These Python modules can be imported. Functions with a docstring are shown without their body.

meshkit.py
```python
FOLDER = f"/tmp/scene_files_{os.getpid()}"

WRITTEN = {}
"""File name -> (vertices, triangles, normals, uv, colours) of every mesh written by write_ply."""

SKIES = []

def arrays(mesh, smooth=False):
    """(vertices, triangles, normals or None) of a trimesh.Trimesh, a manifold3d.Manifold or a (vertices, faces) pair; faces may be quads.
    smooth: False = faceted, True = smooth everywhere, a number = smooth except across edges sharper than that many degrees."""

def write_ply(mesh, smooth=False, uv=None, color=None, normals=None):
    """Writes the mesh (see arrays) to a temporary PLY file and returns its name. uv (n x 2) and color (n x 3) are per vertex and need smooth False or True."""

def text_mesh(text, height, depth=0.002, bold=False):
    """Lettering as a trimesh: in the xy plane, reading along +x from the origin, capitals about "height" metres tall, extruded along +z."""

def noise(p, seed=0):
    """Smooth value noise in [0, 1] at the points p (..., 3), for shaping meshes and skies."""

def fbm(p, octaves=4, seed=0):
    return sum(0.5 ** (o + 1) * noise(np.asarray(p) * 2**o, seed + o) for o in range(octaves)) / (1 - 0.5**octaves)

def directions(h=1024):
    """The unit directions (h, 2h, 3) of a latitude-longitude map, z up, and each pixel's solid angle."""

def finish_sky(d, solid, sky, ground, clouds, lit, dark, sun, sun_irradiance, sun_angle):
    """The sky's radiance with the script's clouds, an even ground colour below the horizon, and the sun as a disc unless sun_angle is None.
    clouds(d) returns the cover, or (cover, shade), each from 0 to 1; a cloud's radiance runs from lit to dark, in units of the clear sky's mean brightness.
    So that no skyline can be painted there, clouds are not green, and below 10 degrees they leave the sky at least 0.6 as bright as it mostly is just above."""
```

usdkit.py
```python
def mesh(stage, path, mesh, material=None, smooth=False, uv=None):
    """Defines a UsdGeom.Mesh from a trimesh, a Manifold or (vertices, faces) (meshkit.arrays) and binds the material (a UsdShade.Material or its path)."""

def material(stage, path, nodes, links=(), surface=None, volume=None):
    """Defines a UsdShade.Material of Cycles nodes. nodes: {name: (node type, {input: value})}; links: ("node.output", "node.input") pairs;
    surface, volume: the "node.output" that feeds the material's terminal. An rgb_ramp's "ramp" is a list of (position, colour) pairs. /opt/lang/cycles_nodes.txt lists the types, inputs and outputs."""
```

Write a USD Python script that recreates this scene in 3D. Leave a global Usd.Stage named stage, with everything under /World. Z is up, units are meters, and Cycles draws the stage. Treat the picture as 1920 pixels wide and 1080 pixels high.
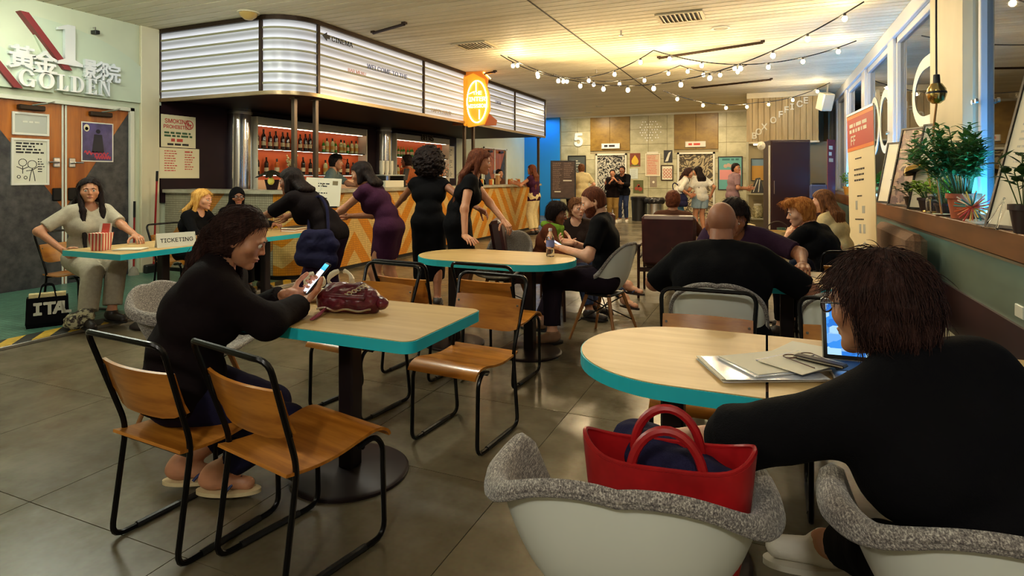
import math, random, glob
import numpy as np, trimesh, manifold3d as m3, meshkit, usdkit
from shapely import geometry as sg, affinity as sa
from shapely.ops import unary_union
from pxr import Usd, UsdGeom, UsdLux, UsdShade, Gf, Sdf
random.seed(7); np.random.seed(7)
stage = Usd.Stage.CreateInMemory()
UsdGeom.SetStageUpAxis(stage, 'Z'); UsdGeom.SetStageMetersPerUnit(stage, 1.0)
world = UsdGeom.Xform.Define(stage, '/World'); stage.SetDefaultPrim(world.GetPrim())
UsdGeom.Scope.Define(stage, '/World/Looks')
rad, sin, cos, PI = math.radians, math.sin, math.cos, math.pi

# ------------------------------------------------ camera, lights, exposure
EYE, YAW, FPX = 1.37, 23.2, 1112.0
cam = UsdGeom.Camera.Define(stage, '/World/camera')
cam.CreateHorizontalApertureAttr(36.0); cam.CreateVerticalApertureAttr(20.25)
cam.CreateFocalLengthAttr(36.0 * FPX / 1920)
cam.CreateVerticalApertureOffsetAttr(-207.0 * 36 / 1920)
cam.CreateClippingRangeAttr((0.05, 200))
cam.CreateExposureAttr(0.0)
_x = UsdGeom.Xformable(cam); _x.AddTranslateOp().Set(Gf.Vec3d(0, 0, EYE)); _x.AddRotateXYZOp().Set(Gf.Vec3f(90, 0, YAW))

dome = UsdLux.DomeLight.Define(stage, '/World/night_sky'); dome.CreateIntensityAttr(0.03); dome.CreateColorAttr(Gf.Vec3f(.35, .55, 1.0))

def rect_light(name, loc, rot, w, h, inten, col):
    l = UsdLux.RectLight.Define(stage, '/World/' + name); l.CreateWidthAttr(w); l.CreateHeightAttr(h)
    l.CreateIntensityAttr(inten); l.CreateColorAttr(Gf.Vec3f(*col))
    x = UsdGeom.Xformable(l); x.AddTranslateOp().Set(Gf.Vec3d(*loc)); x.AddRotateXYZOp().Set(Gf.Vec3f(*rot)); return l
def disk_light(name, loc, r, inten, col, rot=(0, 0, 0)):
    l = UsdLux.DiskLight.Define(stage, '/World/' + name); l.CreateRadiusAttr(r)
    l.CreateIntensityAttr(inten); l.CreateColorAttr(Gf.Vec3f(*col))
    x = UsdGeom.Xformable(l); x.AddTranslateOp().Set(Gf.Vec3d(*loc)); x.AddRotateXYZOp().Set(Gf.Vec3f(*rot)); return l
WARM, AMBER, COOL, GREENW, BLUE = (1, .80, .50), (1, .58, .22), (.93, .96, 1), (.86, 1, .84), (.12, .55, 1)
CEIL = 3.52
# added recessed lamps that brighten the tables, passage and far wall: (x, y, intensity, colour)
DOWNLIGHTS = [(-1.2, 6.0, 13, WARM), (-.6, 9.0, 14, WARM), (-2.2, 16.0, 34, WARM), (-4.6, 17.4, 40, WARM), (-1.6, 18.6, 34, WARM), (-5.4, 19.0, 34, WARM), (-3.2, 13.0, 24, WARM)]
for k, (x, y, i, c) in enumerate(DOWNLIGHTS): disk_light('downlight_lamp_%03d' % k, (x, y, CEIL - .03), .09, i * 25.0, c)
# unseen drum lamps, placed to light the front of the room: (x, y, radiance, colour)
# unseen globe lamps, placed to light the ceiling at the left: (x, y, z, radiance, colour)
GLOBES = [(-5.2, 3.2, 3.18, 130., (.95, 1, .86)), (-3.0, 4.2, 3.2, 130., (.97, 1, .86)), (-6.6, 3.5, 3.3, 40., (.92, 1, .86))]
DRUMS = [(-2.4, -2.4, 120., (1, .97, .84)), (.1, -2.2, 210., (1, .98, .88)), (.5, 3.4, 14., (1, .86, .62)), (-7.2, 3.7, 34., (.88, 1, .86))]
BULB, MARQ, LED = 300.0, .74, 320.0

# ------------------------------------------------ prims
_used = {}
def numbered(parent, name):
    k = (parent, name); n = _used.get(k, 0); _used[k] = n + 1
    return name if n == 0 else '%s_%03d' % (name, n)
def tag(p, label=None, cat=None, group=None, kind=None):
    for k, v in (('label', label), ('category', cat), ('group', group), ('kind', kind)):
        if v: p.SetCustomDataByKey(k, v)
    return p
def place(prim, loc=(0, 0, 0), rot=(0, 0, 0), sc=None):
    x = UsdGeom.Xformable(prim); x.ClearXformOpOrder()
    x.AddTranslateOp().Set(Gf.Vec3d(*map(float, loc))); x.AddRotateXYZOp().Set(Gf.Vec3f(*map(float, rot)))
    if sc: x.AddScaleOp().Set(Gf.Vec3f(*([float(sc)] * 3 if np.ndim(sc) == 0 else map(float, sc))))
def thing(name, label, cat, loc=(0, 0, 0), rot=(0, 0, 0), group=None, sc=None):
    if np.ndim(rot) == 0: rot = (0, 0, rot)
    p = UsdGeom.Xform.Define(stage, '/World/' + numbered('/World', name)).GetPrim()
    place(p, loc, rot, sc); return tag(p, label, cat, group)
def part(parent, name, mesh, mat, label=None, smooth=35, kind=None):
    pp = str(parent.GetPath()); path = pp + '/' + numbered(pp, name)
    p = usdkit.mesh(stage, path, mesh, mat, smooth).GetPrim()
    return tag(p, label, None, None, kind)
def obj(name, mesh, mat, label, cat, group=None, kind=None, smooth=35):
    p = usdkit.mesh(stage, '/World/' + numbered('/World', name), mesh, mat, smooth).GetPrim()
    return tag(p, label, cat, group, kind)
def struct(name, mesh, mat, smooth=35):
    return tag(usdkit.mesh(stage, '/World/' + numbered('/World', name), mesh, mat, smooth).GetPrim(), kind='structure')
def copy(src, label, loc, rot=(0, 0, 0), group=None, sc=None):
    if np.ndim(rot) == 0: rot = (0, 0, rot)
    was = src.GetCustomData(); nm = src.GetName()
    base = nm[:-4] if nm[-4:-3] == '_' and nm[-3:].isdigit() else nm
    p = UsdGeom.Xform.Define(stage, '/World/' + numbered('/World', base)).GetPrim()
    p.GetReferences().AddInternalReference(src.GetPath()); p.SetInstanceable(True)
    place(p, loc, rot, sc); return tag(p, label or was['label'], was['category'], group or was.get('group'))

# ------------------------------------------------ materials
_M = {}
def mat(name, col=(.5, .5, .5), rough=.5, metal=0., spec=.5, col2=None, vs=(6, 6, 6), vdet=4, vlo=.35, vhi=.65, bump=0., bs=None, emit=0., ecol=None, coat=0., world_=False, trans=0., sheen=0., rnd=0., sss=0.):
    if name in _M: return _M[name]
    n = {'p': ('principled_bsdf', dict(base_color=col, roughness=rough, metallic=metal, specular_ior_level=spec, coat_weight=coat, transmission_weight=trans, sheen_weight=sheen))}
    if emit: n['p'][1].update(emission_strength=emit, emission_color=ecol or col)
    if sss: n['p'][1].update(subsurface_weight=sss, subsurface_scale=.008)
    L = []
    if col2 or bump:
        n['t'] = ('geometry', {}) if world_ else ('texture_coordinate', {})
        src = 't.position' if world_ else 't.object'
        n['m'] = ('mapping', dict(scale=vs)); L += [(src, 'm.vector')]
        n['n'] = ('noise_texture', dict(scale=1., detail=vdet, roughness=.6)); L += [('m.vector', 'n.vector')]
    if col2:
        n['r'] = ('rgb_ramp', dict(ramp=[(vlo, col), (vhi, col2)])); L += [('n.fac', 'r.fac'), ('r.color', 'p.base_color')]
    if bump:
        s = 'n.fac'
        if bs:
            n['m2'] = ('mapping', dict(scale=bs)); n['n2'] = ('noise_texture', dict(scale=1., detail=3, roughness=.6)); L += [(src, 'm2.vector'), ('m2.vector', 'n2.vector')]; s = 'n2.fac'
        n['b'] = ('bump', dict(strength=bump, distance=.01)); L += [(s, 'b.height'), ('b.normal', 'p.normal')]
    if rnd:
        n['oi'] = ('object_info', {}); n['mr'] = ('map_range', dict(from_min=0, from_max=1, to_min=1 - rnd, to_max=1 + rnd)); n['h'] = ('hsv', dict(color=col))
        L = [x for x in L if x[1] != 'p.base_color'] + ([('r.color', 'h.color')] if col2 else []) + [('oi.random', 'mr.value'), ('mr.result', 'h.value'), ('h.color', 'p.base_color')]
    _M[name] = usdkit.material(stage, '/World/Looks/' + name, n, L, surface='p.BSDF'); return _M[name]
def rawmat(name, nodes, links, surface): 
    if name not in _M: _M[name] = usdkit.material(stage, '/World/Looks/' + name, nodes, links, surface=surface)
    return _M[name]
def emat(name, col, s):
    return rawmat(name, {'e': ('emission', dict(color=col, strength=s))}, [], 'e.emission')
def srgb(r, g, b):
    f = lambda c: (c / 255 / 12.92) if c <= 10 else ((c / 255 + .055) / 1.055) ** 2.4
    return (f(r), f(g), f(b))

# ------------------------------------------------ meshes
def cat(ms):
    ms = [m for m in ms if m is not None]; return trimesh.util.concatenate(ms)
def box(x0, x1, y0, y1, z0, z1, bev=0.):
    x0, x1 = sorted((x0, x1)); y0, y1 = sorted((y0, y1)); z0, z1 = sorted((z0, z1))
    if not bev:
        m = trimesh.creation.box((x1 - x0, y1 - y0, z1 - z0)); m.apply_translation(((x0 + x1) / 2, (y0 + y1) / 2, (z0 + z1) / 2)); return m
    b = min(bev, (x1 - x0) * .49, (y1 - y0) * .49, (z1 - z0) * .49); P = []
    for x, sx in ((x0, 1), (x1, -1)):
        for y, sy in ((y0, 1), (y1, -1)):
            for z, sz in ((z0, 1), (z1, -1)):
                P += [(x + sx * b, y + sy * b, z), (x + sx * b, y, z + sz * b), (x, y + sy * b, z + sz * b)]
    return hull(P)
def hull(P):
    m = trimesh.PointCloud(np.asarray(P, float)).convex_hull; return m
def xf(m, loc=(0, 0, 0), rot=(0, 0, 0), sc=1.):
    m = m.copy()
    if np.ndim(sc) or sc != 1: m.apply_scale(sc)
    if np.ndim(rot) == 0: rot = (0, 0, rot)
    R = trimesh.transformations.euler_matrix(*[rad(a) for a in rot], axes='sxyz'); m.apply_transform(R); m.apply_translation(loc); return m
def frame(m, o, ex, ey, ez=None):
    ex, ey = np.asarray(ex, float), np.asarray(ey, float); ez = np.cross(ex, ey) if ez is None else np.asarray(ez, float)
    T = np.eye(4); T[:3, 0], T[:3, 1], T[:3, 2], T[:3, 3] = ex, ey, ez, o
    m = m.copy(); m.apply_transform(T)
    return m
def tube(P, r, n=8, closed=False, caps=True):
    P = np.asarray(P, float); k = len(P); R = np.broadcast_to(np.asarray(r, float), (k,))
    T = np.roll(P, -1, 0) - np.roll(P, 1, 0) if closed else np.gradient(P, axis=0)
    T /= np.linalg.norm(T, axis=1, keepdims=True) + 1e-12
    a = np.cross(T[0], [0, 0, 1.] if abs(T[0][2]) < .9 else [1., 0, 0]); A = []
    for i in range(k):
        a = a - T[i] * (a @ T[i]); a /= np.linalg.norm(a) + 1e-12; A.append(a)
    A = np.array(A); B = np.cross(T, A); th = np.arange(n) * 2 * PI / n
    V = P[:, None] + R[:, None, None] * (np.cos(th)[None, :, None] * A[:, None] + np.sin(th)[None, :, None] * B[:, None])
    V = V.reshape(-1, 3); F = []
    for i in range(k if closed else k - 1):
        j = (i + 1) % k
        for q in range(n):
            s = (q + 1) % n; F += [(i * n + q, i * n + s, j * n + s), (i * n + q, j * n + s, j * n + q)]
    if caps and not closed:
        V = np.vstack([V, P[0], P[-1]]); c0, c1 = len(V) - 2, len(V) - 1
        for q in range(n):
            s = (q + 1) % n; F += [(c0, s, q), (c1, (k - 1) * n + q, (k - 1) * n + s)]
    return trimesh.Trimesh(V, F, process=False)
def bend(P, rr=.05, seg=5, closed=False):
    """round the corners of a polyline"""
    P = [np.asarray(p, float) for p in P]; out = []; n = len(P)
    for i in range(n):
        if not closed and i in (0, n - 1): out.append(P[i]); continue
        a, b, c = P[i - 1], P[i], P[(i + 1) % n]; u, w = a - b, c - b; lu, lw = np.linalg.norm(u), np.linalg.norm(w)
        r = min(rr, lu * .48, lw * .48); p0, p1 = b + u / lu * r, b + w / lw * r
        for t in np.linspace(0, 1, seg): out.append((1 - t) ** 2 * p0 + 2 * t * (1 - t) * b + t * t * p1)
    return np.array(out)
def lathe(prof, n=24):
    """closed solid of revolution around z from (r, z) pairs"""
    prof = [(max(r, 0), z) for r, z in prof]; V = []; F = []; th = np.arange(n) * 2 * PI / n; idx = []
    for r, z in prof:
        if r < 1e-6: idx.append([len(V)] * n); V.append((0, 0, z))
        else:
            idx.append(list(range(len(V), len(V) + n))); V += [(r * cos(t), r * sin(t), z) for t in th]
    for a, b in zip(idx, idx[1:]):
        for q in range(n):
            s = (q + 1) % n
            if a[q] != a[s]: F.append((a[q], a[s], b[s]))
            if b[q] != b[s]: F.append((a[q], b[s], b[q]))
    return trimesh.Trimesh(V, F, process=False)
def extr(poly, h):
    if not isinstance(poly, (sg.Polygon, sg.MultiPolygon)): poly = sg.Polygon(poly)
    poly = poly.buffer(0)
    return cat([trimesh.creation.extrude_polygon(g, h, engine='earcut') for g in getattr(poly, 'geoms', [poly]) if g.area > 1e-9])
def on_left(m, x=-8.14): return frame(m, (x, 0, 0), (0, 1, 0), (0, 0, 1))            # (u,v)->(Y,Z), out of the wall +X
def on_right(m, x=1.67): return frame(m, (x, 0, 0), (0, -1, 0), (0, 0, 1))           # u = -Y, out -X
def on_far(m, y): return frame(m, (0, y, 0), (1, 0, 0), (0, 0, 1))                   # u = X, out -Y
def stad(x0, x1, y0, y1, left=True, right=True, r=None):
    """table outline with round ends or rounded corners"""
    if r is not None: return sg.box(x0 + r, y0 + r, x1 - r, y1 - r).buffer(r, quad_segs=6)
    R = (y1 - y0) / 2; cy = (y0 + y1) / 2; parts = [sg.box(x0 + (R if left else 0), y0, x1 - (R if right else 0), y1)]
    if left: parts.append(sg.Point(x0 + R, cy).buffer(R, quad_segs=14))
    if right: parts.append(sg.Point(x1 - R, cy).buffer(R, quad_segs=14))
    return unary_union(parts).intersection(sg.box(x0, y0, x1, y1))
def glyphs(text, height, font='Inter.woff2', stroke=0, size=96):
    from PIL import Image, ImageDraw, ImageFont
    f = ImageFont.truetype(glob.glob('/opt/blender-*/*/datafiles/fonts/' + font)[0], size)
    x0, y0, x1, y1 = f.getbbox(text, anchor='ls', stroke_width=stroke)
    im = Image.new('L', (int(x1 - x0) + 8, int(y1 - y0) + 8)); ImageDraw.Draw(im).text((4 - x0, 4 - y0), text, 255, font=f, anchor='ls', stroke_width=stroke)
    on = np.pad(np.asarray(im) > 127, ((0, 0), (1, 1))).astype(np.int8)
    rows, st = np.nonzero(np.diff(on, axis=1) == 1); en = np.nonzero(np.diff(on, axis=1) == -1)[1]
    s = unary_union([sg.box(a, -r - 1, b, -r) for r, a, b in zip(rows, st, en)]).buffer(.6).buffer(-.6).simplify(.7)
    k = height / (.73 * size); return sa.affine_transform(s, [k, 0, 0, k, (x0 - 4) * k * 0, (4 - y0) * k])
def lines_of_text(x, y, w, lines, h, gap, seed=1, wob=.35):
    """small print: rows of short dashes the size of words, as flat polygons"""
    rg = random.Random(seed); out = []
    for i in range(lines):
        a, e = x, x + w * (1 - wob * rg.random())
        while a < e - h:
            l = h * rg.uniform(1.0, 4.0); out.append(sg.box(a, y - i * gap - h, min(a + l, e), y - i * gap)); a += l + h * .7
    return unary_union(out)
def arr(*a): return np.array(a, float)
def unit(v): v = np.asarray(v, float); return v / (np.linalg.norm(v) + 1e-12)
# ================================================================ ROOM
LX, RX, FY, BY = -8.14, 1.67, 20.2, -5.0
m_floor = rawmat('floor_vinyl', {
    'g': ('geometry', {}), 'm': ('mapping', dict(scale=(1.3, 1.3, 1.3))), 'n': ('noise_texture', dict(scale=1., detail=6, roughness=.65)),
    'r': ('rgb_ramp', dict(ramp=[(.3, srgb(88, 79, 60)), (.55, srgb(108, 97, 75)), (.75, srgb(122, 110, 86))])),
    'n2': ('noise_texture', dict(scale=55., detail=3)), 'mx': ('mix', dict(mix_type='multiply', fac=.25)),
    'rr': ('map_range', dict(from_min=.3, from_max=.7, to_min=.16, to_max=.38)), 'oi': ('object_info', {}), 'orr': ('map_range', dict(from_min=0, from_max=1, to_min=.88, to_max=1.08)), 'h': ('hsv', {}),
    'b': ('bump', dict(strength=.05, distance=.01)), 'p': ('principled_bsdf', dict(specular_ior_level=.55))},
    [('g.position', 'm.vector'), ('m.vector', 'n.vector'), ('n.fac', 'r.fac'), ('g.position', 'n2.vector'), ('r.color', 'mx.color1'), ('n2.color', 'mx.color2'), ('mx.color', 'h.color'),
     ('oi.random', 'orr.value'), ('orr.result', 'h.value'), ('h.color', 'p.base_color'), ('n.fac', 'rr.value'), ('rr.result', 'p.roughness'), ('n.fac', 'b.height'), ('b.normal', 'p.normal')], 'p.BSDF')
m_joint = mat('floor_joint', srgb(72, 65, 52), .6)
TS = .9
floor = struct('floor', box(LX - .1, RX + .15, BY, FY + .1, -.1, -.004), m_joint)
xs = np.arange(-5.56, RX, TS); ys = np.arange(.6, FY, TS)
for x in xs:
    for y in ys:
        if (x + TS < 0 and y < 1 and x < -4) : continue
        part(floor, 'floor_tile', box(x + .002, min(x + TS, RX) - .002, y + .002, min(y + TS, FY) - .002, -.004, 0), m_floor, smooth=False)
for k in range(3):
    for y in ys[7:]:
        x = -5.56 - TS * (k + 1)
        part(floor, 'floor_tile', box(max(x, LX) + .002, x + TS - .002, y + .002, min(y + TS, FY) - .002, -.004, 0), m_floor, smooth=False)
part(floor, 'floor_border', box(LX, RX, BY, .6, -.004, 0), m_floor)
# raised teal mosaic platform in front of the hall doors
m_teal = rawmat('teal_mosaic', {
    'g': ('geometry', {}), 'br': ('brick_texture', dict(scale=1., offset=.0, color1=srgb(66, 108, 92), color2=srgb(88, 132, 112), mortar=srgb(50, 70, 62), mortar_size=.0035, brick_width=.05, row_height=.05, mortar_smooth=.1)),
    'b': ('bump', dict(strength=.4, distance=.003, invert=True)), 'p': ('principled_bsdf', dict(roughness=.35))},
    [('g.position', 'br.vector'), ('br.color', 'p.base_color'), ('br.fac', 'b.height'), ('b.normal', 'p.normal')], 'p.BSDF')
plat = obj('tiled_platform', box(LX, -5.8, BY, 5.9, 0, .03), m_teal, 'teal mosaic tiled floor step in front of the orange hall doors', 'floor', kind='structure')
m_haz = rawmat('hazard_tape', {
    'g': ('geometry', {}), 's': ('separate_xyz', {}), 'a': ('math', dict(math_type='add')), 'k': ('math', dict(math_type='multiply', value2=3.6)), 'f': ('math', dict(math_type='fraction')), 'gt': ('math', dict(math_type='greater_than', value2=.5)),
    'n': ('noise_texture', dict(scale=18., detail=4)), 'w': ('rgb_ramp', dict(ramp=[(.35, (.5, .5, .5)), (.55, (1, 1, 1))])),
    'c': ('mix', dict(color1=srgb(28, 26, 24), color2=srgb(196, 158, 44))), 'mm': ('mix', dict(mix_type='multiply', fac=.6)), 'p': ('principled_bsdf', dict(roughness=.5))},
    [('g.position', 's.vector'), ('s.x', 'a.value1'), ('s.y', 'a.value2'), ('a.value', 'k.value1'), ('k.value', 'f.value1'), ('f.value', 'gt.value1'), ('gt.value', 'c.fac'), ('g.position', 'n.vector'), ('n.fac', 'w.fac'),
     ('c.color', 'mm.color1'), ('w.color', 'mm.color2'), ('mm.color', 'p.base_color')], 'p.BSDF')
st = thing('hazard_edge_strip', 'yellow and black striped warning strip along the edge of the teal tiled step', 'floor strip')
part(st, 'striped_tape', box(-5.8, -5.58, BY, 6.0, .0, .031, .004), m_haz)
part(st, 'metal_nosing', box(-5.58, -5.56, BY, 6.0, .0, .026, .003), mat('alu', (.55, .53, .5), .35, 1.))

m_wall = mat('wall_paint', srgb(206, 210, 184), .6, col2=srgb(190, 196, 172), vs=(.7, .7, .7), world_=True)
m_cream = mat('cream_paint', srgb(222, 212, 180), .55, col2=srgb(206, 196, 166), vs=(1, 1, .4), world_=True)
m_dark = mat('plum_dark_wall', srgb(34, 13, 22), .6, spec=.2, col2=srgb(28, 10, 18), vs=(3, 3, 3), world_=True, bump=.03)
m_white = mat('white_gloss_trim', srgb(214, 212, 196), .4)
m_wallback = mat('back_wall_paint', srgb(120, 112, 96), .7)
# left wall with two door openings
def wall_with_holes(u0, u1, v0, v1, holes, th):
    p = sg.box(u0, v0, u1, v1)
    for h in holes: p = p.difference(sg.box(*h))
    return extr(p, th)
D1 = (3.78, 0, 5.54, 2.34); D2 = (16.7, 0, 18.5, 2.34)
wl = struct('wall_left', frame(wall_with_holes(BY, FY, 0, CEIL, [D1, D2], .2), (LX - .2, 0, 0), (0, 1, 0), (0, 0, 1)), m_wall)
part(wl, 'dark_cladding', box(LX, LX + .03, 5.93, 14.9, 1.0, 2.62), m_dark)
part(wl, 'corner_post', box(LX, LX + .05, 5.62, 5.9, 0, CEIL - .0, .01), m_cream)
struct('wall_back', box(LX - .2, RX + .4, BY - .2, BY, 0, CEIL), m_wallback)  # out of view, set far back to make room for the unseen drum lamps
# ceiling with real slats running across the room
m_slat = mat('ceiling_slat', srgb(230, 222, 196), .62, spec=.3, col2=srgb(206, 196, 166), vs=(.3, 3, 1), world_=True)
m_gap = mat('ceiling_gap', srgb(70, 64, 52), .8)
ceil = struct('ceiling', box(LX - .2, RX + .4, BY - .2, FY + .2, CEIL + .03, CEIL + .15), m_gap); part(ceil, 'plain_ceiling_board', box(LX, RX + .12, BY, -.22, CEIL, CEIL + .03), m_slat)
PITCH = .165; y = BY; k = 0
y = -.2
while y < FY:
    y1 = min(y + PITCH - .018, FY); part(ceil, 'ceiling_slat', box(LX, RX + .12, y, y1, CEIL, CEIL + .03), m_slat, smooth=False); y += PITCH
part(ceil, 'ceiling_joint_strip', box(-2.66, -2.64, 4.0, 16.6, CEIL - .006, CEIL), m_gap)

# far wall : stone tiles
m_stone = mat('far_wall_stone', srgb(196, 190, 156), .35, col2=srgb(164, 158, 124), vs=(2.2, 2.2, 3.), world_=True, rnd=.07)
m_grout = mat('far_wall_grout', srgb(150, 138, 108), .7)
m_ochre = mat('ochre_veneer', srgb(152, 120, 48), .4, col2=srgb(122, 92, 32), vs=(3, 3, 5), world_=True)
DF = [(-5.47, 0, -4.38, 2.2), (-2.7, 0, -1.52, 2.2)]
fw = struct('wall_far', frame(wall_with_holes(LX, RX, 0, CEIL, DF, .2), (0, FY + .2, 0), (1, 0, 0), (0, 0, 1)), m_grout)
TW, TH = .62, .5
for i, x in enumerate(np.arange(-6.75, -.3, TW)):
    for j, z in enumerate(np.arange(0, CEIL, TH)):
        b = sg.box(x + .006, z + .006, x + TW - .006, min(z + TH, CEIL) - .006)
        for h in DF + [(-5.66, 2.2, -4.28, CEIL), (-2.8, 2.2, -1.42, CEIL)]: b = b.difference(sg.box(*h).buffer(.01))
        if b.area > .01: part(fw, 'stone_tile', on_far(extr(b, .012 + .004 * ((i * 7 + j * 3) % 3) / 2), FY), m_stone, smooth=False)
for a, b in ((-5.66, -4.28), (-2.8, -1.42)):
    mid = (a + b) / 2
    part(fw, 'veneer_panel', box(a, mid - .004, FY - .03, FY, 2.3, CEIL, .004), m_ochre); part(fw, 'veneer_panel', box(mid + .004, b, FY - .03, FY, 2.3, CEIL, .004), m_ochre)
part(fw, 'cornice_strip', box(-6.75, -.2, FY - .05, FY, CEIL - .06, CEIL), m_white)
# graffiti doors
def graffiti(name, a, b, sc):
    return rawmat(name, {'g': ('geometry', {}), 'm': ('mapping', dict(scale=(sc, sc, sc))), 'n': ('noise_texture', dict(scale=1., detail=2.5, roughness=.55, distortion=2.2)),
        'w': ('math', dict(math_type='multiply', value2=5.)), 'f': ('math', dict(math_type='fraction')), 'r': ('rgb_ramp', dict(ramp=[(.0, a), (.44, a), (.5, b), (.94, b), (1, a)])), 'p': ('principled_bsdf', dict(roughness=.5))},
        [('g.position', 'm.vector'), ('m.vector', 'n.vector'), ('n.fac', 'w.value1'), ('w.value', 'f.value1'), ('f.value', 'r.fac'), ('r.color', 'p.base_color')], 'p.BSDF')
for k, (h, mt) in enumerate(zip(DF, (graffiti('mural_black_white', srgb(24, 24, 26), srgb(190, 186, 172), 3.2), graffiti('mural_brown_cream', srgb(66, 54, 36), srgb(170, 154, 118), 2.4)))):
    d = struct('door_%d' % (k + 3), box(h[0] + .06, h[2] - .06, FY - .0, FY + .05, 0.01, 2.14), mt)
    part(d, 'door_frame', cat([box(h[0], h[0] + .06, FY - .05, FY + .1, 0, 2.2), box(h[2] - .06, h[2], FY - .05, FY + .1, 0, 2.2), box(h[0], h[2], FY - .05, FY + .1, 2.14, 2.2)]), m_white)
    part(d, 'door_handle', box((h[0] + h[2]) / 2 - .02, (h[0] + h[2]) / 2 + .02, FY - .05, FY, 1.0, 1.16, .01), mat('steel', (.6, .58, .55), .25, 1.))
m_steel = _M['steel']
# blue lit recess at the far left corner
m_blue = mat('blue_painted_wall', srgb(30, 140, 226), .5)  # blue lighting of the recess wall put into its base colour
part(fw, 'blue_recess_wall', box(LX, -6.78, FY - .06, FY - .001, 0, CEIL), m_blue)
rect_light('blue_wall_wash', (-7.3, FY - .5, CEIL - .05), (0, 0, 0), .8, .1, 55, (.1, .5, 1))  # lamp out of view, placed to light the recess blue

# orange hall doors with grey stone laminate
m_owood = mat('orange_wood_veneer', srgb(176, 98, 26), .3, col2=srgb(140, 70, 14), vs=(2, 14, 1.2), world_=True)
m_glam = mat('grey_stone_laminate', srgb(74, 72, 72), .5, col2=srgb(36, 36, 42), vs=(9, 9, 9), world_=True, vdet=8)
def hall_doors(n, D, x):
    y0, _, y1, z1 = D; mid = (y0 + y1) / 2
    d = struct('door_%d' % n, cat([box(x - .06, x - .02, y0 + .06, mid - .004, .02, z1 - .05), box(x - .06, x - .02, mid + .004, y1 - .06, .02, z1 - .05)]), m_owood)
    for s in (0, 1):
        a, b = (y0 + .06, mid - .03) if s == 0 else (mid + .03, y1 - .06)
        q = [(a, .02), (b, .02), (b, 1.0), (a, 2.12)] if s == 0 else [(a, .02), (b, .02), (b, 2.26), (a, 1.0)]
        part(d, 'laminate_panel', on_left(extr(q, .006), x - .02), m_glam)
        part(d, 'edge_strip', box(x - .03, x - .008, (b if s == 0 else a - .022), (b + .022 if s == 0 else a), .02, z1 - .05, .003), m_white)
        part(d, 'lock', cat([box(x - .02, x + .0, (mid - .13 if s == 0 else mid + .05), (mid - .05 if s == 0 else mid + .13), 1.5 - .22 * 0, 1.62, .008)]), m_steel)
        yy = mid - .09 if s == 0 else mid + .09
        part(d, 'lever_handle', tube(bend([(x - .02, yy, 1.56), (x + .05, yy, 1.56), (x + .05, yy + (-.12 if s == 0 else .1), 1.56)], .02), .011), m_steel)
        part(d, 'lower_lock', box(x - .02, x + .01, yy - .05, yy + .05, 1.08, 1.24, .01), mat('black_iron', srgb(26, 24, 24), .4, .6))
        cy = y0 + .5 if s == 0 else y1 - .45
        c = part(d, 'door_closer', box(x - .02, x + .05, cy - .14, cy + .14, z1 - .16, z1 - .1, .01), mat('closer_bronze', srgb(60, 48, 38), .4, .7))
        part(c, 'closer_arm', tube([(x + .03, cy, z1 - .1), (x + .12, cy + .12, z1 - .07), (x + .02, cy + .25, z1 - .03)], .01, 6), m_steel)
    part(d, 'door_frame', cat([box(x - .08, x + .03, y0, y0 + .06, 0, z1, .004), box(x - .08, x + .03, y1 - .06, y1, 0, z1, .004), box(x - .08, x + .03, y0, y1, z1 - .05, z1, .004)]), m_white)
    return d
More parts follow.
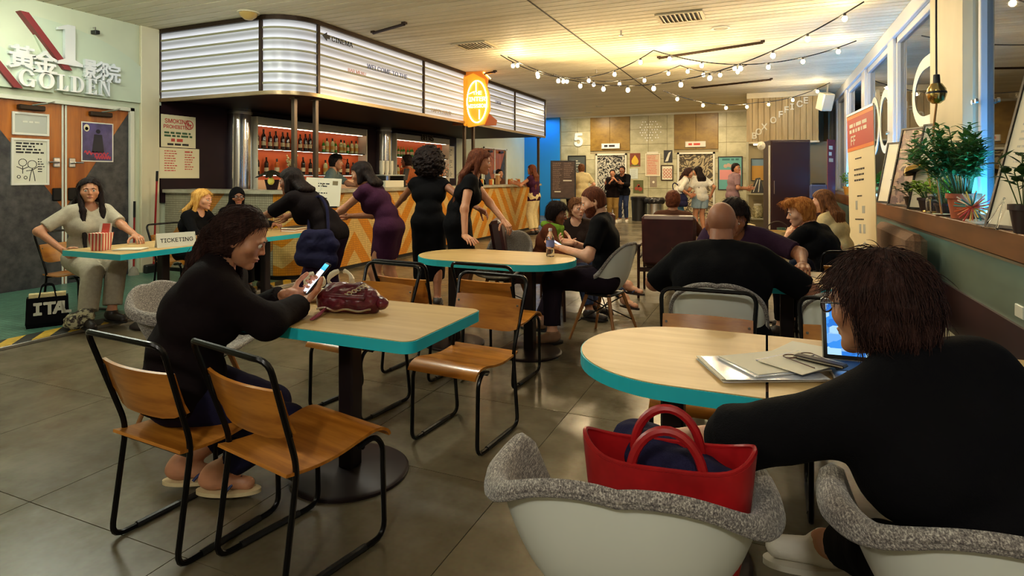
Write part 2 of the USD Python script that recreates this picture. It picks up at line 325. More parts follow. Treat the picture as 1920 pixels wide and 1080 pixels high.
hall_doors(1, D1, LX); hall_doors(2, D2, LX)

# right wall: panelling, sill, columns, windows
m_panel = mat('sage_panel', srgb(112, 126, 112), .38, col2=srgb(92, 104, 92), vs=(1, .6, 2), world_=True, bump=.03)
m_maroon = mat('maroon_band', srgb(56, 30, 34), .45, col2=srgb(44, 24, 28), vs=(3, 1, 3), world_=True)
m_sillw = mat('sill_timber', srgb(122, 78, 46), .35, col2=srgb(92, 56, 30), vs=(8, 1.2, 8), world_=True)
wr = struct('wall_right', cat([box(1.45, RX + .35, BY, FY, 0, .86), box(RX, RX + .3, BY, FY, 3.34, CEIL)]), m_panel)
part(wr, 'maroon_band', box(1.43, 1.45, BY, FY, .06, .45), m_maroon)
struct('baseboard_right', box(1.36, 1.45, BY, FY, 0, .07, .006), m_cream)
ws = struct('trim_1', box(1.36, RX + .3, BY, FY, .87, 1.04, .006), m_sillw)
part(ws, 'power_socket', box(1.437, 1.452, 4.55, 4.68, .5, .58, .004), m_white)
m_frame = mat('window_frame_paint', srgb(200, 208, 218), .4)
m_glass = rawmat('window_glass', {'t': ('transparent_bsdf', dict(color=(.5, .55, .55))), 'g': ('glossy_bsdf', dict(color=(.9, .9, .9), roughness=.02)), 'f': ('fresnel', dict(IOR=1.7)), 'x': ('mix_closure', {})},
                 [('f.fac', 'x.fac'), ('t.BSDF', 'x.closure1'), ('g.BSDF', 'x.closure2')], 'x.closure')
cols = [(6.35, 7.62), (BY, .5), (18.9, FY)]
bays = [(.5, 3.0), (3.2, 4.75), (4.95, 6.25), (7.72, 9.75), (10.15, 12.35), (12.75, 15.0), (15.4, 17.0), (17.3, 18.8)]
part(wr, 'column', hull([(1.6 + dx, y + dy, z) for z in (1.04, CEIL) for dx, y, dy in ((.06, 6.35, 0), (0, 6.35, .06), (0, 7.6, -.06), (.06, 7.6, 0), (.3, 6.35, 0), (.3, 7.6, 0))]), m_cream)
part(wr, 'column', box(1.6, RX + .3, BY, .5, 1.04, CEIL), m_cream); part(wr, 'column', box(1.6, RX + .3, 18.8, FY, 1.04, CEIL), m_cream)
edges = sorted([b for b in bays]); prev = None
for k, (a, b) in enumerate(bays):
    w = struct('window_%d' % (k + 1), cat([box(RX, RX + .1, a, a + .07, 1.04, 3.34, .006), box(RX, RX + .1, b - .07, b, 1.04, 3.34, .006), box(RX, RX + .1, a, b, 3.24, 3.34, .006), box(RX, RX + .1, a, b, 1.04, 1.1, .006)]), m_frame)
    part(w, 'window_pane', box(RX + .045, RX + .055, a + .07, b - .07, 1.1, 3.24), m_glass)
    nxt = bays[k + 1][0] if k + 1 < len(bays) else None
    if nxt and nxt - b < .9: part(wr, 'mullion', box(RX - .04, RX + .2, b, nxt, 1.04, 3.34, .01), m_frame)
part(wr, 'header_beam', box(RX - .06, RX, BY, FY, 3.32, CEIL, .01), m_frame)
for k, y in enumerate((6.29, 6.2, 10.0, 10.1)):
    part(wr, 'bolt', xf(lathe([(0, 0), (.022, 0), (.022, .02), (0, .02)], 10), (RX - .02 - .03 * (k > 1), y - .02, 2.02), (0, -90, 0)), m_steel)
# vinyl letters on the panes, meant to be read from outside
m_vin = mat('white_vinyl', srgb(232, 230, 214), .5)
def ring(cx, cy, rx, ry, w):
    o = sa.scale(sg.Point(0, 0).buffer(1, 24), rx, ry); i = sa.scale(sg.Point(0, 0).buffer(1, 24), rx - w, ry - w); return sa.translate(o.difference(i), cx, cy)
def dshape(x, z0, z1, w, t):
    o = unary_union([sg.box(x, z0, x + w * .35, z1), sa.translate(sa.scale(sg.Point(0, 0).buffer(1, 24), w * .65, (z1 - z0) / 2), x + w * .35, (z0 + z1) / 2)]).intersection(sg.box(x, z0, x + w, z1))
    i = unary_union([sg.box(x + t, z0 + t, x + w * .35, z1 - t), sa.translate(sa.scale(sg.Point(0, 0).buffer(1, 24), w * .65 - t, (z1 - z0) / 2 - t), x + w * .35, (z0 + z1) / 2)]).intersection(sg.box(x + t, z0, x + w, z1)); return o.difference(i)
def on_pane(p): return frame(extr(p, .004), (RX + .042, 0, 0), (0, 1, 0), (0, 0, 1), (-1, 0, 0))
dm = thing('window_letter', 'big white outline letter D on the window pane beside the white column', 'window lettering')
part(dm, 'letter', on_pane(dshape(7.9, 1.95, 2.78, 1.05, .14)), m_vin, smooth=False)
for cy, lab in ((10.85, 'white letter O ring on the window pane, nearer of the two rings'), (11.85, 'white letter O ring on the window pane, farther of the two rings')):
    d = thing('window_letter', lab, 'window lettering'); part(d, 'letter', on_pane(ring(cy, 2.25, .5, .5, .12)), m_vin, smooth=False)
# unseen blue source outside, placed to light the lower windows and sill
m_lbox = emat('blue_light_box', (.05, .42, 1.0), 1.5)
lb = thing('facade_light_box', 'unseen blue source placed outside low behind the windows to light them blue', 'light box')
part(lb, 'glowing_face', box(2.3, 2.32, .5, 18.8, .9, 1.75), m_lbox); part(lb, 'casing', box(2.32, 2.5, .4, 18.9, .85, 1.8, .01), m_frame)
ul = thing('under_sill_light', 'unseen pale green light under the sill edge, placed to light the panel below', 'light strip'); part(ul, 'glowing_diffuser', box(1.385, 1.4, 1.0, 18.0, .866, .87), emat('sill_glow', (.62, 1, .84), 5.)); part(ul, 'channel', cat([box(1.365, 1.41, 1.0, 18.0, .868, .872), box(1.365, 1.37, 1.0, 18.0, .85, .872)]), m_steel)  # strip out of view under the sill, placed to light the panel below
# blue led strip lighting the window frames from the sill
m_led = emat('blue_led', (.04, .42, 1.0), LED)
for k, (a, b) in enumerate(((4.95, 6.3), (7.7, 9.7), (10.2, 12.3), (12.8, 15.0))):
    l = thing('led_strip', ('blue light strip on the sill behind the big leafy plant', 'blue light strip on the sill behind the leaning picture frames', 'blue light strip on the sill behind the roll-up banner', 'blue light strip on the sill by the small orange pot')[k], 'light strip')
    part(l, 'glowing_diffuser', box(1.6, 1.62, a, b, 1.046, 1.052), m_led); part(l, 'channel', cat([box(1.57, 1.63, a, b, 1.04, 1.046), box(1.57, 1.575, a, b, 1.04, 1.085)]), m_frame)
# ================================================================ HALL SIGN
m_chrome = mat('chrome', (.86, .86, .88), .12, 1.)
m_plaque = mat('sign_plaque', srgb(196, 206, 184), .5)
m_red = mat('sign_red', srgb(128, 40, 44), .45)
def hall_sign(dy=0., x=LX):
    t = thing('hall_sign', 'pale plaque reading 1 GOLDEN with chrome Chinese characters above the near orange hall doors', 'sign')
    arc = [(4.18 + 1.75 * sin(a), 2.42 + .9 * cos(a)) for a in np.linspace(0, PI / 2, 14)]
    part(t, 'plaque', on_left(extr([(4.62, 2.42)] + [(3.9 if 0 else 4.2, 3.32)] + arc, .04), x), m_plaque)
    arc2 = [(3.55 + .95 * sin(a), 2.42 + .5 * cos(a)) for a in np.linspace(-.3, PI / 2, 12)]
    part(t, 'plaque', on_left(extr([(3.3, 2.42)] + arc2, .06), x), m_plaque)
    def bar(a, b, w): 
        a, b = arr(*a), arr(*b); return extr([a, a + (w, 0), b + (w, 0), b], .1)
    part(t, 'red_bar', on_left(bar((4.12, 3.33), (4.6, 2.72), .09), x), m_red); part(t, 'red_bar', on_left(bar((3.72, 2.85), (4.06, 2.42), .09), x), m_red)
    def let(p, u, v, h=None, d=.05): return on_left(xf(extr(p, d), (u, v, .06)), x)
    one = unary_union([sg.Polygon([(.12, .06), (.12, .42), (.04, .40), (.04, .43), (.15, .48), (.24, .48), (.24, .06)]), sg.box(.03, 0, .33, .03), sg.Polygon([(.03, .03), (.33, .03), (.24, .07), (.12, .07)])])
    part(t, 'numeral', let(sa.scale(one, 1.0, 1.05, origin=(0, 0)), 4.48, 2.78), mat('chrome_bright', (.88, .91, .95), .3, .45))
    # serif capitals
    def S(*b): return [sg.box(*q) for q in b]
    O = sa.scale(sg.Point(.1, .1).buffer(.1, 20), 1.0, 1.0).difference(sa.scale(sg.Point(.1, .1).buffer(.1, 20), .5, .8))
    L_ = {'O': O, 'G': unary_union([O.difference(sg.box(.11, .06, .3, .14)), sg.box(.15, .0, .19, .085), sg.box(.12, .075, .21, .092)]),
          'L': unary_union(S((.03, 0, .075, .2), (0, 0, .15, .014), (0, .186, .105, .2)) + [sg.Polygon([(.15, 0), (.15, .07), (.135, .07), (.1, .014)])]),
          'D': unary_union(S((.03, 0, .075, .2), (0, 0, .09, .014), (0, .186, .09, .2)) + [sg.Point(.085, .1).buffer(.1, 20).difference(sa.scale(sg.Point(.085, .1).buffer(.1, 20), .58, .84)).intersection(sg.box(.08, 0, .3, .2))]),
          'E': unary_union(S((.03, 0, .075, .2), (0, 0, .15, .014), (0, .186, .15, .2), (.07, .093, .12, .107), (.113, .07, .122, .13)) + [sg.Polygon([(.15, 0), (.15, .06), (.135, .06), (.1, .014)]), sg.Polygon([(.15, .2), (.15, .145), (.135, .145), (.1, .186)])]),
          'N': unary_union(S((.025, 0, .045, .2), (0, 0, .07, .014), (.14, 0, .16, .2), (.115, .186, .185, .2), (0, .186, .06, .2)) + [sg.Polygon([(.025, .2), (.08, .2), (.16, 0), (.145, 0)])])}
    u = 4.10
    for ch in 'GOLDEN':
        w = L_[ch].bounds[2] * .87; part(t, 'letter', let(sa.scale(L_[ch], .87, 1.0, origin=(0, 0)), u, 2.45), _M['chrome_bright']); u += w + .026
    for ch, u, v, h in (('黃', 3.98, 2.68, .21), ('金', 4.22, 2.66, .21), ('影', 4.8, 2.68, .19), ('院', 5.02, 2.67, .19)):
        try: g = glyphs(ch, h, 'Noto Sans CJK Regular.woff2', 2)
        except Exception: g = sg.box(0, 0, h, h)
        part(t, 'character', let(g, u, v), _M['chrome_bright'], smooth=False)
    return t
hall_sign()
def sensor(loc, label): 
    t = thing('smoke_detector', label, 'detector', loc); part(t, 'housing', lathe([(0, 0), (.06, 0), (.055, -.03), (.03, -.045), (0, -.05)], 16), m_cream); part(t, 'base_plate', lathe([(0, .0), (.075, 0), (.075, -.01), (0, -.01)], 16), m_cream)
t = thing('wall_camera', 'small dark security camera fixed high on the wall above the sign numeral', 'camera', (LX, 5.0, 3.28)); part(t, 'body', box(0, .1, -.03, .03, -.03, .02, .006), mat('black_plastic', srgb(24, 23, 23), .4)); part(t, 'bracket', tube([(0, 0, .06), (.05, 0, .06), (.05, 0, .01)], .008, 6), m_steel)
m_black = _M['black_plastic']
t = thing('exit_lamp_dome', 'tan dome shaped smoke detector under the ceiling by the marquee corner', 'detector', (-6.2, 5.75, CEIL)); part(t, 'dome', lathe([(0, -.1), (.05, -.09), (.1, -.05), (.12, 0), (0, 0)], 20), mat('tan_plastic', srgb(184, 152, 86), .4)); part(t, 'mount_ring', lathe([(0, 0), (.14, 0), (.14, -.012), (0, -.012)], 20), m_cream)

# notices
m_paper = mat('notice_paper', srgb(226, 214, 178), .6); m_ink = mat('ink_black', srgb(34, 30, 30), .6); m_inkred = mat('ink_red', srgb(196, 70, 58), .6); m_frameW = mat('white_picture_frame', srgb(220, 216, 204), .45)
def flat_print(t, polys, depth, onto, off):
    for nm, p, m in polys: part(t, nm, onto(xf(extr(p, depth), (0, 0, off))), m, smooth=False)
def L(x): return lambda m: on_left(m, x)
t = thing('no_smoking_notice', 'cream SMOKING PROHIBITED notice with red no-smoking symbol on the dark wall', 'notice'); x = LX + .03
y0, y1, z0, z1 = 5.93, 6.5, 1.82, 2.3
part(t, 'sheet', on_left(extr(sg.box(y0, z0, y1, z1), .004), x), m_paper)
flat_print(t, [('red_lettering', unary_union([sa.translate(glyphs('SMOKING', .06, stroke=2), y0 + .05, z1 - .12), sa.translate(glyphs('PROHIBITED', .052, stroke=2), y0 + .03, z1 - .2)]), m_inkred),
    ('no_smoking_symbol', unary_union([ring(y1 - .11, z1 - .13, .07, .07, .014), sa.rotate(sg.box(y1 - .17, z1 - .136, y1 - .05, z1 - .124), -45), sg.box(y1 - .15, z1 - .14, y1 - .07, z1 - .12)]), m_inkred),
    ('green_lettering', lines_of_text(y0 + .05, z1 - .25, .46, 2, .03, .045, 3, .05), mat('ink_green', srgb(60, 92, 60), .6)),
    ('red_characters', lines_of_text(y0 + .16, z1 - .35, .24, 1, .045, .05, 4, .05), m_inkred), ('black_characters', lines_of_text(y0 + .1, z1 - .42, .36, 1, .03, .05, 5, .05), m_ink)], .001, L(x), .004)
t = thing('printed_notice', 'cream two-column notice in red print below the no-smoking notice', 'notice')
part(t, 'sheet', on_left(extr(sg.box(5.9, 1.36, 6.56, 1.81), .005), x + .002), m_paper)
flat_print(t, [('red_lettering', unary_union([lines_of_text(5.98, 1.77, .22, 9, .014, .036, 7), lines_of_text(6.31, 1.77, .15, 1, .022, .04, 8), lines_of_text(6.31, 1.72, .17, 7, .014, .036, 9)]), m_inkred)], .001, L(x + .002), .005)
def framed(name, lab, catg, ya, yb, za, zb, x, mf, mp, fw_=.025):
    t = thing(name, lab, catg)
    part(t, 'frame', on_left(extr(sg.box(ya, za, yb, zb).difference(sg.box(ya + fw_, za + fw_, yb - fw_, zb - fw_)), .02), x), mf); part(t, 'sheet', on_left(extr(sg.box(ya + fw_, za + fw_, yb - fw_, zb - fw_), .008), x), mp); return t
m_sheet = mat('grey_white_sheet', srgb(176, 178, 170), .3); m_card = mat('white_card', srgb(214, 210, 192), .5)
t = framed('wall_frame', 'white framed blank pale sheet, upper of two frames on the left orange door', 'picture frame', 4.09, 4.48, 1.88, 2.15, LX - .014, m_frameW, m_sheet)
flat_print(t, [('faint_lettering', lines_of_text(4.2, 2.05, .22, 1, .02, .03, 3), m_white)], .001, L(LX - .014), .008)
t = framed('wall_frame', 'white framed hand-drawn comic sheet, lower of two frames on the left orange door', 'picture frame', 4.08, 4.48, 1.28, 1.84, LX - .014, m_frameW, m_card)
sk = [lines_of_text(4.13, 1.79, .3, 4, .02, .036, 21), lines_of_text(4.36, 1.6, .08, 6, .012, .03, 22)]
for cx, cz, r in ((4.2, 1.55, .045), (4.3, 1.53, .05), (4.16, 1.38, .02), (4.23, 1.37, .02)): sk.append(ring(cx, cz, r, r, .007))
for p in ([(4.2, 1.5), (4.2, 1.42)], [(4.3, 1.48), (4.28, 1.4), (4.27, 1.33)], [(4.3, 1.48), (4.32, 1.4), (4.33, 1.33)], [(4.14, 1.5), (4.2, 1.47), (4.26, 1.5)], [(4.24, 1.45), (4.3, 1.46), (4.36, 1.5)]): sk.append(sg.LineString(p).buffer(.004))
flat_print(t, [('drawing_lines', unary_union(sk), m_ink)], .001, L(LX - .014), .008)
m_pp = mat('film_poster_purple', srgb(70, 58, 120), .35, col2=srgb(24, 22, 52), vs=(3, 4, 3), world_=True)
t = thing('film_poster', 'purple film poster with a standing figure and red script on the right orange door', 'poster')
part(t, 'sheet', on_left(extr(sg.box(4.86, 1.58, 5.27, 2.1), .004), LX - .014), m_frameW); part(t, 'print', on_left(extr(sg.box(4.875, 1.595, 5.255, 2.085), .002), LX - .01), m_pp)
fig = unary_union([sg.Point(5.07, 1.98).buffer(.028), sg.Polygon([(5.02, 1.94), (5.12, 1.94), (5.15, 1.7), (4.99, 1.7)])])
flat_print(t, [('round_portrait', sa.scale(sg.Point(4.925, 2.02).buffer(.04), .9, 1.2), m_paper), ('portrait_face', sg.Point(4.925, 2.01).buffer(.022), mat('poster_skin', srgb(150, 108, 82), .6)), ('figure', fig, mat('poster_navy', srgb(18, 16, 36), .5)),
    ('script_title', unary_union([sg.LineString([(4.9 + .3 * a, 1.7 + .02 * sin(a * 40) - .02 * a) for a in np.linspace(0, 1, 60)]).buffer(.008), sg.LineString([(5.03 + .2 * a, 1.64 + .02 * sin(a * 38)) for a in np.linspace(0, 1, 50)]).buffer(.008)]), mat('poster_crimson', srgb(176, 44, 66), .5))], .001, L(LX - .008), 0)

# ================================================================ BAR
MX, MY, MZ0, MZ1, R0 = -5.66, 5.93, 2.52, 3.46, .5
m_sign = rawmat('backlit_acrylic', {'e': ('emission', dict(color=(.88, .90, 1.0), strength=MARQ)), 'd': ('principled_bsdf', dict(base_color=(.28, .28, .28), roughness=.3)),
     'g': ('geometry', {}), 's': ('separate_xyz', {}), 'k': ('math', dict(math_type='multiply', value2=6.2832 / .147)), 'sn': ('math', dict(math_type='cosine')), 'r': ('map_range', dict(from_min=-1, from_max=1, to_min=.26, to_max=1.)), 'mu': ('math', dict(math_type='multiply', value2=MARQ)), 'a': ('add_closure', {})},
     [('g.position', 's.vector'), ('s.z', 'k.value1'), ('k.value', 'sn.value1'), ('sn.value', 'r.value'), ('r.result', 'mu.value1'), ('mu.value', 'e.strength'), ('e.emission', 'a.closure1'), ('d.BSDF', 'a.closure2')], 'a.closure')
m_track = mat('letter_track', srgb(150, 147, 116), .5)
m_bronze = mat('dark_bronze', srgb(58, 44, 34), .35, .7)
mq = thing('bar_marquee', 'long backlit white letterboard marquee with rounded corner above the bar', 'marquee sign')
def path(r=0.): # footprint line of the marquee face, pushed out by r
    P = [(LX, MY - r), (MX - R0, MY - r)] + [(MX - R0 + (R0 + r) * sin(a), MY + R0 - (R0 + r) * cos(a)) for a in np.linspace(0, PI / 2, 13)][1:] + [(MX + r, 15.5)]
    return np.array(P)
def strip(P, z0, z1, th=.012):
    P = np.asarray(P); n = np.gradient(P, axis=0); n /= np.linalg.norm(n, axis=1, keepdims=True); nn = np.stack([n[:, 1], -n[:, 0]], 1)
    Q = np.vstack([P + nn * 0, (P - nn * th)[::-1]]); return xf(extr(sg.Polygon(Q), z1 - z0), (0, 0, z0))
ysplit = [MY + R0, 9.15, 11.25, 13.35, 15.5]
part(mq, 'lit_panel', strip([(LX + .01, MY), (MX - R0, MY)], MZ0, MZ1), m_sign, smooth=False)
part(mq, 'lit_panel', strip(path()[1:-1], MZ0, MZ1), m_sign, smooth=40)
for a, b in zip(ysplit, ysplit[1:]): part(mq, 'lit_panel', strip([(MX, a + .008), (MX, b - .008)], MZ0, MZ1), m_sign, smooth=False)
for k in range(6):
    z = MZ0 + .1 + .147 * k
    part(mq, 'letter_track', strip(path(.012), z - .008, z + .018, .012), m_track, smooth=40)
part(mq, 'top_trim', strip(path(.04), MZ1, CEIL, .06), m_bronze, smooth=40); part(mq, 'bottom_trim', strip(path(.03), MZ0 - .05, MZ0, .05), mat('brushed_trim', srgb(150, 130, 100), .35, .8), smooth=40)
for p in [(LX + .02, MY), (MX - R0, MY - .01), (MX + .01, MY + R0)] + [(MX + .01, y) for y in ysplit[1:]]:
    part(mq, 'divider_post', box(p[0] - .022, p[0] + .022, p[1] - .022, p[1] + .022, MZ0, MZ1, .004), m_bronze)
part(mq, 'end_panel', box(-8.1, MX, 15.47, 15.5, MZ0, MZ1), m_sign)
part(mq, 'soffit', extr(sg.Polygon(list(path(-.03)) + [(LX, 15.5)]), .03).apply_translation((0, 0, MZ0 - .02)), m_dark)
def on_marq(p, y, z, d=.006): return frame(xf(extr(p, d), (y, z, 0)), (MX + .014, 0, 0), (0, 1, 0), (0, 0, 1))
arrow = sg.Polygon([(0, .05), (.09, .11), (.09, .075), (.15, .075), (.15, .025), (.09, .025), (.09, -.01)])
part(mq, 'arrow', on_marq(arrow, MY + R0 + .08, MZ1 - .17), m_ink, smooth=False)
for txt, y, z, h, m in (('CINEMA', MY + R0 + .26, MZ1 - .16, .07, m_ink), ('WELCOME TO THE', 7.5, 3.05, .075, mat('ink_blue', srgb(96, 104, 140), .5)), ('BAR MENU', 7.05, 2.93, .05, mat('ink_orange', srgb(226, 168, 150), .5)), ('HAPPY HOUR', 9.4, 2.58, .07, mat('ink_tan', srgb(170, 150, 130), .5)), ('OPEN', 12.2, 3.05, .07, _M['ink_blue'])):
    part(mq, 'letters', on_marq(sa.scale(glyphs(txt, h), 1.2, 1, origin=(0, 0)), y, z), m, smooth=False)
# support poles
m_pole = mat('pole_paint', srgb(84, 70, 58), .35, .6)
for k, (y, x, lab) in enumerate(((6.3, -5.95, 'square dark metal post under the marquee corner, left of the pair'), (6.55, -5.8, 'square dark metal post under the marquee corner, right of the pair'), (10.85, -5.72, 'square metal post under the yellow neon sign, left of the pair'), (11.25, -5.72, 'square metal post under the yellow neon sign, right of the pair'), (15.25, -5.75, 'metal post at the far end of the bar'))):
    t = thing('support_post', lab, 'post', (x, y, 0)); part(t, 'shaft', box(-.03, .03, -.03, .03, 1.21, 2.47, .005), m_pole); part(t, 'foot_plate', box(-.055, .055, -.055, .055, 1.205, 1.22, .003), m_pole); part(t, 'head_plate', box(-.055, .055, -.055, .055, 2.45, 2.47, .003), m_pole)
# counter with chevron mosaic
m_chev = rawmat('chevron_mosaic', {
    'g': ('geometry', {}), 's': ('separate_xyz', {}), 'o': ('math', dict(math_type='add', value2=-7.3)), 'pp': ('math', dict(math_type='pingpong', value2=1.25)), 'k': ('math', dict(math_type='multiply', value2=1.22)),
    'a': ('math', dict(math_type='add')), 'd': ('math', dict(math_type='multiply', value2=1 / .56)), 'f': ('math', dict(math_type='fraction')), 'gt': ('math', dict(math_type='greater_than', value2=.5)),
    'c': ('mix', dict(color1=srgb(214, 178, 108), color2=srgb(206, 132, 28))), 'cx': ('combine_xyz', {}), 'xy': ('math', dict(math_type='add')), 'br': ('brick_texture', dict(scale=1., offset=0., brick_width=.032, row_height=.032, mortar_size=.0022, mortar_smooth=.1, color1=(1, 1, 1), color2=(.84, .84, .84), mortar=(.45, .4, .34))),
    'mm': ('mix', dict(mix_type='multiply', fac=1.)), 'b': ('bump', dict(strength=.35, distance=.003, invert=True)), 'p': ('principled_bsdf', dict(roughness=.3))},
    [('g.position', 's.vector'), ('s.y', 'o.value1'), ('o.value', 'pp.value1'), ('pp.value', 'k.value1'), ('k.value', 'a.value1'), ('s.z', 'a.value2'), ('a.value', 'd.value1'), ('d.value', 'f.value1'), ('f.value', 'gt.value1'), ('gt.value', 'c.fac'),
     ('s.x', 'xy.value1'), ('s.y', 'xy.value2'), ('xy.value', 'cx.x'), ('s.z', 'cx.y'), ('cx.vector', 'br.vector'), ('c.color', 'mm.color1'), ('br.color', 'mm.color2'), ('mm.color', 'p.base_color'), ('br.fac', 'b.height'), ('b.normal', 'p.normal')], 'p.BSDF')
m_gmos = rawmat('grey_mosaic', {
    'g': ('geometry', {}), 's': ('separate_xyz', {}), 'a': ('math', dict(math_type='subtract')), 'd': ('math', dict(math_type='multiply', value2=.62)), 'f': ('math', dict(math_type='fraction')), 'gt': ('math', dict(math_type='greater_than', value2=.72)),
    'c': ('mix', dict(color1=srgb(168, 160, 136), color2=srgb(196, 128, 52))), 'cx': ('combine_xyz', {}), 'br': ('brick_texture', dict(scale=1., offset=0., brick_width=.032, row_height=.032, mortar_size=.003, mortar_smooth=.1, color1=(1, 1, 1), color2=(.84, .84, .84), mortar=(.4, .36, .3))),
    'mm': ('mix', dict(mix_type='multiply', fac=1.)), 'b': ('bump', dict(strength=.35, distance=.003, invert=True)), 'p': ('principled_bsdf', dict(roughness=.3))},
    [('g.position', 's.vector'), ('s.x', 'a.value1'), ('s.z', 'a.value2'), ('a.value', 'd.value1'), ('d.value', 'f.value1'), ('f.value', 'gt.value1'), ('gt.value', 'c.fac'), ('s.x', 'cx.x'), ('s.z', 'cx.y'), ('cx.vector', 'br.vector'),
     ('c.color', 'mm.color1'), ('br.color', 'mm.color2'), ('mm.color', 'p.base_color'), ('br.fac', 'b.height'), ('b.normal', 'p.normal')], 'p.BSDF')
CX, CY, CZ = -5.72, 6.0, 1.2
def cpath(r=0., R=.4):
    return [(LX + .02, CY - r), (CX - R, CY - r)] + [(CX - R + (R + r) * sin(a), CY + R - (R + r) * cos(a)) for a in np.linspace(0, PI / 2, 9)][1:] + [(CX + r, 15.3)]
bc = thing('bar_counter', 'long bar counter faced with orange and cream chevron mosaic tiles', 'bar counter')
part(bc, 'front_panel', strip(cpath()[2:], .06, CZ - .05, .06), m_chev, 'orange and cream chevron mosaic front'); part(bc, 'side_panel', strip(cpath()[:3], .06, CZ - .05, .06), m_gmos, 'grey mosaic front with orange band')
part(bc, 'end_panel', box(-6.25, CX, 15.24, 15.3, .06, CZ - .05), m_chev); part(bc, 'plinth', strip(cpath(-.04), 0, .06, .06), m_black)
m_ctop = mat('counter_stone', srgb(186, 180, 160), .25, col2=srgb(160, 152, 130), vs=(5, 5, 5), world_=True)
part(bc, 'worktop', xf(extr(sg.Polygon(cpath(.05) + [(-6.3, 15.3), (-6.3, 6.55), (LX + .02, 6.55)]), .05), (0, 0, CZ - .05)), m_ctop)
# back bar
m_orange = mat('backbar_orange', srgb(206, 92, 42), .5)
bx = LX + .03
def niche(n, y0, y1, z0, z1, shelves, lab):
    t = thing('bottle_display', lab, 'shelf unit')
    part(t, 'back_panel', box(bx, bx + .02, y0, y1, z0 - .3, z1), m_orange)
    part(t, 'top_panel', box(bx, bx + .24, y0, y1, z1, z1 + .14, .004), m_sheet); part(t, 'side_panel', box(bx, bx + .24, y0 - .03, y0, z0 - .3, z1 + .14), m_white); part(t, 'side_panel', box(bx, bx + .24, y1, y1 + .03, z0 - .3, z1 + .14), m_white)
    for z in shelves: part(t, 'shelf', box(bx + .02, bx + .2, y0, y1, z - .02, z, .003), m_black)
    for z in list(shelves) + [z1]:
        part(t, 'light_strip', box(bx + .16, bx + .175, y0 + .05, y1 - .05, z - .028 if z != z1 else z1 - .012, z - .02 if z != z1 else z1 - .002), emat('shelf_led', (1, .66, .42), 9.))
    part(t, 'splash_panel', box(bx, bx + .03, y0, y1, 1.02, shelves[-1] - .1), mat('pale_splash', srgb(236, 196, 160), .4))
    return t
niche(1, 7.5, 10.45, 1.35, 2.26, (1.875, 1.43), 'orange backed bottle display shelves beside the first chrome column'); niche(2, 11.6, 14.05, 1.35, 2.26, (1.875, 1.41), 'orange backed bottle display shelves under the small letters, farther one')
t = thing('chrome_column', 'shiny half-round chrome column beside the dark bottles', 'column', (bx, 7.28, 0)); part(t, 'shaft', xf(lathe([(0, 1.0), (.2, 1.0), (.2, 2.5), (0, 2.5)], 32), (0.05, 0, 0)), m_chrome); part(t, 'collar', xf(lathe([(.2, 2.42), (.21, 2.42), (.21, 2.46), (.2, 2.46)], 32), (.05, 0, 0)), m_steel)
copy(t, 'shiny half-round chrome column between the two bottle displays', (bx, 11.3, 0))
part(thing('bar_lettering', 'small bronze letters BEERS over the farther bottle display', 'lettering'), 'letters', frame(xf(extr(glyphs('BEERS', .14, stroke=1), .02), (12.6, 2.3, 0)), (bx + .25, 0, 0), (0, 1, 0), (0, 0, 1)), m_bronze, smooth=False)
bk = thing('back_counter', 'dark back bar counter with cupboards below the bottle shelves', 'counter')
part(bk, 'carcass', box(LX + .03, -7.55, 7.2, 14.4, 0, .95), m_dark); part(bk, 'worktop', box(LX + .03, -7.5, 7.2, 14.4, .95, 1.0, .006), m_bronze)
for k in range(8): part(bk, 'cupboard_door', box(-7.55, -7.53, 7.23 + k * .89, 8.07 + k * .89, .08, .9, .004), m_bronze)
# bottles
def bottle_kind(name, lab, catg, prof, glass, labelm, capm, lz, loc, group):
    t = thing(name, lab, catg, loc, 0, group)
    part(t, 'body', lathe(prof, 14), glass); r = np.interp(lz[0], [p[1] for p in prof][1:-1], [p[0] for p in prof][1:-1]) + .0012
    part(t, 'label', lathe([(r - .002, lz[0]), (r, lz[0]), (r, lz[1]), (r - .002, lz[1])], 14), labelm)
    h = prof[-1][1]; part(t, 'cap', lathe([(0, h - .05), (prof[-2][0] + .002, h - .05), (prof[-2][0] + .002, h + .004), (0, h + .004)], 10), capm); return t
gl = lambda n, c: mat(n, c, .08, spec=.6, coat=.3)
g_dark, g_green, g_amber, g_clear = gl('bottle_dark', srgb(34, 18, 12)), gl('bottle_green', srgb(58, 150, 62)), gl('bottle_amber', srgb(190, 96, 26)), gl('bottle_pale', srgb(196, 206, 150))
wine = [(0, 0), (.037, 0), (.038, .01), (.038, .19), (.03, .225), (.015, .25), (.014, .31), (0, .31)]
spir = [(0, 0), (.04, 0), (.042, .012), (.042, .17), (.034, .2), (.016, .215), (.015, .27), (0, .27)]
beer = [(0, 0), (.03, 0), (.031, .008), (.031, .13), (.022, .165), (.013, .185), (.013, .23), (0, .23)]
m_lab1, m_lab2, m_lab3 = mat('label_cream', srgb(220, 206, 166), .6), mat('label_red', srgb(150, 48, 36), .6), mat('label_gold', srgb(196, 152, 60), .4)
SX = bx + .1; rg = random.Random(5)
kinds = {}
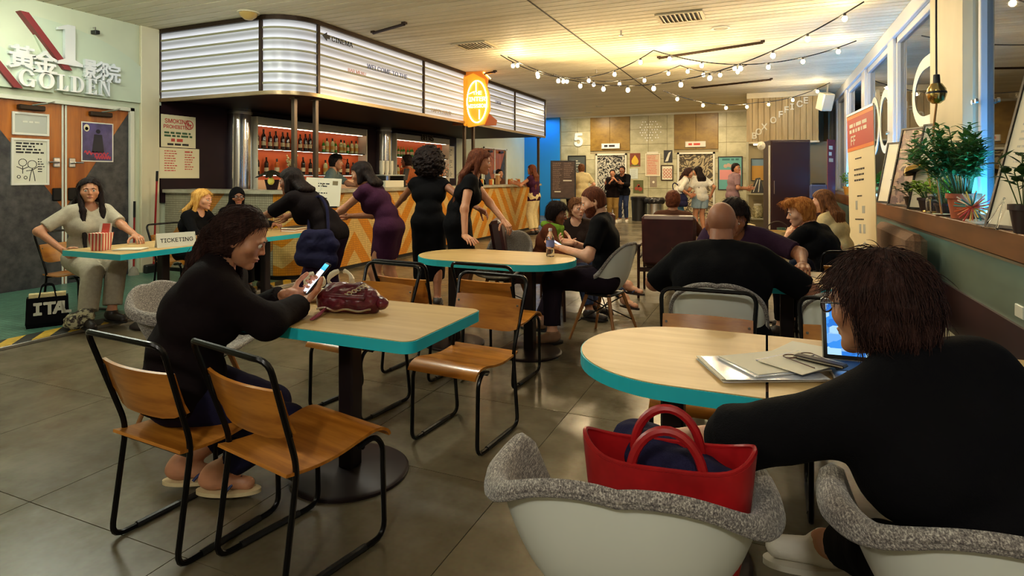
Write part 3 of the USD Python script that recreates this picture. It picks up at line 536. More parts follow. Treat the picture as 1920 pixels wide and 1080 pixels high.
def put(kind, y, z, gname, where):
    prof, gls, lm, cm, noun = {'wine': (wine, g_dark, m_lab1, m_bronze, 'dark wine bottle'), 'green': (beer, g_green, m_lab1, m_lab3, 'green beer bottle'), 'clear': (spir, g_clear, m_lab3, m_black, 'pale spirit bottle'), 'amber': (spir, g_amber, m_lab1, m_black, 'amber spirit bottle'), 'small': (beer, g_amber, m_lab2, m_lab1, 'small amber bottle')}[kind]
    lab = '%s standing on the %s' % (noun, where); loc = (SX + rg.uniform(-.02, .02), y, z)
    if kind in kinds: copy(kinds[kind], lab, loc, rg.uniform(0, 360), gname, rg.uniform(.94, 1.06))
    else: kinds[kind] = bottle_kind(noun.replace(' ', '_').replace('dark_', '').replace('pale_', '').replace('small_amber_', 'mini_'), lab, 'bottle', prof, gls, lm, cm, (.05, .12), loc, gname)
for k in range(11): put('wine', 7.6 + k * .145, 1.876, 'dark bottles on the upper shelf of the nearer display', 'upper shelf of the nearer bottle display')
for k in range(9): put('clear' if k % 3 else 'green', 9.25 + k * .13, 1.876, 'pale bottles on the upper shelf of the nearer display' if k % 3 else 'green bottles on the upper shelf of the nearer display', 'upper shelf of the nearer bottle display')
for k in range(13):
    if k in (3, 4): continue
    q = ('wine', 'wine', 'amber', 'clear', 'amber')[k % 5]; put(q, 7.62 + k * .215, 1.431, q + ' bottles on the lower shelf of the nearer display', 'lower shelf of the nearer bottle display')
for k in range(7): put('green', 11.75 + k * .12, 1.876, 'green bottles on the upper shelf of the farther display', 'upper shelf of the farther bottle display')
for k in range(8): q = ('clear', 'green', 'amber')[k % 3]; put(q, 12.95 + k * .13, 1.876, q + ' bottles on the upper right of the farther display', 'right half of the upper shelf of the farther display')
for k in range(17): q = ('small', 'clear', 'small', 'amber')[k % 4]; put(q, 11.72 + k * .135, 1.411, q + ' bottles on the lower shelf of the farther display', 'lower shelf of the farther bottle display')

# yellow neon sign
m_neon = emat('neon_white', (1, .93, .7), 5.); m_yel = rawmat('lit_yellow', {'e': ('emission', dict(color=(1., .4, .02), strength=.45)), 'd': ('principled_bsdf', dict(base_color=srgb(236, 150, 30), roughness=.4)), 'a': ('add_closure', {})}, [('e.emission', 'a.closure1'), ('d.BSDF', 'a.closure2')], 'a.closure')
m_cop = mat('copper_sheet', srgb(178, 100, 62), .4, .5)
ns = thing('neon_sign', 'yellow layered bar sign with white neon ring and lettering mounted on the marquee', 'neon sign', (MX + .22, 10.82, 2.44), (0, 0, 6))
def up(m): return frame(m, (0, 0, 0), (1, 0, 0), (0, 0, 1))   # (u,v)->(x,z), facing -y
part(ns, 'fin', up(extr([(-.5, 0), (-.44, .2), (-.28, .34), (-.18, 0)], .05)), m_cop); part(ns, 'fin', up(extr([(.2, -.02), (.3, .22), (.46, .08), (.44, -.02)], .05)), m_cop)
part(ns, 'side_lobe', up(extr(sg.Polygon([(-.2, .0), (-.34, .4), (-.42, .72), (-.36, .84), (-.16, .92), (.02, .3)]).buffer(.02, join_style=1), .1)), m_yel)
part(ns, 'crown', up(extr(sg.Polygon([(-.26, .82), (-.28, 1.04), (-.12, 1.12), (.1, 1.08), (.26, .92), (.22, .7)]).buffer(.02), .07)), mat('amber_lit_back', srgb(226, 138, 40), .4))
part(ns, 'face_panel', xf(up(extr(sg.Polygon([(-.22, .95), (-.02, 1.02), (.2, .9), (.3, .62), (.32, .3), (.2, .02), (-.12, -.03), (-.2, .4)]).buffer(.02), .05)), (0, -.05, 0)), m_yel)
el = [(.07 + .21 * cos(a), -.13, .46 + .42 * sin(a)) for a in np.linspace(0, 2 * PI, 40, endpoint=False)]
part(ns, 'neon_ring', tube(el, .014, 8, True), m_neon)
part(ns, 'neon_stroke', tube([(.05, -.13, .86), (.05, -.13, .66)], .011, 6), m_neon); part(ns, 'neon_stroke', tube([(.12, -.13, .1), (.12, -.13, .3)], .011, 6), m_neon); part(ns, 'neon_stroke', tube([(-.1, -.13, .62), (.0, -.13, .66)], .01, 6), m_neon)
for txt, v, h in (('THE', .6, .07), ('INTER', .47, .085), ('MISSION', .34, .07)):
    g = glyphs(txt, h, stroke=1); w = g.bounds[2] - g.bounds[0]; part(ns, 'neon_letters', xf(up(extr(g, .012)), (.07 - w / 2, -.125, v)), m_neon, smooth=False)
part(ns, 'amber_tube', tube([(-.3, .06, 1.06), (-.1, .06, 1.13), (.14, .06, 1.09), (.3, .06, .94)], .012, 6), emat('neon_amber', (1, .36, .04), 40.), 'unseen amber tube along the crown, placed to light the ceiling orange')  # unseen tube on the crown, placed to cast an orange glow overhead
part(ns, 'bracket', box(-.05, .05, .0, .05, .2, .3), m_bronze)
# ================================================================ FURNITURE
m_tubef = mat('black_tube', srgb(20, 18, 18), .3, .6)
m_ply = mat('amber_plywood', srgb(196, 126, 44), .28, col2=srgb(158, 92, 24), vs=(2.2, 26, 26), bump=.02, coat=.3, rnd=.06)
def seat_sheet(x0, x1, prof, th=.011, bow=0.):
    """bent plywood: (y, z) profile swept across x"""
    prof = np.asarray(prof, float); T = np.gradient(prof, axis=0); T /= np.linalg.norm(T, axis=1, keepdims=True); Nn = np.stack([-T[:, 1], T[:, 0]], 1)
    X = np.linspace(x0, x1, 9); V = []; k = len(prof)
    for s in (0, 1):
        for x in X:
            q = prof - Nn * th * (s - .5); d = bow * (1 - (2 * (x - (x0 + x1) / 2) / (x1 - x0)) ** 2)
            V += [(x, a, b + d) if bow >= 0 else (x, a + d, b) for a, b in q]
    F = []; n = len(X); o = n * k; ix = lambda s, i, j: s * o + i * k + j
    for i in range(n - 1):
        for j in range(k - 1):
            F += [(ix(0, i, j), ix(0, i, j + 1), ix(0, i + 1, j + 1), ix(0, i + 1, j))[::1], (ix(1, i, j), ix(1, i + 1, j), ix(1, i + 1, j + 1), ix(1, i, j + 1))]
    for j in range(k - 1): F += [(ix(0, 0, j), ix(1, 0, j), ix(1, 0, j + 1), ix(0, 0, j + 1)), (ix(0, n - 1, j), ix(0, n - 1, j + 1), ix(1, n - 1, j + 1), ix(1, n - 1, j))]
    for i in range(n - 1): F += [(ix(0, i, 0), ix(0, i + 1, 0), ix(1, i + 1, 0), ix(1, i, 0)), (ix(0, i, k - 1), ix(1, i, k - 1), ix(1, i + 1, k - 1), ix(0, i + 1, k - 1))]
    F = np.array(F); m = trimesh.Trimesh(V, np.vstack([F[:, [0, 1, 2]], F[:, [0, 2, 3]]]), process=False); m.fix_normals(); return m
def tube_chair(label, loc, rz, group=None):
    t = thing('tubular_chair', label, 'chair', loc, rz, group); W = .195
    P = []
    side = [(W - .01, .10, .385), (W, .175, .405), (W, .215, .36), (W, .225, .012), (W, -.215, .012), (W, -.16, .42), (W + .03, -.285, .81)]
    P = bend([arr(*p) for p in side], .06, 6); rail = [(-1 * p[0], p[1], p[2]) for p in P[::-1]]
    full = bend(list(side) + [(-x, y, z) for x, y, z in side[::-1]], .055, 6)
    # bow the top rail backwards a little
    full = np.array([(x, y - .03 * max(0, 1 - (x / (W + .03)) ** 2) * max(0, (z - .74) / .06), z) for x, y, z in full])
    part(t, 'tube_frame', tube(full, .0105, 8), m_tubef)
    part(t, 'cross_bar', tube([(-W, -.165, .385), (W, -.165, .385)], .009, 8), m_tubef); part(t, 'cross_bar', tube([(-W, .12, .383), (W, .12, .383)], .009, 8), m_tubef)
    prof = [(-.205, .412), (-.16, .405), (-.08, .398), (0, .400), (.08, .412), (.15, .425), (.2, .424), (.235, .408), (.25, .385)]
    q = np.array(prof); tt = np.linspace(0, 1, len(q)); ts = np.linspace(0, 1, 17)
    from scipy.interpolate import CubicSpline
    part(t, 'seat', seat_sheet(-.2, .2, CubicSpline(tt, q)(ts), .011), m_ply, smooth=40)
    pb = [(-.196, .515), (-.216, .58), (-.237, .645), (-.252, .695)]
    bk = seat_sheet(-.208, .208, pb, .011, 0.); v = bk.vertices.copy(); v[:, 1] -= .03 * (1 - (v[:, 0] / .208) ** 2) - .018
    low = np.clip((.56 - v[:, 2]) / .05, 0, 1); v[:, 2] += low * .03 * np.clip((np.abs(v[:, 0]) - .12) / .07, 0, 1) ** 2
    part(t, 'backrest', trimesh.Trimesh(v, bk.faces, process=False), m_ply, smooth=40)
    for s in (-1, 1):
        b = part(t, 'bracket', xf(box(-.007, .007, -.006, .006, -.075, .075, .003), (s * (W + .008), -.215, .605), (17, -4 * s, 0)), m_tubef)
        part(b, 'bolt', cat([xf(lathe([(0, 0), (.007, 0), (.006, .004), (0, .005)], 8), (s * (W - .004), -.19 - .03 * k, .55 + .11 * k), (-90, 0, 0)) for k in (0, 1)]), m_steel)
        part(t, 'floor_glide', tube([(s * W, -.12, .0135), (s * W, .13, .0135)], .0128, 8), m_black)
    return t
TC = tube_chair('black tube chair with amber plywood under the woman in the brown-black top', (-2.06, 1.66, 0), -4, 'amber plywood chairs at the left table')
G1 = 'amber plywood tubular chairs'
for lab, loc, rz in (('empty amber plywood chair drawn back from the square table, nearest to the camera', (-1.57, 1.70, 0), -11),
    ('empty amber plywood chair across the square table, right one, facing the camera', (-1.47, 2.82, 0), 176), ('empty amber plywood chair across the square table behind the maroon handbag', (-2.24, 2.93, 0), 174),
    ('amber plywood chair at the round-ended table below the leaning woman, left one', (-2.24, 3.62, 0), -4), ('amber plywood chair at the round-ended table below the leaning woman, right one', (-1.68, 3.72, 0), -3),
    ('amber plywood chair behind the round-ended table with folders, left one', (-.26, 2.78, 0), 181), ('amber plywood chair behind the laptop screen', (.36, 2.80, 0), 179),
    ('amber plywood chair under the woman in grey at the ticket table', (-6.2, 3.68, .03), -80), ('amber plywood chair behind the ticket sign, nearer of two by the doors', (-6.1, 4.72, .03), -88), ('amber plywood chair beside the blonde woman', (-6.15, 5.35, .03), -92), ('amber plywood chair with black rail under the ginger-haired boy', (.50, 5.42, 0), 22)):
    copy(TC, lab, loc, rz, G1)
# tables
m_lam = mat('beech_laminate', srgb(206, 172, 112), .4, col2=srgb(190, 152, 94), vs=(1.2, 14, 4), bump=.015)
m_cyan = mat('cyan_edge', srgb(34, 186, 200), .4)
m_iron = mat('base_iron', srgb(36, 24, 26), .4, .4)
def table(label, poly, cols_, loc, rz=0, top=.74, br=.27, clip=None):
    t = thing('cafe_table', label, 'table', loc, rz)
    part(t, 'tabletop', xf(extr(poly.buffer(-.0015), .05), (0, 0, top - .05)), m_lam, 'beech laminate top', smooth=20)
    part(t, 'edge_band', xf(extr((lambda g: g if clip is None else g.intersection(clip))(poly.buffer(.003).difference(poly.buffer(-.0016))), .046), (0, 0, top - .049)), m_cyan, 'cyan edge band', smooth=30)
    for x, y in cols_:
        part(t, 'column', xf(box(-.04, .04, -.04, .04, .03, top - .06, .008), (x, y, 0)), m_iron)
        part(t, 'base', xf(lathe([(0, 0), (br, 0), (br, .012), (br - .015, .022), (.08, .036), (0, .036)], 36), (x, y, 0)), m_iron); part(t, 'top_plate', box(x - .18, x + .18, y - .18, y + .18, top - .062, top - .05, .003), m_iron)
    return t
table('square table with cyan edge holding the maroon handbag', sg.box(-.53, -.31, .53, .31).buffer(-.05).buffer(.05), [(0, 0)], (-1.78, 2.24, 0))
table('round-ended cyan edged table with the water bottle', stad(-.68, .63, -.37, .37), [(-.4, 0), (.27, 0)], (-1.97, 4.32, 0), br=.25)
table('near table with one round cyan end under the folders', stad(-.33, .31, -.37, .37, True, False), [(.0, 0)], (-.31, 2.21, 0), clip=sg.box(-1, -1, .305, 1))
table('rectangular cyan edged table under the laptop', sg.box(-.5, -.37, .5, .37), [(.1, 0)], (.505, 2.21, 0), clip=sg.box(-.495, -1, 1, 1))
table('cyan edged table in front of the bald man', sg.box(-.72, -.32, .72, .32), [(0, 0)], (.12, 4.12, 0))
table('long cyan edged ticket table with the white sign', sg.box(-.38, -.62, .38, .62), [(.05, 0)], (-5.24, 3.82, 0))
table('cyan edged table with the grey laptop on the far side of the ticket table', sg.box(-.38, -.6, .38, .6), [(.05, 0)], (-5.24, 5.05, 0))
table('small cyan edged table with a hat and bags beside the ginger-haired boy', sg.box(-.45, -.32, .45, .32), [(0, 0)], (-.02, 6.35, 0))
# shell armchairs
m_shell = mat('white_shell_plastic', srgb(226, 228, 216), .3, coat=.2)
m_fab = rawmat('tweed_fabric', {'t': ('texture_coordinate', {}), 'm': ('mapping', dict(scale=(190, 190, 190))), 'n': ('noise_texture', dict(scale=1., detail=2, roughness=.7)), 'm2': ('mapping', dict(scale=(330, 40, 330))), 'n2': ('noise_texture', dict(scale=1., detail=1)),
    'mx': ('mix', dict(fac=.45)), 'bw': ('rgb_to_bw', {}), 'r': ('rgb_ramp', dict(ramp=[(.38, srgb(66, 60, 60)), (.5, srgb(128, 120, 114)), (.6, srgb(196, 188, 176))])), 'b': ('bump', dict(strength=.6, distance=.004)), 'p': ('principled_bsdf', dict(roughness=.95, sheen_weight=.2, specular_ior_level=.2))},
    [('t.object', 'm.vector'), ('m.vector', 'n.vector'), ('t.object', 'm2.vector'), ('m2.vector', 'n2.vector'), ('n.color', 'mx.color1'), ('n2.color', 'mx.color2'), ('mx.color', 'bw.color'), ('bw.val', 'r.fac'), ('r.color', 'p.base_color'), ('bw.val', 'b.height'), ('b.normal', 'p.normal')], 'p.BSDF')
m_leg = mat('maple_dowel', srgb(176, 120, 66), .4, col2=srgb(150, 96, 48), vs=(8, 8, 1.5))
from scipy.interpolate import CubicSpline
RIM_A = [(0, 0, .235, .425), (28, .15, .235, .435), (50, .24, .215, .50), (66, .275, .15, .635), (82, .29, .06, .66), (104, .29, -.06, .67), (126, .262, -.17, .685), (150, .18, -.255, .735), (180, 0, -.285, .755)]
RIM_D = [(0, 0, .235, .425), (28, .13, .235, .435), (50, .2, .2, .46), (70, .22, .1, .50), (90, .225, 0, .54), (112, .23, -.09, .62), (135, .215, -.17, .73), (156, .13, -.225, .805), (180, 0, -.245, .82)]
def shell_surface(rim, off=0., lip=0., nu=72, nv=18):
    th = np.array([r[0] for r in rim]); xyz = np.array([r[1:] for r in rim])
    full_t = np.concatenate([-th[:0:-1], th]); full = np.vstack([xyz[:0:-1] * (-1, 1, 1), xyz]); cs = CubicSpline(full_t, full)
    U = np.linspace(-180, 180, nu, endpoint=False); R = cs(U); V = []
    for j in range(nv + 1):
        v = j / nv; h = v ** .62; zf = v ** 2.4
        c = arr(0, .0, .405); P = np.empty_like(R); P[:, :2] = c[:2] + (R[:, :2] - c[:2]) * h; P[:, 2] = c[2] + (R[:, 2] - c[2]) * zf
        V.append(P)
    if lip:
        D = R.copy(); D[:, 2] = 0; D /= np.linalg.norm(D, axis=1, keepdims=True); w = np.clip((R[:, 2] - .45) / .15, .25, 1)[:, None] * np.clip(1.25 - np.abs(np.abs(U) - 85) / 70, .3, 1)[:, None]
        V.append(R + D * .018 * lip * w + arr(0, 0, .004)); V.append(R + D * .034 * lip * w - arr(0, 0, .012) * w); V.append(R + D * .039 * lip * w - arr(0, 0, .035) * w)
    return np.array(V)                                    # (rows, nu, 3)
def grid_mesh(V, th):
    """closed sheet of thickness th from rows around a pole (row 0 collapsed)"""
    rws, nu, _ = V.shape; du = np.roll(V, -1, 1) - np.roll(V, 1, 1); dv = np.gradient(V, axis=0); N = np.cross(du, dv); N /= np.linalg.norm(N, axis=2, keepdims=True) + 1e-9; N[0] = (0, 0, -1 if N[2:, :, 2].mean() < 0 else 1)
    W = V + N * th; pts = np.vstack([V.reshape(-1, 3), W.reshape(-1, 3)]); o = rws * nu; F = []
    for j in range(rws - 1):
        for i in range(nu):
            k = (i + 1) % nu; a, b, c, d = j * nu + i, j * nu + k, (j + 1) * nu + k, (j + 1) * nu + i
            F += [(a, b, c), (a, c, d), (o + a, o + c, o + b), (o + a, o + d, o + c)]
    j = rws - 1
    for i in range(nu): k = (i + 1) % nu; a, b = j * nu + i, j * nu + k; F += [(a, b, o + b), (a, o + b, o + a)]
    m = trimesh.Trimesh(pts, F, process=False); m.merge_vertices(); m.update_faces(m.nondegenerate_faces()); m.fix_normals(); return m
def shell_chair(name, label, loc, rz, rim, arm=True, pad=True, legs='wood', group=None, shell=None):
    t = thing(name, label, 'chair', loc, rz, group)
    S = shell_surface(rim, lip=1. if arm else .35)
    part(t, 'shell', grid_mesh(S, -.006), shell or m_shell, smooth=True)
    if pad:
        Q = shell_surface(rim, lip=1. if arm else .35); Q = Q.copy(); part(t, 'upholstery', grid_mesh(Q, .011), m_fab, 'grey tweed lining', smooth=True)
        e = Q[-1 if arm else -2]; part(t, 'padded_rim', tube(e, .0115, 8, True), m_fab, 'grey tweed rim', smooth=True)
    lm = m_leg if legs == 'wood' else m_tubef
    for sx in (-1, 1):
        for sy in (-1, 1):
            part(t, 'leg', tube([(sx * .12, sy * .10, .395), (sx * .225, sy * .215, 0.0)], [.017, .010], 10), lm)
    for P in ([(-.14, -.12, .36), (.19, .18, .14)], [(.14, -.12, .36), (-.19, .18, .14)], [(-.19, -.18, .14), (.14, .12, .36)], [(.19, -.18, .14), (-.14, .12, .36)]): part(t, 'wire_brace', tube(P, .005, 6), m_tubef)
    part(t, 'mount_plate', box(-.14, .14, -.12, .12, .375, .395, .006), m_black); return t
AC = shell_chair('shell_armchair', 'white shell armchair lined in grey tweed holding the red handbag', (-.305, 1.42, 0), 8, RIM_A)
copy(AC, 'white shell armchair lined in grey tweed under the person in black at the laptop', (.45, 1.53, 0), 2, 'grey lined shell armchairs')
m_back = None
DG = shell_chair('shell_armchair', 'fully tweed-covered armchair at the left end of the square table', (-2.93, 2.36, 0), -72, RIM_A, shell=m_fab)
DC = shell_chair('shell_side_chair', 'white moulded shell chair on maple legs under the man with a phone', (-1.27, 4.98, 0), 76, RIM_D, False)
copy(DC, 'white shell chair with dark rim under the bald man', (-.24, 3.42, 0), 2, 'white shell side chairs'); copy(DC, 'white shell chair with dark rim behind the laptop at the wall', (.42, 3.38, 0), -14, 'white shell side chairs')
# brown lounge chairs
m_lea = mat('oxblood_leather', srgb(70, 30, 30), .4, col2=srgb(54, 22, 24), vs=(7, 7, 7), bump=.08); m_dkw = mat('dark_chair_wood', srgb(58, 30, 20), .35, col2=srgb(40, 20, 14), vs=(10, 10, 2))
def lounge(label, loc, rz):
    t = thing('lounge_chair', label, 'armchair', loc, rz, 'oxblood lounge chairs')
    part(t, 'seat_cushion', box(-.28, .28, -.26, .3, .34, .46, .03), m_lea); part(t, 'back_cushion', xf(box(-.29, .29, -.06, .06, 0, .56, .03), (0, -.3, .40), (-10 * -1, 0, 0)), m_lea)
    for s in (-1, 1):
        part(t, 'armrest', xf(box(-.03, .03, -.32, .32, -.015, .015, .008), (s * .34, -.02, .6)), m_dkw); part(t, 'side_rail', box(s * .34 - .015, s * .34 + .015, -.3, .28, .44, .48, .005), m_dkw)
        for y in (-.3, .28): part(t, 'leg', tube([(s * .34, y * .93, .6), (s * .34, y, 0)], [.018, .014], 8), m_dkw)
    part(t, 'seat_rail', box(-.34, .34, -.29, -.26, .3, .35, .004), m_dkw); part(t, 'seat_rail', box(-.34, .34, .26, .29, .3, .35, .004), m_dkw); return t
LC = lounge('oxblood lounge chair with dark wooden arms seen from behind, a dark head above it', (-1.02, 7.1, 0), 4)
copy(LC, 'oxblood lounge chair under the person in the green scarf', (-2.14, 5.6, 0), -70); copy(LC, 'oxblood lounge chair with dark arms behind the crossed jeans legs', (-2.0, 6.62, 0), 172)
so = thing('wall_sofa', 'brown upholstered sofa against the right wall beyond the banner', 'sofa', (1.0, 7.3, 0))
m_taupe = mat('taupe_cloth', srgb(112, 84, 62), .9, col2=srgb(92, 68, 50), vs=(60, 60, 60))
part(so, 'seat_cushion', box(-.3, .3, -.9, .9, .22, .45, .05), m_taupe); part(so, 'back_cushion', box(.18, .35, -.9, .9, .3, .85, .06), m_taupe); part(so, 'armrest', box(-.3, .35, -1.05, -.9, .1, .62, .04), m_taupe); part(so, 'armrest', box(-.3, .35, .9, 1.05, .1, .62, .04), m_taupe); part(so, 'plinth', box(-.28, .33, -1.03, 1.03, .0, .22, .01), m_black)
# ================================================================ PEOPLE
# --- a small signed-distance modeller: bones with tapered radii, smooth unions, marching tetrahedra
_TET = [(0, 5, 1, 6), (0, 1, 2, 6), (0, 2, 3, 6), (0, 3, 7, 6), (0, 7, 4, 6), (0, 4, 5, 6)]
_COR = np.array([(0, 0, 0), (1, 0, 0), (1, 1, 0), (0, 1, 0), (0, 0, 1), (1, 0, 1), (1, 1, 1), (0, 1, 1)])
def polygonise(fn, lo, hi, h, margin=.03, smooth=4):
    lo = np.asarray(lo, float); B = 6; n = np.ceil((np.asarray(hi) - lo) / h).astype(int); n = (n + B) // B * B
    nb = n // B; ci = np.stack(np.meshgrid(*[np.arange(k) for k in nb], indexing='ij'), -1).reshape(-1, 3)
    cd = fn(lo + (ci * B + B / 2) * h); act = np.abs(cd) < B * h * .87 + margin
    F = np.full(n + 1, 1., np.float32); sgn = np.where(cd < 0, -1., 1.)
    for c, s in zip(ci[~act], sgn[~act]):
        if s < 0: F[c[0] * B:c[0] * B + B + 1, c[1] * B:c[1] * B + B + 1, c[2] * B:c[2] * B + B + 1] = -1
    mask = np.zeros(n + 1, bool)
    for c in ci[act]: mask[c[0] * B:c[0] * B + B + 1, c[1] * B:c[1] * B + B + 1, c[2] * B:c[2] * B + B + 1] = True
    ii = np.argwhere(mask); F[mask] = fn(lo + ii * h)
    F[np.abs(F) < 1e-6] = 1e-6
    ins = F < 0; cube = np.zeros(n, np.int8)
    for d in _COR: cube += ins[d[0]:d[0] + n[0], d[1]:d[1] + n[1], d[2]:d[2] + n[2]]
    C = np.argwhere((cube > 0) & (cube < 8)); st = np.array([(n[1] + 1) * (n[2] + 1), n[2] + 1, 1]); Ff = F.ravel()
    ids = (C[:, None, :] + _COR[None]) @ st; E, INS = [], []
    for t in _TET:
        q = ids[:, t]; s = Ff[q] < 0; cnt = s.sum(1)
        for c in (1, 2, 3):
            qq, ss = q[cnt == c], s[cnt == c]
            if not len(qq): continue
            o = np.argsort(~ss, axis=1, kind='stable'); qq = np.take_along_axis(qq, o, 1); a, b, cc, d = qq.T
            if c == 1: tris = [((a, b), (a, cc), (a, d))]; inn = (a, a)
            elif c == 3: tris = [((a, d), (b, d), (cc, d))]; inn = None
            else: tris = [((a, cc), (a, d), (b, d)), ((a, cc), (b, d), (b, cc))]; inn = (a, b)
            for tr in tris:
                E.append(np.stack([np.stack(e, -1) for e in tr], 1)); INS.append(np.stack([a, a], -1) if inn is None else np.stack(inn, -1))
    E = np.concatenate(E); INS = np.concatenate(INS); E.sort(axis=2)
    key = E[..., 0].astype(np.int64) * F.size + E[..., 1]; uk, inv = np.unique(key.ravel(), return_inverse=True); a, b = uk // F.size, uk % F.size
    pos = lambda i: lo + np.stack(np.unravel_index(i, F.shape), -1) * h
    t = np.clip(Ff[a] / (Ff[a] - Ff[b]), .08, .92)[:, None]; V = pos(a) * (1 - t) + pos(b) * t; T = inv.reshape(-1, 3)
    ref = (pos(INS[:, 0]) + pos(INS[:, 1])) / 2; tri = V[T]; nn = np.cross(tri[:, 1] - tri[:, 0], tri[:, 2] - tri[:, 0]); fl = (nn * (tri.mean(1) - ref)).sum(1) < 0; T[fl] = T[fl][:, ::-1]
    m = trimesh.Trimesh(V, T, process=False)
    if smooth: trimesh.smoothing.filter_taubin(m, iterations=smooth)
    return m
def bone_d(P, a, b, ra, rb, flat=0):
    ab = b - a; L = ab @ ab + 1e-12; t = (P - a) @ ab / L; tc = np.clip(t, 0, 1); d = np.linalg.norm(P - a - tc[:, None] * ab, axis=1) - (ra + (rb - ra) * tc)
    if flat & 2: d = np.maximum(d, (t - 1) * math.sqrt(L))
    if flat & 1: d = np.maximum(d, -t * math.sqrt(L))
    return d
def smin(a, b, k):
    h = np.clip(.5 + .5 * (b - a) / k, 0, 1); return b + (a - b) * h - k * h * (1 - h)
def bones_fn(bones, k=.03, cuts=(), noise_=0., nf=9., seed=0, shift=0., stretch=(1, 1, 1)):
    """bones: (a, b, ra, rb[, flat]); cuts: (point, normal) keeps the side the normal points away from"""
    bs = [(np.asarray(q[0], float), np.asarray(q[1], float), q[2], q[3], q[4] if len(q) > 4 else 0) for q in bones]
    def fn(P):
        d = None
        for a, b, ra, rb, fl in bs:
            e = bone_d(P, a, b, ra, rb, fl); d = e if d is None else smin(d, e, k)
        d = d - shift
        if noise_: d = d + (meshkit.fbm(P * nf * np.asarray(stretch), 3, seed) - .5) * 2 * noise_
        for c in cuts:
            if callable(c): d = np.maximum(d, c(P))
            else: d = np.maximum(d, (P - c[0]) @ unit(c[1]))
        return d
    pts = np.array([q[0] for q in bs] + [q[1] for q in bs]); r = max(max(q[2], q[3]) for q in bs) + shift + noise_ + .02
    return fn, pts.min(0) - r, pts.max(0) + r
def solid(bones, h, k=.03, smooth=4, **kw):
    fn, lo, hi = bones_fn(bones, k, **kw); return polygonise(fn, lo, hi, h, smooth=smooth)
def ik(a, tgt, l1, l2, pole):
    a, tgt = np.asarray(a, float), np.asarray(tgt, float); v = tgt - a; D = np.linalg.norm(v); D2 = min(D, (l1 + l2) * .995); u = v / (D + 1e-9); end = a + u * D2
    x = (l1 * l1 - l2 * l2 + D2 * D2) / (2 * D2); hgt = math.sqrt(max(l1 * l1 - x * x, 0)); p = np.asarray(pole, float); p = p - u * (p @ u); p = unit(p)
    return a + u * x + p * hgt, end
def rotz(a): a = rad(a); return arr([cos(a), -sin(a), 0], [sin(a), cos(a), 0], [0, 0, 1]) if 0 else np.array([[cos(a), -sin(a), 0], [sin(a), cos(a), 0], [0, 0, 1]])
def rotx(a): a = rad(a); return np.array([[1, 0, 0], [0, cos(a), -sin(a)], [0, sin(a), cos(a)]])
def roty(a): a = rad(a); return np.array([[cos(a), 0, sin(a)], [0, 1, 0], [-sin(a), 0, cos(a)]])
def place_m(m, o, R):
    T = np.eye(4); T[:3, :3] = R; T[:3, 3] = o; m = m.copy(); m.apply_transform(T); return m

# --- head: modelled once per sex, face towards +y, origin at the middle of the head
def ell(P, c, r): 
    q = (P - np.asarray(c)) / np.asarray(r); n = np.linalg.norm(q, axis=1); return (n - 1) * n / (np.linalg.norm(q / np.asarray(r), axis=1) + 1e-9)
def head_fn(P, f=0.):
    Q = P.copy(); Q[:, 0] = np.abs(Q[:, 0]); E = lambda c, r: ell(Q, c, r)
    d = ell(P, (0, -.012, .025), (.074, .094, .09))
    d = smin(d, ell(P, (0, .028, -.045), (.056 - .004 * f, .058, .068)), .04)          # face
    d = smin(d, bone_d(Q, arr(.05, -.005, -.05), arr(.0, .062, -.1 + .006 * f), .018, .017 - .003 * f), .03)   # jaw
    d = smin(d, E((.046, .05, -.022), (.026, .022, .022)), .03)                      # cheekbones
    d = smin(d, E((.028, .078, .018), (.026, .010, .009)), .018)                     # brow
    d = np.maximum(d, -E((.032, .102, -.001), (.019, .020, .0115)) + .0) if 0 else -smin(-d, E((.032, .099, -.001), (.018, .016, .0105)), .012)
    d = smin(d, bone_d(P, arr(0, .08, .008), arr(0, .105 - .005 * f, -.030), .007, .0105 - .002 * f), .012)  # nose
    d = smin(d, E((.010, .09, -.034), (.0075, .009, .007)), .008)
    d = smin(d, ell(P, (0, .082, -.060), (.024, .011, .0058)), .008); d = smin(d, ell(P, (0, .081, -.070), (.02, .011, .0058)), .006)
    d = -smin(-d, ell(P, (0, .096, -.065), (.022, .007, .0014)), .003)
    d = smin(d, ell(P, (0, .072, -.1), (.018, .014, .013)), .02)                       # chin
    ear = ell(Q, (.077, -.012, -.008), (.010, .02, .032)); ear = np.maximum(ear, -ell(Q, (.086, -.008, -.006), (.008, .012, .02)))
    return smin(d, ear, .012)
_heads = {}
def head_mesh(f, h):
    k = (f, h)
    if k not in _heads: _heads[k] = polygonise(lambda P: head_fn(P, f), (-.11, -.125, -.135), (.11, .125, .13), h, .02, smooth=2)
    return _heads[k].copy()
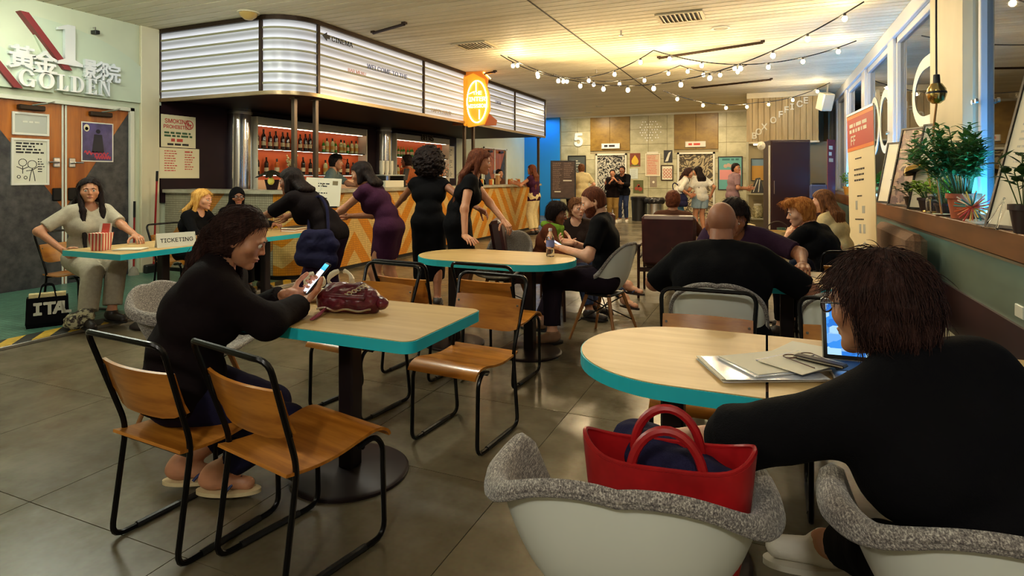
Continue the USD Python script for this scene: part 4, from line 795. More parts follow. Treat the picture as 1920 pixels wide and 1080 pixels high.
# --- hand: wrist at origin, fingers along +y, back of the hand +z, thumb on +x (a right hand seen with the palm down has its thumb at -x: mirrored by side)
def hand_mesh(curl=.35, h=.003, spread=.1, thumb=.4):
    B = [((-.024, .0, 0), (-.03, .075, 0), .014, .012), ((.0, .0, 0), (.0, .082, .002), .0155, .013), ((.022, .0, 0), (.028, .078, 0), .015, .012)]; G = []
    for i, (x, L, r) in enumerate(((.031, .071, .0085), (.011, .079, .0088), (-.010, .073, .0085), (-.029, .058, .0076))):
        p = arr(x, .08 - .004 * abs(i - 1), .0); a = 0.; sp = spread * (1.2 - i) * .5; seg = (L * .46, L * .3, L * .26)
        for j, l in enumerate(seg):
            a += curl * (1.0, 1.25, .9)[j] * (1 + .12 * i); q = p + l * arr(sin(sp) * cos(a), cos(sp) * cos(a), -sin(a)); G.append((p, q, r * (1 - .08 * j), r * (1 - .08 * (j + 1)))); p = q
    p = arr(.028, .018, -.004); th = []
    for l, a, z in ((.042, thumb + .45, -.25), (.03, thumb * .6 + .15, -.35 - curl * .3), (.025, thumb * .3, -.4 - curl * .5)):
        q = p + l * unit((sin(a + .3), cos(a + .3), z)); th.append((p, q, .0115, .0095)); p = q
    fn1, lo, hi = bones_fn(B + th[:1], .012); parts_ = [bones_fn(G[3 * i:3 * i + 3], .004)[0] for i in range(4)] + [bones_fn(th, .005)[0]]
    wr = bones_fn([((0, -.03, 0), (0, .01, 0), .022, .02)], .01)[0]
    def fn(P):
        d = smin(fn1(P), wr(P), .012)
        for g in parts_: d = smin(d, g(P), .005)
        return d
    pts = np.array([g[0] for g in G + th] + [g[1] for g in G + th]); return polygonise(fn, np.minimum(lo, pts.min(0) - .02) - arr(0, .03, 0), np.maximum(hi, pts.max(0) + .02), h, .012, smooth=3)
_hands = {}
def hand(curl, h, side, fwd, palm, o, s=1.):
    k = (round(curl, 2), h)
    if k not in _hands: _hands[k] = hand_mesh(curl, h)
    m = _hands[k].copy(); y = unit(fwd); z = -np.asarray(palm, float); z = unit(z - y * (z @ y)); x = np.cross(y, z)
    if side > 0: m.apply_transform(np.diag([-1., 1, 1, 1]))     # right hand: thumb on -x when the back is up
    m.invert() if side > 0 and m.volume < 0 else None
    m.apply_scale(s); return place_m(m, o, np.stack([x, y, z], 1))

def strands(o, mesh, hc, Rh, n, hst, hs):
    rg = np.random.RandomState(n); P, fi = trimesh.sample.sample_surface(mesh, n, seed=n); N = mesh.face_normals[fi]; q = (P - hc) @ Rh
    crown = hc + Rh @ arr(.01, -.03, .11) * hs; g = np.array([0, 0, -1.]) * .8 + (P - crown) / (np.linalg.norm(P - crown, axis=1, keepdims=True) + .02) * .9
    if hst == 'tied': tail = hc + Rh @ arr(0, -.12, -.04) * hs; g = unit_rows(tail - P) + np.array([0, 0, -.15])
    T = g - N * (g * N).sum(1, keepdims=True); T = unit_rows(T) + rg.normal(0, .22, T.shape); T = unit_rows(T - N * (T * N).sum(1, keepdims=True))
    L = rg.uniform(.02, .055, n)[:, None] * (1.4 if hst in ('long', 'bob') else 1.); C = [P - N * .001, P + T * L * .4 + N * .0035, P + T * L * .8 + N * .003 + np.array([0, 0, -.002]), P + T * L * 1.15 + N * .001 + np.array([0, 0, -.006])]
    pts = np.stack(C, 1).reshape(-1, 3); pp = str(o.GetPath()); c = UsdGeom.BasisCurves.Define(stage, pp + '/hair_strands'); c.CreateTypeAttr('linear'); c.CreateCurveVertexCountsAttr([4] * n)
    c.CreatePointsAttr([Gf.Vec3f(*map(float, p)) for p in pts]); c.CreateWidthsAttr([.0016, .0015, .0012, .0004] * n); c.SetWidthsInterpolation('vertex')
    UsdShade.MaterialBindingAPI.Apply(c.GetPrim()).Bind(UsdShade.MaterialBindingAPI(o).GetDirectBinding().GetMaterial()); tag(c.GetPrim(), kind='stuff')
def unit_rows(a): return a / (np.linalg.norm(a, axis=1, keepdims=True) + 1e-9)
SKIN = {}
def skin(n, c): return mat('skin_' + n, c, .5, col2=tuple(x * .86 for x in c), vs=(14, 14, 14), bump=.03, sss=.12)
sk_tan, sk_fair, sk_brown, sk_deep = skin('tan', srgb(196, 136, 100)), skin('fair', srgb(226, 168, 134)), skin('brown', srgb(150, 96, 66)), skin('deep', srgb(112, 68, 48))
def cloth(n, c, b=.25, f=.86): return mat('cloth_' + n, c, .9, spec=.12, col2=tuple(x * f for x in c), vs=(30, 30, 30), bump=b, bs=(260, 260, 260))
c_black, c_char, c_navy, c_grey, c_lgrey, c_white, c_cream, c_khaki, c_jean, c_ljean, c_plum, c_green, c_brown, c_mauve, c_rust = [cloth(n, srgb(*c)) for n, c in (
    ('black', (9, 8, 11)), ('brown_black', (22, 14, 16)), ('navy', (32, 30, 58)), ('grey', (150, 142, 128)), ('light_grey', (176, 166, 146)), ('white', (224, 220, 206)), ('cream', (220, 200, 150)), ('khaki', (150, 118, 64)), ('denim', (48, 58, 88)), ('light_denim', (150, 172, 186)), ('plum', (62, 28, 52)), ('lime', (128, 168, 52)), ('brown', (84, 52, 36)), ('mauve', (146, 116, 120)), ('rust', (170, 92, 50)))]
def hairm(n, c, c2): return mat('hair_' + n, c, .6, spec=.12, col2=c2, vs=(90, 90, 12), vdet=2, bump=.35, bs=(240, 240, 16))
h_black, h_dark, h_brown, h_ginger, h_blonde, h_red = hairm('black', srgb(20, 15, 15), srgb(40, 28, 26)), hairm('dark', srgb(36, 22, 20), srgb(62, 38, 32)), hairm('brown', srgb(84, 52, 32), srgb(130, 84, 50)), hairm('ginger', srgb(150, 84, 34), srgb(206, 138, 66)), hairm('blonde', srgb(196, 140, 62), srgb(226, 180, 100)), hairm('reddish', srgb(76, 36, 24), srgb(110, 60, 36))
m_eye, m_iris, m_lips, m_brow = mat('eye_white', srgb(220, 214, 204), .2), mat('iris_dark', srgb(34, 22, 16), .15), mat('lips', srgb(168, 84, 76), .45), mat('eyebrow', srgb(36, 24, 20), .8)
m_specs = mat('spectacle_frame', srgb(30, 22, 22), .3); m_lens = rawmat('spectacle_lens', {'t': ('transparent_bsdf', {}), 'g': ('glossy_bsdf', dict(roughness=.02)), 'x': ('mix_closure', dict(fac=.08))}, [('t.BSDF', 'x.closure1'), ('g.BSDF', 'x.closure2')], 'x.closure')
m_sneak, m_sole, m_shoe = mat('white_canvas_shoe', srgb(226, 218, 200), .7, bump=.1, vs=(80, 80, 80)), mat('rubber_sole', srgb(206, 198, 180), .6), mat('dark_shoe', srgb(40, 30, 26), .5)

def person(label, at, face, h=1.66, sex=0, pz=None, lean=(4, 4), roll=0, twist=0, head=(0, 0, 0), hl=None, hr=None, pole_l=None, pole_r=None, fl=None, fr=None, kn_l=None, kn_r=None, toe=(None, None),
           sk=sk_tan, shirt=None, trousers=None, dress=None, shoes=None, hair=('short', h_black), fat=1., res=.014, curl=(.35, .35), palm=(None, None), hand_dir=(None, None), specs=False, sandals=None, socks=None, extra=None, group=None, neckz=0.):
    """at: pelvis x, y; face: degrees ccw from +y; feet and hands are world targets of ankle and wrist"""
    s = h / 1.68; fem = sex; R0_ = rotz(face); pel = arr(at[0], at[1], pz if pz is not None else .93 * s); near = res < .012
    t = thing('person', label, 'person', (0, 0, 0), 0, group)
    R1 = R0_ @ rotx(-lean[0]) @ roty(roll); R2 = R0_ @ rotz(twist) @ rotx(-(lean[0] + lean[1])) @ roty(roll)
    waist = pel + R1 @ arr(0, -.01, .14) * s; chest = waist + R2 @ arr(0, .01, .17) * s; neck = chest + R2 @ arr(0, -.01, .17 + neckz) * s
    shw = (.172 - .018 * fem) * s * (1 + .25 * (fat - 1)); sh = {-1: chest + R2 @ arr(-shw, -.005, .118 * s), 1: chest + R2 @ arr(shw, -.005, .118 * s)}
    Rh = R0_ @ rotz(head[0]) @ rotx(head[1]) @ roty(head[2]); hs = s * .99
    hc = neck + R2 @ arr(0, .008, .055) * s + Rh @ arr(0, .03, .095) * s
    hip = {i: pel + R0_ @ arr(i * .088 * s, 0, -.02 * s) for i in (-1, 1)}
    LA, LF, LT, LS = .285 * s, .25 * s, .425 * s, .415 * s; up_ = arr(0, 0, 1); fwd, rt = R0_[:, 1], R0_[:, 0]
    el, wrist, kn, ank = {}, {}, {}, {}
    for i, tg, pl in ((-1, hl, pole_l), (1, hr, pole_r)):
        if tg is None: tg = sh[i] + R0_ @ arr(i * .07, .06, -.50) * s
        el[i], wrist[i] = ik(sh[i], tg, LA, LF, pl if pl is not None else rt * i * .5 - fwd * .6 - up_ * .6)
    for i, tg, kp in ((-1, fl, kn_l), (1, fr, kn_r)):
        if tg is None: tg = pel + R0_ @ arr(i * .1, .0, 0) * s; tg = arr(tg[0], tg[1], .085 * s)
        kn[i], ank[i] = ik(hip[i], tg, LT, LS, kp if kp is not None else fwd + up_ * .25)
    toes = {}
    for i, q in ((-1, toe[0]), (1, toe[1])):
        d = unit(arr(*q, 0) if q is not None and len(q) == 2 else (q if q is not None else R0_ @ arr(i * .18, 1, 0))); toes[i] = ank[i] + d * .15 * s - up_ * (.055 * s if q is None or len(q) == 2 else 0)
    w = fat; X = R2[:, 0]; X1 = R1[:, 0]; Y2 = R2[:, 1]; bust = .035 * fem
    torso = [(pel - X1 * .07 * s * w, pel + X1 * .07 * s * w, .108 * s * w, .108 * s * w), (waist - X1 * .055 * s * w, waist + X1 * .055 * s * w, (.098 - .012 * fem) * s * w, (.098 - .012 * fem) * s * w),
             (chest - X * .075 * s * w, chest + X * .075 * s * w, .105 * s * w, .105 * s * w), (chest + R2 @ arr(-.1, 0, .1) * s, chest + R2 @ arr(.1, 0, .1) * s, .068 * s * w, .068 * s * w),
             (pel, waist, .1 * s * w, .09 * s * w), (waist, chest, .09 * s * w, .1 * s * w)]
    if fem: torso += [(chest + R2 @ arr(i * .07, .075, .0) * s, chest + R2 @ arr(i * .066, .085, -.02) * s, .055 * s, .055 * s) for i in (-1, 1)]
    if fat > 1.15: torso += [(waist + R1 @ arr(0, .05, -.02) * s, waist + R1 @ arr(0, .06, .04) * s, .13 * s * w, .12 * s * w)]
    trap = [(neck - R2 @ arr(0, 0, .01), sh[i] - R2 @ arr(i * .02, 0, -.0), .048 * s, .05 * s * w) for i in (-1, 1)]
    am = 1 + .5 * (w - 1) - .1 * fem
    arms = {i: [(sh[i], el[i], .052 * s * am, .04 * s * am), (el[i], wrist[i], .04 * s * am, .026 * s)] for i in (-1, 1)}
    legs = {i: [(hip[i], kn[i], .088 * s * (1 + .5 * (w - 1)), .056 * s), (kn[i], ank[i], .056 * s, .037 * s), (kn[i] + unit(ank[i] - kn[i]) * .06 * s - unit(np.cross(np.cross(kn[i] - hip[i], ank[i] - kn[i] + 1e-6 * fwd), ank[i] - kn[i])) * 0, kn[i] + unit(ank[i] - kn[i]) * .2 * s, .054 * s, .045 * s)] for i in (-1, 1)}
    feet = {i: [(ank[i] - unit(toes[i] - ank[i]) * .03 * s - up_ * .035 * s, toes[i], .036 * s, .026 * s), (ank[i], ank[i] - up_ * .03 * s, .036 * s, .036 * s)] for i in (-1, 1)}
    neckb = [(neck - R2 @ arr(0, 0, .03) * s, hc - Rh @ arr(0, .03, .05) * s, (.058 - .008 * fem) * s * (1 + .35 * (w - 1)), (.054 - .008 * fem) * s * (1 + .35 * (w - 1)))]
    body = solid(torso + trap + arms[-1] + arms[1] + legs[-1] + legs[1] + feet[-1] + feet[1] + neckb, res, .03 * s)
    hm = head_mesh(fem, .0045 if near else .0085); hm.apply_scale(hs); hm = place_m(hm, hc, Rh); bits = [body, hm]; hand_dirs = {}
    for j, i in enumerate((-1, 1)):
        hd = unit(hand_dir[j]) if hand_dir[j] is not None else unit(wrist[i] - el[i]); pm = palm[j] if palm[j] is not None else -rt * i
        bits.append(hand(curl[j], .003 if near else .0062, i, hd, pm, wrist[i] + hd * .012 * s, s)); hand_dirs[i] = hd
    try:
        mm = [m3.Manifold(m3.Mesh(np.asarray(b.vertices, np.float32), np.asarray(b.faces, np.uint32))) for b in bits]
        if any(q.is_empty() for q in mm): raise ValueError
        u = mm[0]
        for q in mm[1:]: u = u + q
        um = u.to_mesh(); bm = trimesh.Trimesh(um.vert_properties[:, :3], um.tri_verts, process=False)
    except Exception: bm = cat(bits)
    part(t, 'body', bm, sk, smooth=True)
    hp = lambda m: place_m(m, hc, Rh @ (np.eye(3) * hs))
    for i in (-1, 1):
        e = part(t, 'eye', hp(xf(trimesh.creation.icosphere(2, .0125), (i * .031, .0765, -.001))), m_eye, smooth=True); part(e, 'iris', hp(xf(trimesh.creation.icosphere(1, .0064), (i * .031, .0862, -.001), 0, (1, .6, 1))), m_iris, smooth=True)
        part(t, 'eyebrow', hp(tube([(i * .014, .092, .0165), (i * .03, .0905, .021), (i * .046, .079, .017)], [.0022, .003, .0015], 6)), m_brow, smooth=True)
    part(t, 'lips', hp(cat([tube([(-.021, .0835, -.065), (-.008, .0925, -.0605), (0, .0925, -.062), (.008, .0925, -.0605), (.021, .0835, -.065)], [.0012, .0034, .003, .0034, .0012], 6), tube([(-.018, .0835, -.067), (0, .0915, -.0705), (.018, .0835, -.067)], [.0012, .0042, .0012], 6)])), m_lips, smooth=True)
    # ---- hair
    hst, hmm = hair[0], hair[1]; hh = .006 if near else .01; RhT = Rh * hs
    loc = lambda P: (P - hc) @ Rh / hs
    def W(*v): return hc + Rh @ arr(*v) * hs
    fl_ = [(W(0, -.02, .035), W(0, -.02, .036), .1 * hs, .1 * hs)]
    def face_cut(front=.052, top=.062, low=-.03, side=.0):
        # removes the face: a wedge in front of the ears below the hair line
        def c(P):
            q = loc(P); y, z = q[:, 1], q[:, 2]; lim = top - .25 * np.abs(q[:, 0]) ; return hs * np.minimum(np.minimum(y - (side - .2 * np.abs(q[:, 0]) + .02), lim - z), .1 - 0 * z)
        return c
    def cap_fn(th, frizz, stretch, seed, low=-.075, fr=None):
        nz = frizz
        def fn(P):
            q = loc(P); d = ell(q, (0, -.016, .022), (.081 + th, .1 + th, .095 + th)); back = ell(q, (0, -.045, -.045), (.07 + th * .6, .058 + th, .06)); d = smin(d, back, .03)
            if nz: d = d + (meshkit.fbm(q * np.asarray(stretch), 3, seed) - .5) * 2 * nz
            d = np.maximum(d, low - q[:, 2])
            x = np.abs(q[:, 0]); hl_ = (fr or (lambda x, q: .07 - .35 * np.maximum(x - .02, 0)))(x, q)
            cutf = np.minimum(q[:, 1] - (.0 + .5 * np.clip(q[:, 2] + .02, 0, .2)), hl_ - q[:, 2]); d = np.maximum(d, cutf)
            return d * hs
        return fn
    def hair_obj(fn, lo, hi, label=None, m=hmm, name='hair'):
        hmesh = polygonise(fn, lo, hi, hh, .03, smooth=2); o = part(t, name, hmesh, m, label, smooth=True)
        if res < .0135 and hst != 'crop': strands(o, hmesh, hc, Rh, 2600 if near else 900, hst, hs)
        return o
    lo0, hi0 = hc - .17 * hs, hc + .17 * hs
    down = -up_
    if hst in ('short', 'crop', 'quiff', 'tuft'):
        th = {'short': .012, 'crop': .003, 'quiff': .014, 'tuft': .02}[hst]; base = cap_fn(th, {'crop': .002}.get(hst, .011), (46, 20, 24), 3, {'crop': -.07, 'tuft': -.115}.get(hst, -.085))
        if hst == 'quiff':
            qb = bones_fn([(W(-.03, .05, .1), W(.02, .1, .1), .035 * hs, .025 * hs), (W(.03, .04, .1), W(-.04, .09, .095), .036 * hs, .02 * hs), (W(-.02, .09, .09), W(-.05, .1, .065), .018 * hs, .008)], .02, noise_=.008, nf=26)[0]; hair_obj(lambda P: smin(base(P), qb(P), .02), lo0 - .02, hi0 + .02)
        else: hair_obj(base, lo0, hi0)
    elif hst == 'afro':
        c = W(0, -.03, .03); hair_obj(lambda P: np.maximum(np.linalg.norm((P - c) * (1, 1, .92), axis=1) - hair[2] + (meshkit.fbm(P * 38, 3, 4) - .5) * .06, hs * np.minimum(loc(P)[:, 1] - .03, .05 - loc(P)[:, 2])), c - hair[2] - .05, c + hair[2] + .05)
    elif hst in ('long', 'bob', 'wavy'):
        L = hair[2]; base = cap_fn(.014, .009, (60, 24, 12), 5, -.2, lambda x, q: .074 - .5 * np.maximum(x - .012, 0)); bb = []
        side_ = hair[3] if len(hair) > 3 else 0
        for q, rr in ((-.06, .026), (-.03, .034), (0, .036), (.03, .034), (.06, .026)):
            a = W(q, -.085 + abs(q) * .5, .0); b_ = neck + R2 @ arr(q * 1.5, -.085, -.02); c_ = b_ + (-R2[:, 2] * .75 + down * .25) * max(L - .18, .01)
            bb += [(a, b_, rr * hs, rr * hs * 1.1)] + ([(b_, c_, rr * hs * 1.1, rr * hs * .6)] if L > .2 else [])
        for i in (-1, 1):
            if side_ != 2:
                a = W(i * .084, -.012, .01); b_ = W(i * .088, .0, -.09) if L <= .2 else neck + R2 @ arr(i * .085, .09 if side_ == 1 else .02, -.03 if side_ == 1 else .0); bb.append((a, b_, .022 * hs, .024 * hs)); 
                if L > .2: bb.append((b_, b_ + R2 @ arr(i * .0, .1 if side_ == 1 else -.02, -.5 * 0 - (L - .18) * .8), .026 * hs, .014 * hs))
        bf, blo, bhi = bones_fn(bb, .02, noise_=.007, nf=30, stretch=(2.2, 2.2, .35)); hair_obj(lambda P: smin(base(P), bf(P), .02), np.minimum(lo0, blo), np.maximum(hi0, bhi))
    elif hst == 'tied':
        base = cap_fn(.012, .007, (60, 16, 40), 6, -.09, lambda x, q: .078 - .3 * np.maximum(x - .03, 0)); bun = hair[2] if len(hair) > 2 else 'tail'
        bb = [(W(0, -.1, -.01), W(0, -.12, -.05), .04 * hs, .034 * hs), (W(0, -.12, -.05), neck + R2 @ arr(.0, -.095, -.01), .034 * hs, .03 * hs), (neck + R2 @ arr(.0, -.095, -.01), neck + R2 @ arr(0.02, -.1, -.13), .028 * hs, .016)]
        bf, blo, bhi = bones_fn(bb, .02, noise_=.006, nf=34, stretch=(2, 2, .5)); o = hair_obj(lambda P: smin(base(P), bf(P), .02), np.minimum(lo0, blo), np.maximum(hi0, bhi))
        part(t, 'hair_tie', tube([W(.032 * cos(a), -.128 + .006 * sin(a), -.02 + .032 * sin(a)) for a in np.linspace(0, 2 * PI, 14, endpoint=False)], .006, 6, True), m_black)
    elif hst == 'hijab':
        fn0 = lambda P: ell(loc(P), (0, -.012, .012), (.094, .112, .118)) * hs; bb = [(W(0, -.03, -.06), neck + R2 @ arr(0, 0, 0), .085 * hs, .1 * hs), (neck, chest + R2 @ arr(0, .03, .07), .1 * hs, .12 * hs), (sh[-1], sh[1], .06 * s, .06 * s)]
        bf, blo, bhi = bones_fn(bb, .05, noise_=.006, nf=14); cf = lambda P: -ell(loc(P), (0, .12, -.022), (.058, .09, .082)) * hs
        part(t, 'headscarf', polygonise(lambda P: np.maximum(smin(fn0(P), bf(P), .04), cf(P)), np.minimum(lo0, blo), np.maximum(hi0, bhi), hh, .03), hmm, 'black headscarf', smooth=True)
    if hst == 'cap_' or (len(hair) > 2 and hair[-1] == 'cap'):
        part(t, 'cap', hp(cat([xf(lathe([(0, .075), (.05, .07), (.085, .04), (.096, 0), (.09, 0), (0, .06)], 20), (0, -.01, .06)), xf(extr(sg.Point(0, 0).buffer(.085, 10).intersection(sg.box(-.1, 0, .1, .1)), .006), (0, .06, .058), (-8, 0, 0))])), c_black)
    if extra == 'beard': part(t, 'beard', hp(polygonise(lambda P: np.maximum(head_fn(P, 0.) - .0035 - (meshkit.fbm(P * 120, 2, 8) - .5) * .003, np.maximum(np.maximum(P[:, 2] + .048 - .3 * np.maximum(np.abs(P[:, 0]) - .03, 0), .0 - P[:, 1]), .012 - np.linalg.norm((P - np.array([0, .09, -.066])) * (.6, 1, 1), axis=1))), (-.09, -.02, -.13), (.09, .12, -.02), .005, .03, smooth=1)), hmm, smooth=True)
    if specs:
        for i in (-1, 1):
            g = part(t, 'spectacles', hp(cat([tube([(i * .032 + .024 * cos(a), .104 - .004 * abs(cos(a)), -.001 + .018 * sin(a)) for a in np.linspace(0, 2 * PI, 18, endpoint=False)], .0022, 6, True), tube([(i * .055, .1, .004), (i * .079, .05, .006), (i * .082, -.01, .004), (i * .08, -.03, -.012)], .0022, 6)])), m_specs)
            part(g, 'lens', hp(xf(lathe([(0, 0), (.023, 0), (.023, .001), (0, .001)], 16), (i * .032, .1035, -.001), (-90, 0, 0))), m_lens)
        part(t, 'nose_bridge', hp(tube([(-.009, .108, .001), (0, .112, .004), (.009, .108, .001)], .002, 6)), m_specs)
    # ---- clothes
    def sleeve(i, f_, dr):
        a, b, c = sh[i], el[i], wrist[i]
        if f_ <= 0: return []
        if f_ <= 1: q = a + (b - a) * f_; return [(a, q, .052 * s * am + dr, (.052 - .012 * f_) * s * am + dr * 1.25, 2)]
        q = b + (c - b) * (f_ - 1); return [(a, b, .052 * s * am + dr, .041 * s * am + dr), (b, q, .041 * s * am + dr, (.041 - .014 * (f_ - 1)) * s * am + dr, 2)]
    if shirt:
        m_, sl, hem = shirt[:3]; dr = shirt[3] if len(shirt) > 3 else .012
        sls = sl if np.ndim(sl) else (sl, sl)
        tb = [(a, b, ra + dr, rb + dr) for a, b, ra, rb in torso] + [(a, b, ra + dr * .9, rb + dr * .9) for a, b, ra, rb in trap] + sleeve(-1, sls[0], dr) + sleeve(1, sls[1], dr)
        if hem < -.1: tb += [(hip[i], hip[i] + unit(kn[i] - hip[i]) * .12 * s, .1 * s * w + dr, .098 * s * w + dr) for i in (-1, 1)]
        ncut = neck + R2 @ arr(0, .03, .012) * s
        part(t, 'shirt', solid(tb, res, .035 * s, cuts=[(pel + R1 @ arr(0, 0, hem), -R1[:, 2]), lambda P, c=ncut: (.066 * s - np.linalg.norm((P - c) @ R2 * (1, 1, .8), axis=1))], noise_=.008 if near else .005, nf=9 if near else 7, seed=int(abs(at[0] * 100))), m_, smooth=True)
    if dress:
        m_, sl, ln, fl2 = dress; tb = [(a, b, ra + .01, rb + .01) for a, b, ra, rb in torso] + sleeve(-1, sl, .012) + sleeve(1, sl, .012) + ([(a, b, ra + .008, rb + .008) for a, b, ra, rb in trap] if sl > 0 else [])
        mid = (kn[-1] + kn[1]) / 2; dn = unit(mid - pel); end = pel + dn * ln
        tb += [(pel - rt * .07, end - rt * fl2, .12 * s, .12 * s, 2), (pel + rt * .07, end + rt * fl2, .12 * s, .12 * s, 2)]
        part(t, 'dress', solid(tb, res, .04 * s, noise_=.006, nf=8, cuts=[lambda P, c=neck + R2 @ arr(0, .04, .0) * s: (.085 * s - np.linalg.norm((P - c) @ R2 * (1, 1, .7), axis=1))]), m_, smooth=True)
    if trousers:
        m_, f_ = trousers[:2]; dr = trousers[2] if len(trousers) > 2 else .012; tb = [(torso[0][0], torso[0][1], torso[0][2] + dr * .7, torso[0][3] + dr * .7), (pel, waist, .1 * s * w + dr * .5, .092 * s * w + dr * .5)]
        for i in (-1, 1):
            r0 = .088 * s * (1 + .5 * (w - 1)) + dr
            if f_ <= 1: tb.append((hip[i], hip[i] + (kn[i] - hip[i]) * f_, r0, r0 - .02 * f_ + .012, 2))
            else: tb += [(hip[i], kn[i], r0, .058 * s + dr), (kn[i], kn[i] + (ank[i] - kn[i]) * (f_ - 1), .06 * s + dr, .046 * s + dr, 2)]
        part(t, 'trousers', solid(tb, res, .025 * s, cuts=[(pel + R1 @ arr(0, 0, .1 * s), R1[:, 2])], noise_=.006, nf=9, seed=3), m_, smooth=True)
    if shoes:
        for i in (-1, 1):
            d = unit(toes[i] - ank[i]); bs_ = [(a, b, ra + .008, rb + .009) for a, b, ra, rb in feet[i]] + [(ank[i] - up_ * .01, ank[i] + up_ * .012, .046 * s, .046 * s, 2)]
            fz = min(ank[i][2] - .083 * s, toes[i][2] - .029 * s); sh_ = part(t, 'shoe', solid(bs_, .008 if near else .012, .015, cuts=[(arr(0, 0, fz + .012), -up_)] if d[2] > -.6 else []), shoes, smooth=True)
            dd = unit(arr(d[0], d[1], 0)); sd = np.cross(up_, dd); c = ank[i] + dd * .05 * s; so_ = sa.scale(sg.Point(0, 0).buffer(1, 12), .052 * s, .142 * s); part(sh_, 'sole', frame(xf(extr(so_, .02)), arr(c[0], c[1], max(fz, 0.001)), sd * -1, dd, up_), m_sole if shoes is m_sneak else m_black)
    if sandals:
        for i in (-1, 1):
            d = unit(toes[i] - ank[i]); dd = unit(arr(d[0], d[1], 0)); sd = np.cross(dd, up_); c = ank[i] + dd * .06 * s; z0 = max(min(ank[i][2] - .085 * s, toes[i][2] - .035 * s), .001)
            so_ = sa.scale(sg.Point(0, 0).buffer(1, 12), .048 * s, .135 * s); f_ = part(t, 'sandal', frame(extr(so_, .016), arr(c[0], c[1], z0), sd, dd, up_), sandals)
            top_ = arr(toes[i][0], toes[i][1], z0 + .07 * s) - dd * .05; part(f_, 'strap', tube(bend([top_ + sd * .045 - dd * .03 - up_ * .05, top_ + dd * .02, top_ + dd * .05 - up_ * .03, top_ + dd * .02, top_ - sd * .045 - dd * .03 - up_ * .05], .02), .006, 6), m_strap_blue)
    if isinstance(extra, tuple) and extra[0] == 'scarf':
        sb = [(neck + R2 @ arr(.085 * cos(a), .02 + .085 * sin(a), .0), neck + R2 @ arr(.085 * cos(a + .7), .02 + .085 * sin(a + .7), .0), .034, .034) for a in np.arange(0, 6.2, .7)] + [(neck + R2 @ arr(i * .06, .09, -.02), chest + R2 @ arr(i * .065, .135, -.06), .036, .045) for i in (-1, 1)] + [(chest + R2 @ arr(i * .065, .135, -.06), waist + R2 @ arr(i * .07, .135, .02), .045, .04) for i in (-1, 1)]
        part(t, 'scarf', solid(sb, .011, .02, noise_=.01, nf=16), extra[1], 'lime green scarf', smooth=True)
    J = dict(neck=neck, chest=chest, pel=pel, sh=sh, el=el, wrist=wrist, kn=kn, ank=ank, hc=hc, Rh=Rh, R2=R2, R0=R0_, hd=hand_dirs, s=s)
    return t, J
m_strap_blue = mat('navy_strap', srgb(34, 48, 96), .6)
A = arr
flip = mat('tan_flipflop', srgb(206, 184, 140), .6)
# --- foreground
P1, J1 = person('person in brown-black long-sleeved top leaning over the square table, looking at a phone', (-2.20, 1.71), -47, 1.70, 1, .53, lean=(7, 14), head=(-8, -24, 0), twist=-6,
    hr=A(-1.93, 2.10, .80), hl=A(-2.04, 2.12, .83), pole_r=A(.5, -.3, -.6), pole_l=A(-.6, .1, -.6), fl=A(-2.36, 1.82, .12), fr=A(-2.17, 1.83, .11), kn_l=A(.5, .8, .4), kn_r=A(.9, .3, .35), toe=(A(.8, .5, -.32), A(.85, .4, -.32)),
    sk=sk_tan, shirt=(c_char, 1.85, -.08, .028), trousers=(c_navy, 1.72, .02), sandals=flip, hair=('tied', h_dark), res=.0105, curl=(.75, .55), palm=(A(.45, -.3, .85), A(-.4, -.3, .85)), hand_dir=(A(.6, .75, -.08), A(-.1, .85, .4)), fat=1.12)
P2, J2 = person('person in black with short dark hair and glasses reaching into the red handbag', (.48, 1.46), 22, 1.66, 1, .52, lean=(13, 14), roll=-16, twist=4, head=(30, -8, 4), hl=A(-.30, 1.58, .67), hr=A(.46, 1.96, .80), pole_l=A(-.2, -.9, -.3), pole_r=A(.9, -.3, -.5),
    fl=A(.13, 2.3, .13), fr=A(.62, 1.98, .09), kn_l=A(-.2, .8, .7), kn_r=A(.2, .8, .6), toe=(A(-.97, -.25, -.16), None), sk=sk_tan, shirt=(c_black, (1.02, 1.6), -.12, .03), trousers=(c_black, 1.6, .02), shoes=m_sneak, hair=('tuft', h_dark), res=.0105, curl=(.5, .4), palm=(A(.2, .3, -.9), A(0, 0, -1)), hand_dir=(A(-.75, .3, -.5), None), specs=True, fat=1.02)
# --- ticket table
person('woman in grey dress shirt with long black hair seated at the ticket table, facing us', (-6.12, 3.70), -98, 1.72, 1, .60, lean=(3, 3), head=(-20, 2, 0), hl=A(-5.52, 3.8, .80), hr=A(-6.02, 3.42, .70), pole_r=A(-.6, -.9, .1), fl=A(-5.62, 3.62, .115), fr=A(-5.58, 3.38, .115), sk=sk_tan, shirt=(c_lgrey, .8, -.1, .018), trousers=(c_lgrey, 1.85, .03), shoes=m_shoe, hair=('long', h_black, .66, 1), res=.012, palm=(A(0, 0, -1), None))
person('woman with long blonde hair in black top seated at the ticket table in profile', (-6.02, 4.72), -78, 1.62, 1, .55, lean=(10, 12), head=(6, -4, 0), hl=A(-5.5, 4.95, .80), hr=A(-5.5, 4.7, .80), fl=A(-5.66, 4.8, .09), fr=A(-5.66, 4.6, .09), sk=sk_fair, shirt=(c_black, 1.5, -.1), trousers=(c_black, 1.8), shoes=m_shoe, hair=('long', h_blonde, .34), res=.013, palm=(A(0, 0, -1), A(0, 0, -1)))
